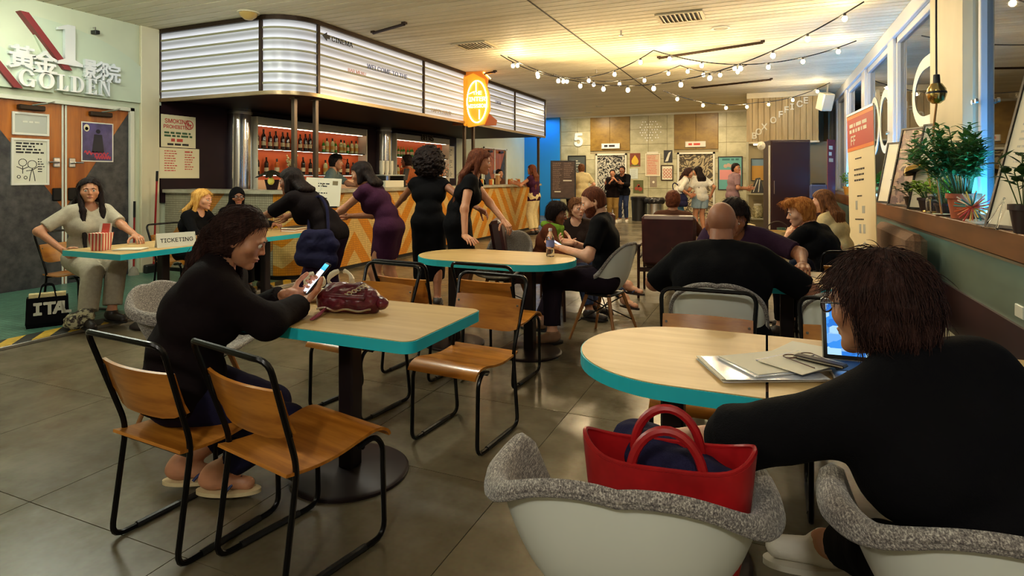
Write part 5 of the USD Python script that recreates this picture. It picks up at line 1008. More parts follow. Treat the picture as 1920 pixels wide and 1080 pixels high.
person('smiling woman in black headscarf and glasses seated beside the blonde woman', (-6.06, 5.36), -100, 1.6, 1, .55, lean=(8, 6), head=(-18, 0, 0), hl=A(-5.5, 5.5, .8), hr=A(-5.5, 5.25, .8), fl=A(-5.66, 5.45, .09), fr=A(-5.66, 5.25, .09), sk=sk_brown, shirt=(c_black, 1.9, -.15), trousers=(c_black, 1.9, .03), shoes=m_shoe, hair=('hijab', c_black), specs=True, res=.013, palm=(A(0, 0, -1), A(0, 0, -1)))
# --- passing group
person('standing person in dark clothes with navy shoulder bag bending over the ticket table', (-3.55, 4.2), 98, 1.66, 1, .87, lean=(34, 14), head=(8, -8, 0), hl=A(-4.55, 4.05, .88), hr=A(-4.4, 4.5, .95), fl=A(-3.5, 4.05, .085), fr=A(-3.45, 4.32, .085), sk=sk_brown, shirt=(c_char, .9, -.1, .02), trousers=(cloth('dark_plum', srgb(44, 24, 48)), 1.9, .02), shoes=m_shoe, hair=('bob', h_black, .18), res=.014)
person('standing person in short plum dress with a wristwatch, stooping and reaching forward', (-3.36, 4.82), 100, 1.62, 1, .88, lean=(18, 16), head=(6, -12, 0), hl=A(-3.95, 4.55, .93), hr=A(-3.88, 4.85, .98), fl=A(-3.32, 4.7, .085), fr=A(-3.28, 4.95, .085), sk=sk_tan, dress=(c_plum, .35, .28, .04), shoes=m_shoe, hair=('bob', h_black, .18), res=.014)
person('standing person with a large round black afro in black dress, seen from behind', (-3.28, 5.42), 30, 1.62, 1, .9, lean=(4, 4), hl=A(-3.85, 5.62, 1.02), hr=A(-2.62, 5.5, .98), fl=A(-3.38, 5.42, .085), fr=A(-3.2, 5.46, .085), sk=sk_brown, dress=(c_black, .25, .62, .05), shoes=m_shoe, hair=('afro', h_black, .17), res=.014)
person('woman in black dress with long dark hair leaning on the round-ended table', (-2.70, 4.98), -68, 1.68, 1, .93, lean=(11, 12), head=(4, -8, 0), hl=A(-2.12, 5.02, .84), hr=A(-2.44, 4.62, .77), pole_l=A(.2, .5, -.6), fl=A(-2.72, 5.1, .085), fr=A(-2.7, 4.9, .085), sk=sk_tan, dress=(c_black, .35, .45, .05), shoes=m_shoe, hair=('long', h_red, .5), res=.012, palm=(A(0, 0, -1), A(0, 0, -1)), hand_dir=(None, A(.7, -.5, -.25)), curl=(.3, .15))
# --- middle
person('bearded man in black T-shirt seated on the white shell chair, looking at a phone', (-1.25, 4.96), 96, 1.76, 0, .53, lean=(0, 8), head=(12, -20, 0), hl=A(-1.56, 4.66, .79), hr=A(-1.55, 4.98, .80), pole_l=A(.8, -.5, -.6), pole_r=A(.5, .6, -.5), fl=A(-1.62, 4.62, .09), fr=A(-1.86, 4.98, .09), kn_l=A(-.8, -.25, .7), kn_r=A(-.8, .2, .6), toe=(A(-.7, -.6), A(-.9, .1)), sk=sk_fair, shirt=(c_black, .75, -.1, .018), trousers=(cloth('ink_denim', srgb(34, 24, 34)), 1.86, .02), shoes=mat('tan_shoe', srgb(150, 112, 84), .7), extra='beard', hair=('crop', h_red), res=.012, curl=(.5, .6), palm=(A(0, 0, 1), A(0, -.4, .8)), hand_dir=(A(-.8, .3, .1), A(-.85, -.2, .1)))
person('person with short black hair in umber jacket and lime green scarf in a lounge chair', (-2.06, 5.6), -76, 1.56, 0, .45, lean=(4, 10), head=(0, -16, 0), hl=A(-1.6, 5.75, .66), hr=A(-1.62, 5.5, .66), fl=A(-1.55, 5.72, .09), fr=A(-1.55, 5.5, .09), sk=sk_brown, shirt=(cloth('umber', srgb(96, 48, 28)), 1.85, -.1, .018), trousers=(c_jean, 1.85), shoes=m_shoe, extra=('scarf', c_green), hair=('tuft', h_black), res=.013)
person('woman with brown hair in dark shirt and jeans with crossed legs and flip-flops', (-1.99, 6.5), -165, 1.64, 1, .43, lean=(4, 12), head=(32, -4, 0), hl=A(-1.7, 6.1, .62), hr=A(-1.95, 6.1, .62), fl=A(-1.24, 5.95, .10), fr=A(-1.2, 6.15, .22), kn_l=A(.6, -.6, .5), kn_r=A(.5, -.5, .7), toe=(A(.8, -.5), A(.9, -.35)), sk=sk_fair, shirt=(cloth('dark_olive', srgb(44, 32, 28)), 1.7, -.1), trousers=(c_jean, 1.82), sandals=m_shoe, hair=('short', h_brown), res=.013)
person('heavy bald man in black T-shirt seen from behind at a cyan edged table', (-.22, 3.36), 4, 1.80, 0, .49, lean=(18, 10), head=(-2, -4, 0), hl=A(-.44, 3.86, .80), hr=A(.08, 3.84, .80), pole_l=A(-.9, -.3, -.5), pole_r=A(.9, -.35, -.5), fl=A(-.4, 3.85, .09), fr=A(0., 3.85, .09), sk=skin('bald', srgb(164, 108, 78)), shirt=(c_black, .92, -.12, .022), trousers=(c_black, 1.85, .02), shoes=m_shoe, hair=('bare', h_black), fat=1.26, res=.0115, palm=(A(0, 0, -1), A(0, 0, -1)), specs=True)
person('person in dark violet shirt with black hair bowed over the table opposite the bald man', (-.2, 4.95), 178, 1.74, 0, .55, lean=(22, 14), head=(0, -30, 0), hl=A(.22, 4.32, .80), hr=A(-.4, 4.35, .8), pole_l=A(.9, .3, -.2), fl=A(-.1, 4.6, .09), fr=A(-.32, 4.6, .09), sk=sk_brown, shirt=(cloth('violet', srgb(56, 36, 58)), .85, -.1, .018), trousers=(c_black, 1.85), shoes=m_shoe, hair=('tuft', h_black), res=.013, palm=(A(0, 0, -1), A(0, 0, -1)), fat=1.1)
person('person with reddish dark hair sunk in the lounge chair, seen from behind', (-1.0, 7.16), 2, 1.6, 0, .52, lean=(-18, 10), head=(0, 0, 0), hl=A(-1.3, 7.5, .64), hr=A(-.7, 7.5, .64), fl=A(-1.1, 7.72, .09), fr=A(-.9, 7.72, .09), sk=sk_tan, shirt=(c_brown, 1.8, -.1), trousers=(c_jean, 1.85), shoes=m_shoe, hair=('short', h_red), res=.014)
person('ginger-haired boy in black T-shirt seated on a tube chair, in profile', (.52, 5.44), 62, 1.64, 0, .54, lean=(16, 16), head=(34, -14, 0), hl=A(.18, 5.68, .88), hr=A(.36, 5.92, .88), pole_l=A(-.3, -.6, -.6), fl=A(.12, 5.58, .09), fr=A(.2, 5.85, .09), sk=sk_fair, shirt=(c_black, .8, -.1, .016), trousers=(c_black, 1.85), shoes=m_shoe, hair=('quiff', h_ginger), res=.012, curl=(.8, .8), palm=(A(.4, .7, .3), A(-.3, -.6, .3)))
person('woman with straight brown bob hair in cream top, seen from behind near the banner', (.70, 6.74), 62, 1.62, 1, .55, lean=(10, 10), head=(8, -8, 0), hl=A(.3, 6.8, .78), hr=A(.45, 7.1, .78), fl=A(.35, 6.75, .09), fr=A(.4, 7.0, .09), sk=sk_fair, shirt=(c_cream, .6, -.1), trousers=(c_jean, 1.85), shoes=m_shoe, hair=('long', h_brown, .26), res=.014)
# --- bar
person('woman in plum sleeveless top and cream trousers standing at the far end of the bar', (-5.12, 13.3), 84, 1.68, 1, lean=(2, 4), head=(4, 0, 0), hl=A(-5.6, 13.12, 1.24), hr=A(-5.58, 13.42, 1.24), sk=sk_tan, shirt=(c_plum, .2, -.12), trousers=(c_cream, 1.85, .025), shoes=m_shoe, hair=('long', h_red, .5), res=.016)
person('bartender in grey-blue shirt and dark cap in front of the nearer bottle display', (-6.82, 8.0), -60, 1.78, 0, lean=(6, 6), head=(4, -6, 0), hl=A(-6.35, 8.3, 1.22), hr=A(-6.5, 8.0, 1.1), sk=sk_tan, shirt=(cloth('dusty_blue', srgb(104, 120, 120)), .8, -.1), trousers=(c_black, 1.85), shoes=m_shoe, hair=('short', h_black, 'cap'), res=.014)
person('dark-haired bartender in rust shirt turned to the farther bottle display', (-6.62, 10.25), 100, 1.84, 0, lean=(4, 4), sk=sk_brown, shirt=(c_rust, .8, -.1), trousers=(c_black, 1.85), shoes=m_shoe, hair=('short', h_black), res=.016)
person('dark-haired bar worker behind the counter, left of two at its far end', (-6.6, 13.2), -150, 1.58, 1, lean=(6, 6), sk=sk_brown, shirt=(c_black, .8, -.1), trousers=(c_black, 1.85), shoes=m_shoe, hair=('bob', h_black, .18), res=.018)
person('bar worker behind the counter facing the woman in plum, right of two', (-6.45, 14.0), -110, 1.6, 0, lean=(6, 8), sk=sk_tan, shirt=(c_brown, .8, -.1), trousers=(c_black, 1.85), shoes=m_shoe, hair=('short', h_black), res=.018)
# --- far end
person('man in cream shirt with satchel strap standing beside the dark menu board', (-4.7, 15.95), 40, 1.76, 0, hl=A(-4.95, 16.25, 1.1), hr=A(-4.6, 16.3, 1.08), sk=sk_fair, shirt=(c_cream, .8, -.18, .02), trousers=(c_jean, 1.85), shoes=m_shoe, hair=('short', h_brown), res=.018)
person('woman in black skirt facing the man in the cream shirt', (-5.12, 16.25), -120, 1.62, 1, hr=A(-5.0, 15.95, 1.08), sk=sk_tan, shirt=(c_white, .5, -.02), dress=(c_black, .1, .5, .06), shoes=m_shoe, hair=('long', h_black, .36), res=.018)
person('woman in dark jacket and khaki trousers hugged from behind by the black mural door', (-4.28, 17.75), -172, 1.62, 1, hl=A(-4.12, 17.5, 1.28), hr=A(-4.3, 17.48, 1.22), sk=sk_tan, shirt=(c_char, 1.8, -.12, .02), trousers=(c_khaki, 1.85, .025), shoes=m_sneak, hair=('tied', h_black), res=.018)
person('man in dark clothes and jeans standing close behind the woman in khaki', (-4.02, 18.02), 178, 1.74, 0, lean=(6, 8), hl=A(-3.95, 17.55, 1.2), hr=A(-4.45, 17.6, 1.2), sk=sk_brown, shirt=(c_black, 1.8, -.12, .02), trousers=(c_jean, 1.85), shoes=m_sneak, hair=('short', h_black), res=.018)
person('woman in white cardigan and light jeans leaning forward with a navy bag', (-1.9, 14.2), -70, 1.66, 1, lean=(14, 14), head=(0, -14, 0), hl=A(-1.6, 14.3, .98), hr=A(-1.62, 14.05, .98), sk=sk_tan, shirt=(c_white, 1.2, -.1), trousers=(cloth('blue_jeans', srgb(86, 128, 150)), 1.85), shoes=m_shoe, hair=('tied', h_dark), res=.016)
person('woman with long black hair in white shirt and pale denim shorts, seen from behind', (-1.42, 14.55), 40, 1.64, 1, lean=(4, 4), head=(20, -8, 0), hl=A(-1.75, 14.6, 1.05), hr=A(-1.2, 14.75, .95), sk=sk_tan, shirt=(c_white, .8, -.1, .025), trousers=(c_ljean, .55, .03), shoes=m_shoe, hair=('long', h_black, .42, 2), res=.016)
person('man in mauve shirt holding something in front of the pink and teal poster', (-.74, 15.1), -66, 1.72, 0, head=(-60, 0, 0), hl=A(-.38, 15.22, 1.12), hr=A(-.42, 15.0, 1.1), sk=sk_tan, shirt=(c_mauve, .8, -.12, .02), trousers=(c_mauve, 1.85, .025), shoes=m_shoe, hair=('short', h_black), res=.016)

nb_ = thing('shoulder_bag', 'bulging navy shoulder bag hanging from the person bending over the ticket table', 'bag', (-3.5, 3.98, .62)); part(nb_, 'body', solid([((-.14, -.02, .06), (.14, -.02, .06), .07, .07), ((-.14, .0, .17), (.13, 0, .18), .075, .07), ((-.12, 0, .25), (.1, 0, .26), .05, .05)], .012, .04, noise_=.016, nf=11), c_navy, smooth=True); part(nb_, 'strap', tube(bend([(-.12, .02, .26), (-.2, .12, .52), (-.16, .2, .60), (-.02, .14, .5), (.1, .02, .26)], .08), .014, 6), c_navy)
copy(nb_, 'navy shoulder bag hanging on the woman in the white cardigan by the brown mural door', (-1.82, 13.98, .72), 0, None, .9)
# ================================================================ STRING LIGHTS
m_bulb = emat('warm_bulb', (1, .74, .40), BULB); m_cable = mat('black_cable', srgb(18, 16, 15), .5)
def sag(a, b, s, n=22):
    a, b = arr(*a), arr(*b); t = np.linspace(0, 1, n)[:, None]; P = a + (b - a) * t; P[:, 2] -= (4 * s * t * (1 - t))[:, 0]; return P
glass_b = lathe([(0, -.1), (.014, -.098), (.026, -.085), (.031, -.066), (.026, -.046), (.014, -.03), (0, -.03)], 14)
sock = lathe([(0, -.035), (.017, -.033), (.017, .0), (.01, .008), (0, .008)], 10)
def string_light(label, spans, bulbs, empty=()):
    t = thing('string_light', label, 'string lights', (0, 0, 0), 0, None)
    for k, (a, b, s) in enumerate(spans):
        P = sag(a, b, s); part(t, 'cable', tube(P, .009, 6), m_cable)
        for q in range(bulbs[k]):
            u = (q + .5) / bulbs[k]; i = u * (len(P) - 1); j = int(i); p = P[j] + (P[min(j + 1, len(P) - 1)] - P[j]) * (i - j)
            s_ = part(t, 'socket', xf(sock, p), m_cable); part(s_, 'bulb', xf(glass_b, p), m_bulb, 'glowing bulb')
H1, H2, H3, H4 = (-1.73, 10.05, 3.5), (-1.5, 11.6, 3.5), (1.29, 10.6, 3.5), (1.09, 8.28, 3.5)
string_light('festoon cable of bulbs rising to the ceiling hook and on to the windows', [((-4.2, 9.3, 3.48), H1, .43), (H1, H3, .3)], [6, 6])
string_light('longest festoon cable of bulbs sweeping from the marquee up toward the camera', [((-4.15, 9.5, 3.48), H4, .74)], [13])
string_light('short middle festoon cable of bulbs with a hook between two dips', [((-3.4, 9.75, 3.16), H2, .2), (H2, (-.3, 10.8, 3.28), .12)], [5, 4])
string_light('drooping festoon tail of bulbs toward the box office letters', [((-1.75, 11.2, 2.98), (-.2, 14.6, 3.08), .14), ((-.2, 14.6, 3.08), (1.3, 14.9, 3.48), .1)], [4, 3])
# ceiling fittings
m_grille = mat('air_grille', srgb(190, 176, 140), .45); m_void = mat('grille_void', srgb(40, 36, 30), .8)
def air_grille(label, x, y):
    t = thing('air_grille', label, 'air vent', (x, y, CEIL)); part(t, 'backing', box(-.28, .28, -.22, .22, -.004, -.001), m_void)
    part(t, 'frame', extr(sg.box(-.3, -.24, .3, .24).difference(sg.box(-.26, -.2, .26, .2)), .02).apply_translation((0, 0, -.022)), m_grille)
    for k in range(9): part(t, 'louvre', xf(box(-.02, .02, -.2, .2, -.002, .002), (-.23 + .0575 * k, 0, -.014), (0, 35, 0)), m_grille)
air_grille('pale louvred ceiling air vent above the string lights', -1.05, 8.15); air_grille('louvred ceiling air vent beside the marquee', -4.35, 8.6)
for lab, a, b in (('thin bronze ceiling rail behind the first string of lights', (-1.75, 10.7), (-.05, 10.1)), ('thin ceiling rail farther back over the passage', (-1.6, 14.6), (.1, 14.0)), ('ceiling rail end near the marquee top', (-5.3, 7.2), (-4.6, 6.95)), ('short ceiling rail above the neon sign', (-5.5, 11.0), (-5.0, 10.8))):
    t = thing('ceiling_rail', lab, 'rail'); part(t, 'track', tube([(a[0], a[1], CEIL - .03), (b[0], b[1], CEIL - .03)], .022, 8), m_bronze); part(t, 'fixing', cat([box(p[0] - .03, p[0] + .03, p[1] - .03, p[1] + .03, CEIL - .03, CEIL) for p in (a, b)]), m_bronze)
for lab, x, y in (('small sprinkler head on the ceiling by the air vent', -1.95, 8.6), ('small sprinkler head on the ceiling left of the string lights', -3.1, 11.5)):
    t = thing('sprinkler', lab, 'sprinkler', (x, y, CEIL)); part(t, 'stem', lathe([(0, -.07), (.012, -.07), (.012, 0), (0, 0)], 10), m_steel); part(t, 'rose', lathe([(0, -.075), (.035, -.072), (.035, -.068), (0, -.068)], 12), m_steel)
for k, (x, y, z, i, c) in enumerate(GLOBES):
    t = thing('pendant_globe', 'unseen globe lamp out of view, placed to light the ceiling at the left', 'ceiling lamp', (x, y, z), 0, 'unseen globe lamps'); part(t, 'globe', trimesh.creation.icosphere(3, .14), emat('opal_globe_%d' % k, c, i), smooth=True); part(t, 'cord', tube([(0, 0, .12), (0, 0, CEIL - z)], .006, 6), m_cable); part(t, 'gallery', lathe([(0, .125), (.06, .12), (.055, .16), (0, .17)], 16), m_steel)
for k, (x, y, i, c) in enumerate(DRUMS):
    t = thing('ceiling_drum_lamp', 'unseen drum lamp out of view, placed to light the front of the room', 'ceiling lamp', (x, y, CEIL), 0, 'unseen drum lamps'); part(t, 'diffuser', lathe([(0, -.1), (.16, -.1), (.175, -.085), (.175, -.01), (0, -.01)], 28), emat('opal_%d' % k, c, i)); part(t, 'base_plate', lathe([(0, 0), (.19, 0), (.19, -.012), (0, -.012)], 28), m_white)
for k, (x, y, i, c) in enumerate(DOWNLIGHTS):
    t = thing('ceiling_downlight', 'added recessed ceiling lamp, one of those brightening the tables and far doors', 'ceiling lamp', (x, y, CEIL), 0, 'added ceiling lamps'); part(t, 'trim_ring', lathe([(.1, 0), (.13, -.002), (.13, -.012), (.1, -.014), (.1, 0)], 24), m_white)

# ================================================================ TABLE THINGS
T0 = .741
m_mar = mat('maroon_leather', srgb(104, 26, 40), .3, col2=srgb(70, 14, 26), vs=(20, 20, 20), bump=.15, coat=.2); m_chain = mat('pale_metal', (.75, .68, .55), .3, 1.)
b = thing('handbag', 'small maroon leather handbag with chain strap and tassel on the square table', 'handbag', (-1.80, 2.26, T0), 14)
fn, lo, hi = bones_fn([((-.1, 0, .06), (.1, 0, .06), .055, .052), ((-.11, -.01, .03), (.11, -.01, .03), .035, .035), ((-.1, .03, .1), (.06, .02, .105), .025, .025)], .03, noise_=.012, nf=22)
part(b, 'body', polygonise(lambda P: np.maximum(fn(P), -P[:, 2]), lo, hi, .006, .03), m_mar, smooth=True)
part(b, 'flap', solid([((-.09, .02, .115), (.05, -.0, .118), .014, .014), ((-.1, -.045, .08), (.09, -.05, .075), .012, .012)], .006, .05, noise_=.004), m_mar, smooth=True)
part(b, 'zip_trim', tube([(-.13 + .26 * u, -.068 + .01 * sin(u * 9), .022 + .006 * sin(u * 14)) for u in np.linspace(0, 1, 24)], .005, 6), m_chain)
ch = [(.02 + .03 * sin(u * 5) + .1 * u, -.07 + .12 * u, .13 - .085 * abs(u - .35) * 1.2 + .0) for u in np.linspace(0, 1, 26)]
for i, p in enumerate(ch): part(b, 'chain_link', xf(tube([(.011 * cos(a), .006 * sin(a), 0) for a in np.linspace(0, 2 * PI, 8, endpoint=False)], .0028, 5, True), p, (90 * (i % 2), 20, 40)), m_chain)
part(b, 'side_pouch', solid([((.1, .03, .05), (.16, .0, .045), .04, .03)], .006, noise_=.008, nf=24), m_mar, smooth=True)
ts = part(b, 'tassel', cat([tube([(-.08, -.075, .03), (-.085, -.13, .012), (-.085 + .006 * cos(k), -.2 + .004 * sin(k * 2), .006)], [.004, .009, .003], 6) for k in range(6)]), mat('tassel_pink', srgb(150, 62, 78), .7))
m_bagw = mat('white_plastic_bag', srgb(226, 214, 186), .45, bump=.3, vs=(30, 30, 30))
w = thing('carrier_bag', 'crumpled white plastic carrier bag with loop handles beside the maroon handbag', 'plastic bag', (-2.05, 2.44, T0), 30)
part(w, 'body', solid([((-.1, 0, .03), (.1, .02, .035), .035, .03), ((.05, .03, .06), (.1, .02, .03), .035, .03), ((-.1, -.04, .02), (0, -.03, .03), .02, .02)], .007, .03, noise_=.02, nf=18, cuts=[(arr(0, 0, 0), arr(0, 0, -1))]), m_bagw, smooth=True)
for cx, rx, rz_ in ((-.09, .05, .075), (.04, .065, .085)):
    part(w, 'handle', tube([(cx + rx * sin(a) * .9, .01 + .02 * cos(a * 2), .06 + rz_ * (1 - cos(a)) * .5) for a in np.linspace(-2.9, 2.9, 20)], [.012 + .004 * sin(i) for i in range(20)], 7), m_bagw)
m_scrn = rawmat('phone_screen', {'t': ('texture_coordinate', {}), 's': ('separate_xyz', {}), 'r': ('rgb_ramp', dict(ramp=[(0, (.55, .7, 1)), (.6, (.8, .85, 1)), (.78, (.8, .85, 1)), (.8, (.03, .3, .9)), (1, (.1, .5, 1))])), 'mr': ('map_range', dict(from_min=-.07, from_max=.07)), 'e': ('emission', dict(strength=2.0))},
    [('t.object', 's.vector'), ('s.y', 'mr.value'), ('mr.result', 'r.fac'), ('r.color', 'e.color')], 'e.emission')
ph = thing('smartphone', 'lit smartphone in a dark case held in both hands over the square table', 'phone', (-1.945, 2.205, .895), (50, 0, -36), None, 1.12); part(ph, 'case', box(-.038, .038, -.078, .078, -.005, .004, .004), m_black); part(ph, 'screen', box(-.034, .034, -.07, .07, .004, .0045), m_scrn)
ph = thing('smartphone', 'phone held by the bearded man in the black T-shirt', 'phone', (-1.67, 4.82, .82), (30, 0, 96)); part(ph, 'case', box(-.036, .036, -.072, .072, -.004, .004, .003), m_card); part(ph, 'screen', box(-.032, .032, -.066, .066, .004, .0045), m_scrn)
m_pet = mat('clear_plastic', (.92, .95, .97), .06, trans=1.)
bt = thing('water_bottle', 'clear plastic water bottle with blue label standing on the round-ended table', 'bottle', (-1.58, 4.46, T0)); part(bt, 'body', lathe([(0, 0), (.03, 0), (.033, .01), (.033, .06), (.031, .065), (.033, .07), (.033, .14), (.03, .165), (.014, .195), (.013, .21), (0, .21)], 20), m_pet)
part(bt, 'label', lathe([(.033, .08), (.0336, .08), (.0336, .13), (.033, .13)], 20), mat('blue_label', srgb(120, 130, 190), .4)); part(bt, 'cap', lathe([(0, .205), (.015, .205), (.015, .225), (0, .225)], 14), mat('cap_white', srgb(220, 222, 226), .4))
# folders and laptop on the near table
m_fold = mat('clear_folder', srgb(208, 210, 218), .15, coat=.5, bump=.1, vs=(14, 14, 14)); m_pg = mat('paper_sheet', srgb(226, 218, 194), .6)
def sheet_stack(name, label, catg, loc, rz, w_, d_, n, m1, m2, curl_=.0, seed=1):
    t = thing(name, label, catg, loc, rz); rg = random.Random(seed)
    for k in range(n):
        V = xf(box(-w_ / 2, w_ / 2, -d_ / 2, d_ / 2, 0, .0022), (rg.uniform(-.008, .008), rg.uniform(-.008, .008), k * .0026), rg.uniform(-3, 3)); part(t, 'sheet', V, m1 if k % 2 == 0 else m2, smooth=False)
    return t
sheet_stack('paper_folder', 'stack of clear plastic folders and papers on the near table, lowest of the pile', 'folders', (-.02, 2.10, T0), 24, .32, .24, 5, m_fold, m_pg)
cf = sheet_stack('paper_folder', 'crinkled clear sleeve of cream papers lying on the folder pile', 'folders', (.02, 2.14, T0 + .0138), 38, .28, .2, 3, m_pg, m_fold, seed=4)
sheet_stack('paper_folder', 'blue-grey folder lying on top of the folder pile', 'folders', (.1, 2.16, T0 + .0224), 52, .22, .16, 2, mat('slate_folder', srgb(140, 146, 168), .35), m_pg, seed=6)
pb = thing('wallet', 'dark zipped pouch on top of the folder pile', 'pouch', (.16, 2.16, T0 + .029), -28); part(pb, 'body', box(-.08, .08, -.02, .02, 0, .012, .005), mat('dark_pouch', srgb(48, 36, 34), .6)); part(pb, 'zip', tube([(-.078, -.0195, .007), (.078, -.0195, .007)], .0022, 6), m_chain)
sp = thing('spectacles', 'thin brown framed reading glasses on the folder pile', 'glasses', (.1, 2.2, T0 + .031), 40)
for s in (-1, 1): part(sp, 'rim', tube([(s * .034 + .024 * cos(a), .018 * sin(a), .004) for a in np.linspace(0, 2 * PI, 16, endpoint=False)], .002, 5, True), mat('brown_rim', srgb(92, 54, 34), .4)); part(sp, 'temple', tube([(s * .058, 0, .004), (s * .05, -.12, .003)], .002, 5), _M['brown_rim'])
sheet_stack('magazine', 'cream magazine lying under the edge of the laptop', 'magazine', (.17, 2.36, T0), 68, .2, .27, 2, m_pg, m_card, seed=9)
m_alu = mat('silver_alu', (.62, .62, .63), .35, 1.)
lp = thing('laptop', 'open laptop with bright blue screen facing the person in black', 'laptop', (.335, 2.18, T0), 4)
part(lp, 'base', box(-.15, .15, -.11, .11, 0, .014, .004), m_alu); part(lp, 'keyboard', box(-.13, .13, -.02, .09, .014, .0155), m_black)
m_lscr = rawmat('laptop_screen', {'t': ('texture_coordinate', {}), 'm': ('mapping', dict(scale=(24, 1, 40))), 'v': ('voronoi_texture', dict(scale=1., metric='chebychev', randomness=.6)), 's': ('separate_xyz', {}), 'gt': ('math', dict(math_type='greater_than', value2=-.02)), 'r': ('rgb_ramp', dict(ramp=[(.0, (.02, .14, .6)), (.45, (.05, .3, .9)), (.6, (.5, .8, 1)), (1, (.03, .2, .7))])), 'mx': ('mix', dict(color2=(.55, .85, 1.))), 'e': ('emission', dict(strength=1.1))},
    [('t.object', 'm.vector'), ('m.vector', 'v.vector'), ('v.color', 'r.fac'), ('t.object', 's.vector'), ('s.x', 'gt.value1'), ('gt.value', 'mx.fac'), ('r.color', 'mx.color1'), ('mx.color', 'e.color')], 'e.emission')
scr = part(lp, 'lid', xf(box(-.15, .15, -.004, .004, 0, .205, .003), (0, .115, .01), (-14, 0, 0)), m_alu)
part(scr, 'bezel', xf(box(-.147, .147, -.0055, -.004, .003, .202), (0, .115, .01), (-14, 0, 0)), m_black); part(scr, 'display', xf(box(-.135, .135, -.0062, -.0055, .016, .19), (0, .115, .01), (-14, 0, 0)), m_lscr)
# red handbag on the white armchair
m_redl = mat('red_leather', srgb(168, 22, 26), .35, col2=srgb(140, 14, 18), vs=(12, 12, 12), bump=.06)
rb = thing('tote_bag', 'bright red leather tote with round handle in the white shell armchair', 'handbag', (-.2, 1.33, .47), 8)
def tote(w0, w1, d, h, th):
    o = []; n = 40
    for z, s in ((0., 0.), (.05, .3), (.12, .62), (h * .75, .85), (h, 1.)):
        w = w0 + (w1 - w0) * s; ring_ = []
        for k in range(n):
            a = 2 * PI * k / n; x = w * np.sign(cos(a)) * abs(cos(a)) ** .6; y = d * np.sign(sin(a)) * abs(sin(a)) ** .75 * (1 - .45 * s * abs(cos(a)) ** 6); ring_.append((x, y, z + (.035 * abs(cos(a)) ** 3 - .012) * s))
        o.append(ring_)
    V = np.array(o).reshape(-1, 3); c = len(V); Vi = V * (1 - th / .15, 1 - th / .08, 1); Vi[:, 2] += .004; F = []
    for j in range(4):
        for k in range(n):
            q = (k + 1) % n; A_, B_, C_, D_ = j * n + k, j * n + q, (j + 1) * n + q, (j + 1) * n + k; F += [(A_, B_, C_), (A_, C_, D_), (c + A_, c + C_, c + B_), (c + A_, c + D_, c + C_)]
    for k in range(n): q = (k + 1) % n; A_, B_ = 4 * n + k, 4 * n + q; F += [(A_, B_, c + B_), (A_, c + B_, c + A_)]; F += [(q, k, 2 * c)]; 
    V = np.vstack([V, Vi, (0, 0, 0)]); return trimesh.Trimesh(V, F, process=False)
part(rb, 'body', tote(.13, .185, .075, .30, .006), m_redl, smooth=40)
for s, z in ((-1, .0), (1, .0)): part(rb, 'handle', tube([(.075 * cos(a), s * .062 + .0 * s, .265 + .105 * sin(a)) for a in np.linspace(-.25, PI + .25, 22)], .0105, 8), m_redl)
part(rb, 'rim_band', tube([(.18 * np.sign(cos(a)) * abs(cos(a)) ** .6, .072 * np.sign(sin(a)) * abs(sin(a)) ** .75 * (1 - .45 * abs(cos(a)) ** 6), .292 + .035 * abs(cos(a)) ** 3) for a in np.linspace(0, 2 * PI, 48, endpoint=False)], .005, 6, True), m_redl)
jk = obj('navy_cloth', solid([((-.26, 1.40, .72), (-.1, 1.36, .70), .045, .05), ((-.3, 1.47, .72), (-.12, 1.44, .70), .05, .05)], .008, .04, noise_=.018, nf=12), c_navy, 'navy cloth garment bulging out of the red tote', 'clothing', smooth=True)
# ticket table things
sn = thing('ticketing_sign', 'white tent card reading TICKETING on the ticket table', 'sign', (-4.97, 3.78, T0), 72)
part(sn, 'front_face', xf(box(-.165, .165, -.001, .001, 0, .13), (0, -.035, 0), (-15, 0, 0)), m_card); part(sn, 'rear_face', xf(box(-.165, .165, -.001, .001, 0, .13), (0, .035, 0), (15, 0, 0)), m_card)
g = glyphs('TICKETING', .036, stroke=1); part(sn, 'lettering', xf(frame(xf(extr(sa.scale(g, 1, 1), .001), (-g.bounds[2] / 2, .045, .0012)), (0, 0, 0), (1, 0, 0), (0, 0, 1)), (0, -.035, 0), (-15, 0, 0)), m_ink, smooth=False)
pc = thing('popcorn_box', 'red and white striped popcorn box on the ticket table corner', 'box', (-5.3, 3.32, T0), 20)
m_strp = rawmat('red_white_stripes', {'t': ('texture_coordinate', {}), 's': ('separate_xyz', {}), 'k': ('math', dict(math_type='multiply', value2=32.)), 'f': ('math', dict(math_type='fraction')), 'gt': ('math', dict(math_type='greater_than', value2=.5)), 'c': ('mix', dict(color1=srgb(190, 70, 56), color2=srgb(226, 206, 180))), 'a': ('math', dict(math_type='add')), 'p': ('principled_bsdf', dict(roughness=.6))},
    [('t.object', 's.vector'), ('s.x', 'a.value1'), ('s.y', 'a.value2'), ('a.value', 'k.value1'), ('k.value', 'f.value1'), ('f.value', 'gt.value1'), ('gt.value', 'c.fac'), ('c.color', 'p.base_color')], 'p.BSDF')
part(pc, 'carton', hull([(sx * w, sy * w, z) for sx in (-1, 1) for sy in (-1, 1) for w, z in ((.05, 0), (.068, .15))]), m_strp); part(pc, 'top_card', xf(box(-.05, .05, -.002, .002, 0, .09), (0, .05, .14), (-10, 0, 8)), m_card); part(pc, 'red_ticket', xf(box(-.02, .06, -.002, .002, 0, .08), (0, .03, .15), (-10, 0, -12)), m_inkred)
sheet_stack('leaflet', 'loose white leaflets on the ticket table beside the popcorn box', 'papers', (-5.1, 3.45, T0), 30, .22, .15, 4, m_card, m_pg, seed=12)
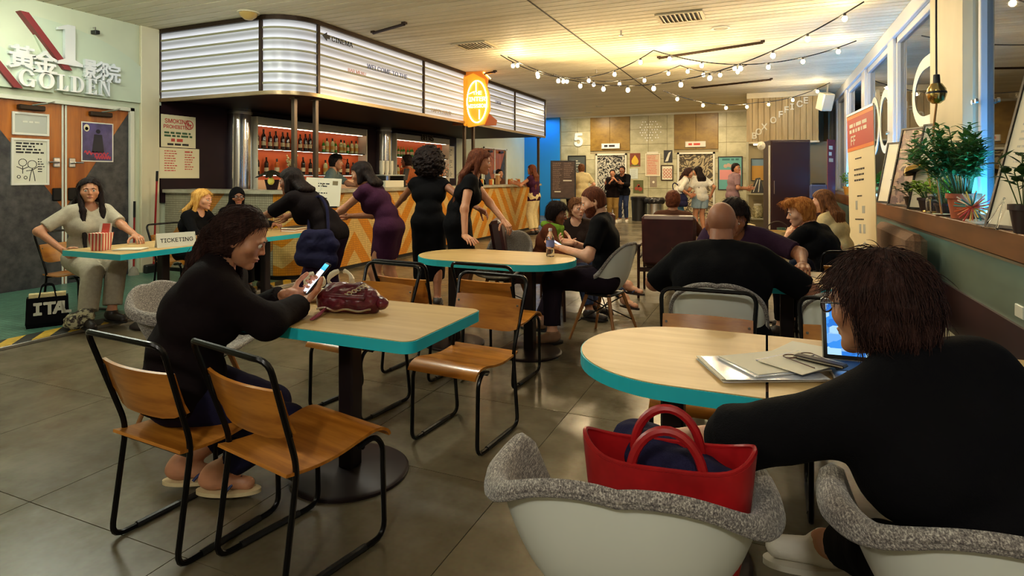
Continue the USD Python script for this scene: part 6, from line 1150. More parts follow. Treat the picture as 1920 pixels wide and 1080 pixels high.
cb = thing('cash_box', 'low brown cardboard tray behind the white ticket sign', 'box', (-5.02, 4.12, T0), 80); part(cb, 'tray', box(-.16, .16, -.1, .1, 0, .06, .004), mat('kraft_card', srgb(160, 120, 76), .8)); part(cb, 'lid', box(-.165, .165, -.105, .105, .05, .066, .003), _M['kraft_card'])
lq = thing('laptop', 'pale laptop seen from behind in front of the blonde woman', 'laptop', (-5.15, 4.72, T0), 105); part(lq, 'base', box(-.16, .16, -.11, .11, 0, .016, .004), m_alu)
part(lq, 'lid', xf(box(-.165, .165, -.005, .005, 0, .25, .004), (0, .115, .012), (-12, 0, 0)), mat('laptop_lid', srgb(206, 204, 190), .4)); part(lq, 'keyboard', box(-.14, .14, -.03, .09, .016, .017), m_black)
for lab, x, y, z, c in (('orange covered book in a small stack at the far end of the ticket tables', -5.1, 5.42, T0, srgb(176, 92, 44)), ('black covered book on top of the orange book', -5.11, 5.43, T0 + .026, srgb(34, 28, 26))):
    q = thing('book', lab, 'book', (x, y, z), 8); part(q, 'cover', cat([box(-.1, .1, -.14, .14, 0, .003), box(-.1, .1, -.14, .14, .022, .025), box(-.1, -.097, -.14, .14, 0, .025)]), mat('book_%d' % int(z * 1000), c, .5)); part(q, 'pages', box(-.096, .096, -.136, .136, .003, .022), m_pg)
# bags under the ticket table chair
tb = thing('tote_bag', 'black cloth tote with white letters on the floor under the grey-dressed woman', 'bag', (-5.98, 3.28, .031), 60, None, .78)
part(tb, 'body', hull([(sx * w, sy * d, z) for sx in (-1, 1) for sy in (-1, 1) for w, d, z in ((.19, .08, 0), (.2, .09, .05), (.19, .07, .34))]), c_black, smooth=False); part(tb, 'cream_lining', hull([(sx * .17, sy * .06, z) for sx in (-1, 1) for sy in (-1, 1) for z in (.34, .38)]), c_cream)
for x0_, ch in ((-.15, 'I'), (-.06, 'T'), (.03, 'A'), (.1, 'L')): part(tb, 'letter', frame(xf(extr(glyphs(ch, .13, stroke=3, size=60), .003), (x0_, .15, 0)), (0, -.082, 0), (1, 0, 0), (0, 0, 1)), m_card, smooth=False)
for s in (-1, 1): part(tb, 'strap', tube(bend([(-.08, s * .07, .33), (-.05, s * .05, .48), (.05, s * .05, .48), (.08, s * .07, .33)], .04), .008, 6), c_black)
obj('crumpled_bag', solid([((-5.62, 3.30, .1), (-5.58, 3.36, .14), .08, .07)], .009, noise_=.025, nf=16, cuts=[(arr(0, 0, .032), arr(0, 0, -1))]), mat('patterned_bag', srgb(190, 184, 150), .8, col2=srgb(60, 50, 46), vs=(26, 26, 26), vlo=.45, vhi=.55), 'small pale patterned bag on the floor beside the black tote', 'bag', smooth=True)
br = thing('broom', 'red handled broom leaning in the corner where the hall wall meets the bar', 'broom', (-7.98, 5.72, .03), (2, 6, 0)); part(br, 'handle', tube([(0, 0, .1), (0, 0, 1.42)], .013, 8), mat('red_handle', srgb(150, 32, 30), .4)); part(br, 'grip', tube([(0, 0, 1.3), (0, 0, 1.44)], .016, 8), m_black); part(br, 'brush_head', box(-.04, .04, -.13, .13, 0, .12, .012), m_black)
br = thing('mop_stick', 'short red stick leaning beside the broom against the cream post', 'mop', (-8.0, 5.45, .03), (2, 4, 0)); part(br, 'handle', tube([(0, 0, .1), (0, 0, 1.0)], .012, 8), _M['red_handle']); part(br, 'grip', tube([(0, 0, .8), (0, 0, 1.02)], .015, 8), m_black); part(br, 'mop_head', lathe([(0, 0), (.07, 0), (.05, .08), (.015, .12), (0, .12)], 14), c_grey)
# easel with paper notice
ez = thing('easel', 'slim tripod easel holding a cream notice in front of the bar', 'easel', (-4.72, 5.45, 0), 30)
for p in ((-.2, -.18), (.24, -.14), (.02, .26)): lg = part(ez, 'leg', tube([(p[0] * .15, p[1] * .15, 1.04), (p[0], p[1], 0)], .011, 8), m_chain); part(lg, 'clamp', tube([(p[0] * .52, p[1] * .52, .6), (p[0] * .58, p[1] * .58, .53)], .018, 8), m_black)
part(ez, 'mast', tube([(0, 0, 1.0), (0, 0, 1.3)], .011, 8), m_chain); part(ez, 'ledge', box(-.17, .17, -.07, -.02, 1.02, 1.04, .004), m_black)
nb = thing('notice_board', 'cream paper notice with printed crest resting on the tripod easel', 'notice', (-4.70, 5.41, 1.04), (-10, 3, 30)); part(nb, 'board', box(-.2, .2, -.006, .006, 0, .33, .004), m_pg)
part(nb, 'print', frame(xf(extr(unary_union([lines_of_text(-.06, .27, .14, 2, .014, .03, 3), lines_of_text(-.05, .16, .12, 1, .012, .03, 4), lines_of_text(-.02, .1, .1, 1, .01, .03, 5)]), .001), (0, 0, 0)), (0, -.0062, 0), (1, 0, 0), (0, 0, 1)), m_ink, smooth=False)
part(nb, 'crest', frame(extr(sg.box(.1, .25, .16, .3), .001), (0, -.0062, 0), (1, 0, 0), (0, 0, 1)), mat('crest_olive', srgb(120, 104, 70), .6)); part(nb, 'ribbon', frame(extr(sg.LineString([(-.06, .3), (-.02, .2), (-.12, .09)]).buffer(.006), .0015), (0, -.0062, 0), (1, 0, 0), (0, 0, 1)), m_card)
# bar top things
def cups(label, x, y, z, n=14):
    t = thing('cup_stack', label, 'cups', (x, y, z), 0, None)
    for k in range(n): part(t, 'cup', lathe([(0, .02 * k), (.03, .02 * k), (.043, .02 * k + .1), (.045, .02 * k + .1), (.031, .02 * k - .002 + .004), (0, .02 * k + .004)], 12), m_card)
for k in range(3): cups('stack of white paper cups on the serving box, %s of three' % ('left', 'middle', 'right')[k], -6.02, 8.42 + k * .13, 1.42, 8)
bx_ = thing('serving_box', 'white and black serving box under the paper cups on the bar', 'box', (-6.02, 8.6, 1.201)); part(bx_, 'body', box(-.14, .14, -.28, .28, 0, .12, .008), m_card); part(bx_, 'shelf', box(-.15, .15, -.3, .3, .2, .22, .004), m_sheet)
for s in (-.27, .27): part(bx_, 'upright', box(-.14, .14, s - .01, s + .01, .12, .2), m_black)
cm = thing('till_screen', 'black till screen on the bar beside the paper cups', 'till', (-6.05, 9.15, 1.201), -70); part(cm, 'stand', lathe([(0, 0), (.1, 0), (.09, .015), (.02, .03), (.02, .14), (0, .14)], 16), m_black); part(cm, 'screen', xf(box(-.16, .16, -.015, .015, 0, .22, .01), (0, 0, .12), (-12, 0, 0)), m_black)
m_flow = mat('pale_blossom', srgb(206, 150, 124), .7); rg = random.Random(11)
def twigs(t, n, h, r, m1, m2, bl=.014):
    S = []; Bm = []
    for k in range(n):
        a = rg.uniform(0, 6.28); q = r * rg.uniform(.3, 1); e = arr(q * cos(a), q * sin(a), h * rg.uniform(.7, 1.05)); S.append(tube([(0, 0, .1), e * (.5, .5, .6), e], .003, 5))
        for j in range(4): Bm.append(xf(trimesh.creation.icosphere(1, bl), e * (1 - .12 * j) + arr(*[rg.uniform(-.02, .02) for _ in range(3)])))
    part(t, 'stem', cat(S), m1, kind='stuff'); part(t, 'blossom', cat(Bm), m2, kind='stuff')
def vase(t, h=.16, r=.05, m=None): part(t, 'vase', lathe([(0, 0), (r * .7, 0), (r, h * .35), (r * .85, h * .7), (r * .55, h), (r * .5, h), (r * .7, h * .6), (0, h * .5)], 18), m or m_card)
m_stem = mat('stem_green', srgb(70, 92, 40), .6)
f = thing('flower_vase', 'spray of pale dried blossom in a vase on the bar behind the leaning woman', 'flowers', (-5.95, 10.15, 1.201)); vase(f); twigs(f, 16, .42, .22, m_stem, m_flow)
f = thing('flower_vase', 'vase of white flowers with green leaves on the lower shelf of the nearer display', 'flowers', (bx + .12, 8.35, 1.431)); vase(f, .14, .05, m_lab2); twigs(f, 9, .32, .14, m_stem, mat('white_blossom', srgb(220, 214, 160), .7), .02)
f = thing('flower_vase', 'green leafy sprig in a vase on the lower shelf of the farther display', 'flowers', (bx + .12, 12.5, 1.411)); vase(f, .12, .045, m_lab1); twigs(f, 10, .36, .16, m_stem, mat('leaf_lime', srgb(128, 170, 40), .6), .022)
pt = thing('orchid_pot', 'dark leafy pot with one yellow bloom on the bar corner', 'potted plant', (-6.35, 6.3, 1.201)); part(pt, 'pot', lathe([(0, 0), (.07, 0), (.1, .14), (.09, .14), (.08, .12), (0, .12)], 18), m_dark)
for k in range(7):
    a = k * .9; part(pt, 'leaf', xf(trimesh.creation.icosphere(2, 1), (.12 * cos(a), .12 * sin(a), .22), (0, 25, math.degrees(a)), (.13, .035, .012)), mat('leaf_dark', srgb(38, 36, 24), .4), smooth=True)
part(pt, 'bloom', xf(trimesh.creation.icosphere(2, .045), (.08, -.1, .12), 0, (1, 1, 1.2)), mat('bloom_yellow', srgb(220, 208, 90), .5), smooth=True)
for k, (y, x) in enumerate(((12.0, -5.9), (12.25, -6.0), (12.5, -5.9), (12.75, -5.98), (13.6, -5.9), (13.85, -5.95), (14.2, -5.9))):
    t = thing('condiment_jar', 'small glass jar standing on the bar near its far end', 'jar', (x, y, 1.201), 0, 'jars at the far end of the bar'); part(t, 'jar', lathe([(0, 0), (.04, 0), (.043, .01), (.043, .1), (.036, .115), (0, .115)], 14), (g_amber, g_clear)[k % 2]); part(t, 'lid', lathe([(0, .115), (.038, .115), (.038, .135), (0, .135)], 14), m_lab3)
t = thing('paper_packet', 'upright brown paper packet on the far part of the bar', 'packet', (-5.95, 13.0, 1.201), 10); part(t, 'packet', box(-.04, .04, -.07, .07, 0, .24, .006), _M['kraft_card']); part(t, 'fold', box(-.045, .045, -.072, .072, .22, .26, .004), m_pg)
t = framed('menu_poster', 'pale printed drinks menu on the dark wall right of the farther display', 'notice', 14.2, 14.75, 1.35, 2.25, LX + .03, m_frameW, m_pg); flat_print(t, [('small_print', lines_of_text(14.28, 2.15, .38, 16, .018, .048, 31), m_ink)], .001, L(LX + .03), .008)
# menu board stand near the bar end
mb = thing('menu_board', 'tall dark chalk menu board on a stand past the end of the bar', 'menu board', (-4.72, 14.3, 0), 12)
part(mb, 'board', box(-.3, .3, -.015, .015, .85, 1.78), mat('slate_brown', srgb(66, 50, 46), .7, col2=srgb(84, 66, 60), vs=(6, 6, 20))); part(mb, 'frame', frame(extr(sg.box(-.32, .83, .32, 1.8).difference(sg.box(-.29, .86, .29, 1.77)), .04), (0, .02, 0), (1, 0, 0), (0, 0, 1)), m_black)
part(mb, 'chalk_lettering', frame(extr(unary_union([lines_of_text(-.26, 1.74, .24, 14, .014, .05, 41), lines_of_text(.02, 1.74, .24, 8, .014, .05, 42)]), .001), (0, -.0155, 0), (1, 0, 0), (0, 0, 1)), mat('chalk', srgb(150, 128, 116), .8), smooth=False); part(mb, 'label_strip', frame(extr(unary_union([sg.box(0, 1.28, .22, 1.31), sg.box(-.22, 1.0, -.06, 1.03)]), .002), (0, -.0155, 0), (1, 0, 0), (0, 0, 1)), m_card)
for s in (-.28, .28): part(mb, 'leg', tube([(s, -.0, .85), (s, -.18, 0)], .014, 8), m_black); part(mb, 'leg', tube([(s, .0, .85), (s, .18, 0)], .014, 8), m_black)

# ================================================================ FAR WALL THINGS
def on_fw(p, d=.004, off=.0): return on_far(xf(extr(p, d), (0, 0, off)), FY - .018)
five = glyphs('5', .42, stroke=4); t = thing('wall_numeral', 'white numeral 5 on the stone wall beside the blue corner', 'numeral'); part(t, 'digit', on_fw(sa.translate(five, -6.32, 2.5), .03), mat('bright_white', (.92, .92, .9), .4), smooth=False)
def poster(label, x0, x1, z0, z1, bg, marks=(), frame_m=None, name='poster'):
    t = thing(name, label, 'poster'); part(t, 'print', on_fw(sg.box(x0, z0, x1, z1), .004), bg)
    if frame_m: part(t, 'frame', on_fw(sg.box(x0 - .03, z0 - .03, x1 + .03, z1 + .03).difference(sg.box(x0, z0, x1, z1)), .02), frame_m)
    for nm, p, m in marks: part(t, nm, on_fw(p, .002, .004), m, smooth=False)
    return t
C = lambda n, r, g, b_: mat('print_' + n, srgb(r, g, b_), .5)
def P_(x, z, r, sx=1, sz=1): return sa.scale(sg.Point(x, z).buffer(r, 10), sx, sz)
poster('red and yellow film poster beside the black mural door, upper of the column', -4.27, -3.92, 1.75, 2.2, C('red_dark', 120, 52, 26), [('yellow_shape', unary_union([P_(-4.1, 1.92, .12), sg.Polygon([(-4.2, 2.0), (-4.0, 2.0), (-4.1, 2.14)])]), C('yellow', 212, 172, 40)), ('green_band', sg.box(-4.24, 1.77, -3.95, 1.8), C('green', 84, 110, 52))])
poster('white notice sheet under the red and yellow film poster', -4.28, -4.0, 1.33, 1.68, C('pale_blue', 196, 204, 196), [('print_lines', lines_of_text(-4.24, 1.64, .2, 7, .016, .04, 51), m_sheet)])
poster('colourful film poster with red figures, lowest of the column by the mural door', -4.16, -3.82, .84, 1.28, C('olive', 90, 92, 52), [('red_figures', unary_union([P_(-4.05, 1.0, .06), P_(-3.92, .98, .07), P_(-3.98, 1.1, .05)]), C('brick', 150, 62, 40)), ('pale_face', P_(-3.97, 1.08, .03), m_pg)])
poster('tall pale schedule board in the middle of the stone wall', -3.72, -3.28, 1.45, 2.15, C('blush', 206, 180, 150), [('print_lines', lines_of_text(-3.68, 2.1, .36, 14, .016, .045, 53), m_inkred), ('title_strip', sg.box(-3.7, 2.16, -3.32, 2.24), m_card)], m_pg)
poster('small grey picture under the pale schedule board', -3.6, -3.37, 1.05, 1.42, C('grey', 140, 124, 104), [('pale_spot', P_(-3.48, 1.22, .04), m_pg)])
poster('black and white photograph print left of the brown mural door', -3.14, -2.86, 1.87, 2.28, C('ink', 40, 40, 44), [('pale_figure', sg.Polygon([(-3.1, 1.9), (-3.0, 1.92), (-2.95, 2.1), (-2.9, 2.24), (-2.98, 2.2), (-3.03, 2.08)]), m_card)])
poster('framed cream print with red pattern below the black and white photograph', -3.2, -2.86, 1.3, 1.76, m_pg, [('red_pattern', unary_union([ring(-3.12 + .1 * i, 1.4 + .11 * j, .045, .05, .018) for i in range(3) for j in range(3)]), C('crimson', 176, 70, 56))], m_bronze)
poster('large framed pink and teal poster of a head behind the man in mauve', -1.4, -.72, 1.0, 2.02, C('teal', 96, 164, 160), [('pink_band', sg.box(-1.38, 1.3, -.74, 1.62), C('pink', 218, 142, 140)), ('flower_crown', unary_union([P_(-1.2 + .09 * i, 1.74 + .03 * (i % 2), .06) for i in range(4)]), C('lilac', 190, 160, 140)), ('title', lines_of_text(-1.3, 1.98, .5, 1, .06, .08, 55, .05), C('deep_teal', 50, 110, 112))], m_black)
poster('dark chalkboard beside the left mural door', -6.45, -5.85, 1.1, 2.12, C('slate', 78, 84, 80), [('chalk_marks', unary_union([lines_of_text(-6.35, 1.98, .4, 3, .04, .08, 56), lines_of_text(-6.35, 1.7, .3, 5, .02, .05, 57)]), mat('chalk_white', srgb(186, 184, 168), .8))], m_black)
for lab, x, z, m in (('small lit white sign over the black and white mural door', -4.93, 2.46, m_ink), ('small lit amber sign over the brown mural door', -2.12, 2.46, m_inkred)):
    t = thing('door_sign', lab, 'sign'); part(t, 'panel', on_fw(sg.box(x - .3, z - .07, x + .3, z + .07), .05, .012), emat('lit_sign_' + str(x < -4), (1, .92, .72) if x < -4 else (1, .68, .36), 1.1)); part(t, 'lettering', on_fw(lines_of_text(x - .22, z + .035, .44, 1, .07, .1, 58, .02), .002, .062), m, smooth=False)
    part(t, 'housing', on_fw(sg.box(x - .32, z - .09, x + .32, z + .09).difference(sg.box(x - .3, z - .07, x + .3, z + .07)), .055, .012), m_white)
dots = unary_union([P_(-3.95 + .085 * i + .03 * (j % 2), 2.62 + .09 * j, .022) for i in range(9) for j in range(8) if (i * 7 + j * 5) % 4 and (i - 4) ** 2 + (j - 4) ** 2 < 20])  # pale dots on the stone wall
t = thing('dot_decoration', 'cluster of pale dots on the stone wall between the ochre panels', 'wall decoration'); part(t, 'dots', on_fw(dots, .006), _M['bright_white'], smooth=False, kind='stuff')
# bins
m_bag_b = mat('bin_liner', srgb(24, 22, 24), .25, bump=.4, vs=(20, 20, 20))
t = thing('litter_bin', 'tall black litter bin against the stone wall', 'bin', (-3.72, 18.9, 0)); part(t, 'body', lathe([(0, 0), (.21, 0), (.24, .7), (0, .7)], 20), m_black); part(t, 'liner', lathe([(.2, .66), (.255, .66), (.26, .76), (.2, .78), (0, .7)], 20), m_bag_b)
t = thing('litter_bin', 'round brushed steel litter bin with black liner over its rim', 'bin', (-3.2, 18.75, 0)); part(t, 'body', lathe([(0, 0), (.27, 0), (.27, .6), (0, .6)], 28), mat('brushed_steel', (.6, .58, .54), .28, 1.)); part(t, 'liner', solid([((.24 * cos(a), .24 * sin(a), .64), (.24 * cos(a + .6), .24 * sin(a + .6), .66), .09, .09) for a in np.arange(0, 6.2, .6)], .018, .04, noise_=.02, nf=9), m_bag_b, smooth=True); part(t, 'band', lathe([(.27, .1), (.275, .1), (.275, .13), (.27, .13)], 28), m_black)

# ================================================================ BOX OFFICE
m_wpl = mat('box_office_plank', srgb(172, 148, 98), .35, col2=srgb(142, 118, 72), vs=(12, 12, 1.2), rnd=.1)
bo = thing('box_office', 'timber clad ticket booth with the BOX OFFICE letters', 'booth', (0, 0, 0))
BYY = 16.3
for k in range(12): x = -.46 + k * .137; part(bo, 'plank', box(x + .003, x + .134, BYY, BYY + .03, 2.28, 3.38, .003), m_wpl)
part(bo, 'fascia_return', box(-.46, -.43, BYY + .03, FY, 2.28, CEIL), m_wpl); part(bo, 'soffit_panel', box(-.46, 1.2, BYY, FY, 2.24, 2.28), m_cream); part(bo, 'top_rail', box(-.46, 1.2, BYY - .02, BYY + .03, 3.38, CEIL, .005), m_cream)
part(bo, 'corner_post', box(-.47, -.41, BYY - .02, BYY + .06, 0, 2.28, .005), mat('booth_frame', srgb(176, 170, 140), .4)); part(bo, 'post', box(-.03, .03, BYY - .02, BYY + .06, 0, 2.28, .005), _M['booth_frame'])
for z in (.3, .93): part(bo, 'display_shelf', box(-.46, .03, BYY - .04, BYY + .4, z, z + .04, .004), _M['booth_frame'])
part(bo, 'booth_wall', box(-.46, 1.4, BYY + .45, BYY + .5, 0, 2.28), mat('booth_wall', srgb(150, 136, 100), .6)); part(bo, 'booth_lamp', box(-.3, -.1, BYY + .1, BYY + .2, 2.2, 2.235), emat('booth_lamp', (1, .8, .5), 6.))
for ch, px_, pz_ in zip('BOXOFFICE', (-.36, -.27, -.13, .07, .26, .39, .53, .67, .82), (2.36, 2.46, 2.58, 2.74, 2.88, 2.99, 3.06, 3.12, 3.2)):
    t = thing('letter_%s' % ch.lower() if 0 else 'wall_letter', 'white letter %s of the slanting words BOX OFFICE on the timber booth%s' % (ch, {'-0.27': ', in BOX', '0.07': ', in OFFICE', '0.26': ', first F', '0.39': ', second F'}.get(str(px_), '')), 'letter', (px_, BYY - .001, pz_)); g = glyphs(ch, .15, stroke=3); part(t, 'face', frame(extr(g, .03), (0, 0, 0), (1, 0, 0), (0, 0, 1)), m_card, smooth=False)
t = thing('display_picture', 'small yellow and blue picture inside the ticket booth', 'picture', (-.2, BYY + .42, 1.3)); part(t, 'print', box(-.15, .15, 0, .01, 0, .55), C('ochre', 190, 140, 50)); part(t, 'sky_band', box(-.15, .15, -.003, 0, .38, .55), C('skyblue', 110, 140, 160)); part(t, 'frame', frame(extr(sg.box(-.17, -.02, .17, .57).difference(sg.box(-.15, 0, .15, .55)), .02), (0, .01, 0), (1, 0, 0), (0, 0, 1)), m_black)
t = thing('glass_jar', 'big pale jar with lid on the lower shelf of the ticket booth', 'jar', (-.2, BYY + .1, .341)); part(t, 'jar', lathe([(0, 0), (.1, 0), (.13, .04), (.13, .24), (.09, .32), (0, .32)], 22), mat('jar_pale', srgb(206, 196, 150), .25, col2=srgb(120, 110, 76), vs=(16, 16, 16))); part(t, 'lid', lathe([(0, .32), (.09, .32), (.09, .36), (0, .37)], 20), m_card)
t = thing('display_bag', 'dark patterned bag on the upper shelf of the ticket booth', 'bag', (-.2, BYY + .1, .971)); part(t, 'body', hull([(-.16, -.05, 0), (.16, -.05, 0), (-.16, .05, 0), (.16, .05, 0), (-.05, -.03, .38), (.06, -.03, .4), (-.05, .03, .38), (.06, .03, .4)]), m_black); part(t, 'stripe', frame(extr(unary_union([sg.LineString([(-.1, .04), (0, .34)]).buffer(.012), sg.LineString([(.02, .04), (.05, .34)]).buffer(.012)]), .003), (0, -.052, 0), (1, 0, 0), (0, 0, 1)), m_card)
t = thing('leaflet_stand', 'small clear leaflet stand at the booth counter', 'leaflets', (.1, BYY - .1, .97), 20); part(t, 'holder', xf(box(-.09, .09, -.004, .004, 0, .3, .002), (0, 0, 0), (-16, 0, 20)), m_card); part(t, 'foot', box(-.08, .08, -.06, .06, 0, .01), m_sheet)
mc = thing('vending_cabinet', 'tall dark maroon cabinet standing in front of the timber booth', 'cabinet', (.42, 15.0, 0), 14); m_cab = mat('cabinet_maroon', srgb(44, 20, 24), .4)
part(mc, 'carcass', box(-.42, .42, -.32, .32, .06, 2.22, .015), m_cab); part(mc, 'door', box(-.4, .4, -.345, -.32, .1, 2.18, .008), m_cab); part(mc, 'plinth', box(-.4, .4, -.3, .3, 0, .06), m_black); part(mc, 'handle', box(-.36, -.34, -.37, -.345, 1.0, 1.3, .004), m_steel)
part(mc, 'side_light', box(-.435, -.42, -.3, -.2, .2, 2.1), m_card)  # pale vertical strip on the cabinet side
t = thing('round_lamp', 'white round lamp at the top left corner of the maroon cabinet', 'lamp', (-.09, 14.75, 2.1), (90, 0, -30)); part(t, 'dish', lathe([(0, 0), (.09, .0), (.1, .03), (.04, .08), (0, .08)], 20), m_card); part(t, 'arm', tube([(0, 0, .08), (.05, 0, .16)], .012, 8), m_steel)
t = thing('loudspeaker', 'white loudspeaker box hung under the ceiling right of the OFFICE letters', 'speaker', (1.25, 15.4, 3.12), (20, 0, 30)); part(t, 'cabinet', box(-.14, .14, -.12, .12, -.2, .2, .02), m_card); part(t, 'grille', box(-.12, .12, -.125, -.12, -.18, .18, .004), m_sheet); part(t, 'bracket', tube([(0, 0, .2), (0, .05, .4)], .02, 8), m_steel)
wt = thing('water_container', 'blue plastic water container standing beside the maroon cabinet', 'container', (.98, 13.6, .93)); part(wt, 'tank', box(-.16, .16, -.15, .15, 0, .3, .03), mat('blue_tank', srgb(64, 78, 130), .35)); part(wt, 'tap', tube([(0, -.15, .06), (0, -.2, .05)], .015, 8), m_card); part(wt, 'lid', box(-.12, .12, -.11, .11, .3, .33, .008), m_black)
ck = thing('side_cabinet', 'dark low cabinet carrying the blue water container', 'cabinet', (.98, 13.6, 0)); part(ck, 'carcass', box(-.3, .3, -.25, .25, .05, .93, .01), m_cab); part(ck, 'door', box(-.28, .28, -.265, -.25, .08, .9, .005), m_cab); part(ck, 'plinth', box(-.28, .28, -.22, .22, 0, .05), m_black)
pu = thing('pull_up_sign', 'narrow maroon upright sign by the last window', 'banner', (1.15, 12.9, 0), 66); part(pu, 'panel', box(-.2, .2, -.006, .006, .1, 2.1), mat('banner_maroon', srgb(110, 34, 44), .6)); part(pu, 'foot', box(-.25, .25, -.12, .12, 0, .1, .01), m_black); part(pu, 'white_print', frame(extr(lines_of_text(-.14, 1.98, .26, 3, .07, .12, 61), .002), (0, -.007, 0), (1, 0, 0), (0, 0, 1)), m_card, smooth=False)

# ================================================================ RIGHT SIDE: BANNER AND SILL
bn = thing('roll_up_banner', 'tall white roll-up banner with a red header standing by the windows', 'banner', (.98, 7.45, 0), (0, 3.5, 101))
m_ban = mat('banner_cream', srgb(228, 214, 176), .5, bump=.05, vs=(5, 5, 1)); BW = .4
part(bn, 'sheet', box(-BW, BW, -.004, .004, .08, 2.12), m_ban); part(bn, 'base_cassette', box(-BW - .02, BW + .02, -.09, .09, 0, .08, .02), m_alu); part(bn, 'top_rail', box(-BW, BW, -.012, .012, 2.1, 2.13, .004), m_alu); part(bn, 'pole', tube([(0, -.03, .06), (0, -.03, 2.1)], .01, 8), m_alu)
def on_b(p, d=.002): return frame(extr(p, d), (0, .004, 0), (-1, 0, 0), (0, 0, 1))
part(bn, 'red_header', on_b(sg.box(-BW, 1.72, BW, 2.1)), mat('banner_red', srgb(182, 62, 48), .5), smooth=False)
part(bn, 'orange_band', on_b(unary_union([sg.box(-BW, 2.06, BW, 2.1), sg.box(-BW, 1.69, BW, 1.73)]), .003), mat('banner_orange', srgb(226, 124, 44), .5), smooth=False)
part(bn, 'white_lettering', on_b(unary_union([lines_of_text(-.32, 2.0, .62, 2, .04, .065, 71, .15), sa.translate(glyphs('FF', .1, stroke=2), -.3, 1.76)]), .003), m_card, smooth=False)
part(bn, 'small_print', on_b(unary_union([lines_of_text(-.16, 1.6, .2, 1, .014, .04, 72), lines_of_text(-.2, 1.48, .36, 3, .02, .06, 73), lines_of_text(-.12, 1.18, .2, 1, .016, .04, 74), lines_of_text(-.2, .92, .32, 1, .014, .04, 75), lines_of_text(-.2, .5, .3, 2, .03, .06, 76)])), m_ink, smooth=False)
part(bn, 'logos', on_b(unary_union([sg.box(-.18, 1.02, -.12, 1.12), sg.box(.02, .98, .1, 1.06), sg.box(-.08, .76, -.02, .86), sg.box(.04, .76, .1, .86), ring(-.1, .58, .08, .06, .015), ring(.08, .6, .06, .07, .015)])), m_sheet, smooth=False)
# plants
def leafm(n, c, c2): return rawmat('leaf_' + n, {'oi': ('texture_coordinate', {}), 'n': ('noise_texture', dict(scale=14.)), 'r': ('rgb_ramp', dict(ramp=[(.3, c), (.7, c2)])), 'p': ('principled_bsdf', dict(roughness=.4)), 't': ('translucent_bsdf', {}), 'x': ('mix_closure', dict(fac=.3))}, [('oi.object', 'n.vector'), ('n.fac', 'r.fac'), ('r.color', 'p.base_color'), ('r.color', 't.color'), ('p.BSDF', 'x.closure1'), ('t.BSDF', 'x.closure2')], 'x.closure')
l_green, l_deep, l_lime = leafm('green', srgb(40, 92, 44), srgb(84, 140, 64)), leafm('deep', srgb(28, 58, 30), srgb(54, 88, 44)), leafm('lime', srgb(96, 140, 48), srgb(140, 172, 74))
m_terra, m_soil, m_potd = mat('terracotta', srgb(178, 92, 56), .7, col2=srgb(150, 72, 42), vs=(9, 9, 9)), mat('soil', srgb(46, 34, 26), .9), mat('dark_pot', srgb(44, 30, 30), .4)
def leaf(base, d, l, w, droop=.3, up_=arr(0, 0, 1)):
    d = unit(d); s = unit(np.cross(d, up_) + 1e-6); n = np.cross(s, d); P = []
    for u, k in ((0, .05), (.3, .9), (.65, .8), (1, .02)):
        c = base + d * l * u - arr(0, 0, droop * l * u * u); P += [c - s * w * k, c + n * w * .25 * k, c + s * w * k]
    F = []
    for j in range(3):
        for q in range(2): a = j * 3 + q; F += [(a, a + 1, a + 4), (a, a + 4, a + 3)]
    return trimesh.Trimesh(P, F, process=False)
def pot(t, r, h, m): part(t, 'pot', lathe([(0, 0), (r * .72, 0), (r * .95, h * .8), (r * 1.05, h * .8), (r * 1.05, h), (r * .95, h), (r * .88, h * .82), (0, h * .82)], 24), m); part(t, 'soil', lathe([(0, h * .8), (r * .9, h * .83), (0, h * .86)], 16), m_soil)
def bush(label, loc, r, h, potm, lm, stems, H, sp, ll, lw, name='potted_plant', per=16, up0=0.35, seed=1, rz=0, big=0):
    t = thing(name, label, 'potted plant', loc, rz); pot(t, r, h, potm); g_ = random.Random(seed); S = []; Lv = []
    for k in range(stems):
        a = g_.uniform(0, 6.28); q = sp * math.sqrt(g_.random()); e = arr(min(q * cos(a), .05), q * sin(a), h + H * g_.uniform(.55, 1.0) * (1 - .35 * (q / sp) ** 2)); b0 = arr(r * .4 * cos(a), r * .4 * sin(a), h * .8); mid = (b0 + e) / 2 + arr(0, 0, .1 * H)
        P = [(1 - u) ** 2 * b0 + 2 * u * (1 - u) * mid + u * u * e for u in np.linspace(0, 1, 8)]; S.append(tube(P, .0035, 5))
        for j in range(per):
            u = up0 + (1 - up0) * (j + 1) / per; p = (1 - u) ** 2 * b0 + 2 * u * (1 - u) * mid + u * u * e; az = j * 2.4 + k; tn = unit(e - mid)
            Lv.append(leaf(p, tn * .55 + arr(cos(az), sin(az), g_.uniform(-.1, .5)), ll * g_.uniform(.7, 1.1), lw, g_.uniform(.1, .5)))
    part(t, 'stem', cat(S), m_stem, kind='stuff')
    order = sorted(range(len(Lv)), key=lambda i: -Lv[i].area)
    for i in order[:big]: part(t, 'leaf', Lv[i], lm, smooth=False)
    if order[big:]: part(t, 'foliage', cat([Lv[i] for i in order[big:]]), lm, kind='stuff')
    return t
SZ = 1.041
bush('big bushy plant with narrow leaves in a terracotta pot on the sill', (1.47, 5.86, SZ), .115, .2, m_terra, l_green, 58, .60, .44, .125, .0155, per=22, seed=3, big=200)
bush('low grassy plant in a dark pot between the glass jar and the terracotta pot', (1.47, 6.38, SZ), .085, .1, m_potd, l_lime, 30, .3, .17, .1, .008, per=10, seed=4, big=30)
bush('trailing small-leaved plant in a dark pot left of the glass jar', (1.47, 7.0, SZ), .09, .13, m_potd, l_lime, 18, .22, .2, .07, .02, per=8, seed=5, big=30)
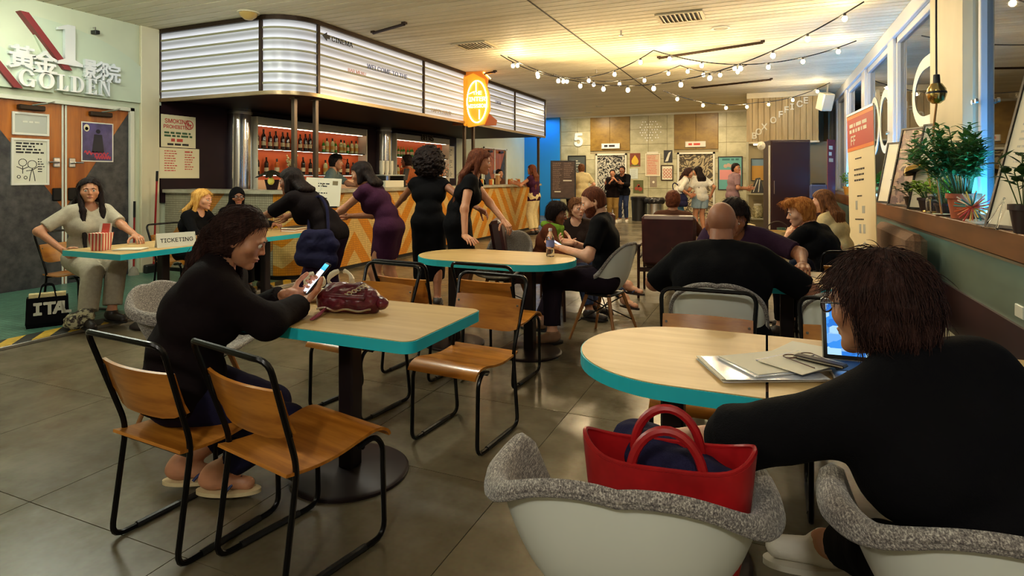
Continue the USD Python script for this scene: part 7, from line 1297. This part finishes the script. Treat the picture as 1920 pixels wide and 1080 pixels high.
bush('low dark-leaved plant in a black pot on the sill right of the banner', (1.5, 7.75, SZ), .1, .12, m_potd, l_deep, 22, .2, .18, .07, .025, per=8, seed=6, big=30)
bush('low plant in a black pot on the sill nearest the banner', (1.5, 8.25, SZ), .1, .12, m_potd, l_deep, 22, .22, .18, .07, .025, per=8, seed=7, big=30)
bush('tall climbing plant on a stake rising beside the banner', (1.53, 8.05, SZ), .08, .12, m_potd, l_green, 7, .85, .1, .1, .03, per=14, seed=8, up0=.3, big=40)
bush('small green plant in an orange pot on the sill left of the banner', (1.47, 11.6, SZ), .12, .14, m_terra, l_lime, 26, .34, .2, .11, .014, per=12, seed=9, big=40)
bush('slim green plant by the farthest windows beside the maroon sign', (1.45, 13.0, SZ), .09, .16, mat('yellow_pot', srgb(200, 140, 50), .5), l_lime, 16, .3, .14, .09, .02, per=10, seed=10, big=20)
bush('broad-leaved plant in a dark pot at the right edge of the sill', (1.42, 4.42, SZ), .09, .17, m_potd, l_deep, 8, .34, .18, .12, .03, per=6, seed=11, big=48)
bush('small plant with thin stem behind the brass reading lamp', (1.58, 7.35, SZ), .06, .1, m_potd, l_green, 5, .62, .1, .1, .022, per=8, seed=12, up0=.6, big=20)
# glass jar, straws, papers, frames
t = thing('glass_jar', 'clear glass jar standing on the sill beside the low grassy plant', 'jar', (1.43, 6.62, SZ)); part(t, 'jar', lathe([(0, 0), (.055, 0), (.06, .01), (.06, .13), (.045, .15), (.045, .16), (.041, .16), (.041, .15), (.056, .128), (.056, .012), (0, .008)], 22), m_pet); part(t, 'lid', lathe([(0, .16), (.047, .16), (.047, .175), (0, .175)], 20), m_alu)
t = thing('straw_starburst', 'starburst of orange, yellow, teal and red drinking straws on the sill', 'straws', (1.42, 5.44, SZ + .11), 0, None, 1.12)
sc_ = [mat('straw_' + n, srgb(*c), .45) for n, c in (('orange', (226, 110, 60)), ('yellow', (232, 190, 70)), ('teal', (50, 150, 140)), ('red', (200, 56, 50)), ('cream', (230, 214, 180)))]
for k in range(46):
    z_ = 1 - 2 * (k + .5) / 46; a = k * 2.39996; d = arr(math.sqrt(1 - z_ * z_) * cos(a) * .7, math.sqrt(1 - z_ * z_) * sin(a), z_ * .75); part(t, 'straw', tube([d * .01, d * .145], .0045, 6), sc_[k % 5])
part(t, 'core', trimesh.creation.icosphere(1, .018), sc_[1])
sheet_stack('leaflet', 'white sheets lying on the sill under the straw starburst', 'papers', (1.46, 5.36, SZ), 84, .5, .16, 3, m_card, m_sheet, seed=21)
t = thing('saucer', 'white plate on the sill beside the low grassy plant', 'plate', (1.42, 6.2, SZ)); part(t, 'dish', lathe([(0, 0), (.05, 0), (.09, .012), (.088, .015), (.05, .005), (0, .005)], 22), m_card); part(t, 'foot_ring', lathe([(.045, 0), (.05, 0), (.05, .003), (.045, .003)], 20), m_card)
def leaning(label, y, w, h, face_m, fr_m, tilt=14, x=1.47, print_=None, rz=-90):
    t = thing('leaning_picture', label, 'picture frame', (x, y, SZ), (-tilt, 0, rz)); part(t, 'frame', frame(extr(sg.box(-w / 2, 0, w / 2, h).difference(sg.box(-w / 2 + .02, .02, w / 2 - .02, h - .02)), .025), (0, 0, 0), (1, 0, 0), (0, 0, 1)), fr_m); part(t, 'picture', box(-w / 2 + .02, w / 2 - .02, -.014, -.006, .02, h - .02), face_m)
    if print_ is not None: part(t, 'print', frame(extr(print_[0], .001), (0, -.0142, 0), (1, 0, 0), (0, 0, 1)), print_[1], smooth=False)
    return t
m_coll = rawmat('collage_print', {'t': ('texture_coordinate', {}), 'v': ('voronoi_texture', dict(scale=16., metric='chebychev')), 'r': ('rgb_ramp', dict(ramp=[(.1, srgb(60, 50, 60)), (.4, srgb(150, 120, 120)), (.6, srgb(190, 170, 150)), (.8, srgb(90, 70, 80)), (1, srgb(110, 90, 100))])), 'p': ('principled_bsdf', dict(roughness=.3))}, [('t.object', 'v.vector'), ('v.color', 'r.fac'), ('r.color', 'p.base_color')], 'p.BSDF')
leaning('framed dark collage poster leaning against the window behind the brass reading lamp', 7.9, .62, .92, m_coll, m_black, 12, 1.47, None, -62); leaning('cream framed sheet leaning beside the cord of the brass pendant lamp', 7.15, .42, .9, m_pg, m_black, 12, 1.47, None, -62)
leaning('pale framed picture leaning behind the climbing plant and the banner', 8.85, .5, .8, m_card, m_black, 12, 1.47, None, -60)
leaning('large cream framed menu leaning at the right edge of the sill', 4.52, .75, 1.05, m_pg, m_black, 14, 1.47, (unary_union([lines_of_text(-.2, .8, .36, 1, .03, .06, 81), lines_of_text(-.28, .7, .5, 8, .014, .05, 82)]), m_sheet), -72)
t = thing('acrylic_stand', 'clear acrylic easel stand in front of the large cream framed menu', 'display stand', (1.38, 4.72, SZ), -80); part(t, 'prop', cat([tube([(-.07, -.06, 0), (0, .02, .2)], .006, 6), tube([(.07, -.06, 0), (0, .02, .2)], .006, 6)]), m_pet); part(t, 'foot', box(-.09, .09, -.07, -.05, 0, .012, .003), m_pet)
# brass lamps
m_brass = mat('brass', (.83, .58, .2), .2, 1.)
t = thing('pendant_lamp', 'brass globe lamp hanging on a black cord in front of the round white column', 'lamp', (1.34, 6.1, 2.1))
part(t, 'cord', tube([(0, 0, CEIL - 2.1), (0, .01, .6), (0, 0, .12)], .008, 6), m_cable); part(t, 'cap', lathe([(0, .16), (.025, .15), (.03, .07), (0, .07)], 14), m_black); part(t, 'globe', lathe([(0, .08), (.04, .075), (.068, .03), (.074, -.02), (.06, -.07), (.03, -.095), (0, -.1)], 24), m_brass); part(t, 'dark_band', lathe([(.0735, -.012), (.076, -.012), (.076, .004), (.0715, .008)], 24), m_black)
part(t, 'lower_cord', tube(bend([(0, 0, -.1), (-.02, .05, -.4), (.03, .1, -.75), (.08, .12, -1.2)], .2), .009, 6), mat('tan_cord', srgb(170, 120, 60), .5))
t = thing('reading_lamp', 'brass dish reading lamp on an arm in front of the collage poster', 'lamp', (1.45, 6.85, 1.041)); part(t, 'base', lathe([(0, 0), (.06, 0), (.055, .015), (.01, .02), (0, .02)], 18), m_brass); part(t, 'arm', tube(bend([(0, 0, .02), (.02, .05, .3), (-.02, .18, .5), (-.03, .34, .46)], .15), .008, 8), m_brass)
part(t, 'shade', xf(lathe([(0, .05), (.03, .05), (.1, .02), (.125, -.03), (.12, -.03), (.09, .01), (0, .04)], 26), (-.03, .42, .42), (-18, -14, 0)), m_brass); part(t, 'lens', xf(lathe([(0, -.012), (.11, -.012), (.11, -.006), (0, -.006)], 22), (-.03, .42, .42), (-18, -14, 0)), m_black)
# things on the table by the ginger-haired boy
T1 = .741
t = thing('sun_hat', 'cream cloth sun hat lying among bags beside the ginger-haired boy', 'hat', (-.16, 6.42, T1)); part(t, 'crown', lathe([(.08, .03), (.085, .1), (.06, .155), (0, .17), (0, .16), (.055, .145), (.078, .1), (.074, .03)], 20), c_cream); part(t, 'brim', lathe([(.074, .03), (.13, .0), (.135, .004), (.08, .036)], 20), c_cream)
t = thing('pouch', 'red zipped pouch on the cluttered table in front of the sun hat', 'pouch', (-.2, 6.22, T1), 20); part(t, 'body', solid([((-.07, 0, .035), (.07, 0, .035), .035, .032)], .008, noise_=.008, nf=20, cuts=[(arr(0, 0, 0), arr(0, 0, -1))]), m_mar, smooth=True); part(t, 'zip', tube([(-.08, 0, .07), (.08, 0, .068)], .004, 6), m_chain)
t = thing('straw_basket', 'cream woven basket bag on the edge of the cluttered table', 'bag', (.1, 6.2, T1), 0); part(t, 'body', lathe([(0, 0), (.1, 0), (.13, .06), (.12, .12), (.112, .12), (.12, .06), (0, .02)], 22), mat('straw_weave', srgb(206, 176, 110), .8, bump=.6, vs=(90, 90, 90))); part(t, 'handle', tube([(.1 * cos(a), 0, .11 + .1 * sin(a)) for a in np.linspace(0, PI, 14)], .006, 6), mat('dark_strap', srgb(60, 40, 26), .6))
t = thing('drinking_glass', 'pale teal drinking glass in front of the ginger-haired boy', 'glass', (.14, 6.5, T1)); part(t, 'tumbler', lathe([(0, 0), (.035, 0), (.042, .13), (.039, .13), (.033, .008), (0, .008)], 20), mat('teal_glass', srgb(150, 196, 190), .05, trans=.9)); part(t, 'water', lathe([(0, .01), (.033, .01), (.037, .09), (0, .09)], 18), m_pet)
copy(AC, 'grey lined shell armchair on the far side of the round-ended table', (-2.0, 5.3, 0), 172, 'grey lined shell armchairs') if 0 else shell_chair('shell_armchair', 'grey upholstered shell chair behind the round-ended table', (-2.36, 5.3, 0), 178, RIM_D, False, shell=m_fab)
t = thing('table_plant', 'small green sprig in a glass on the table behind the bald man', 'plant', (-.52, 4.2, T1)); part(t, 'glass', lathe([(0, 0), (.025, 0), (.03, .07), (0, .07)], 14), m_pet); part(t, 'sprig', cat([leaf(arr(0, 0, .06), arr(cos(a), sin(a), 1.2), .13, .02, .1) for a in np.arange(0, 6.2, .8)]), l_lime, kind='stuff')
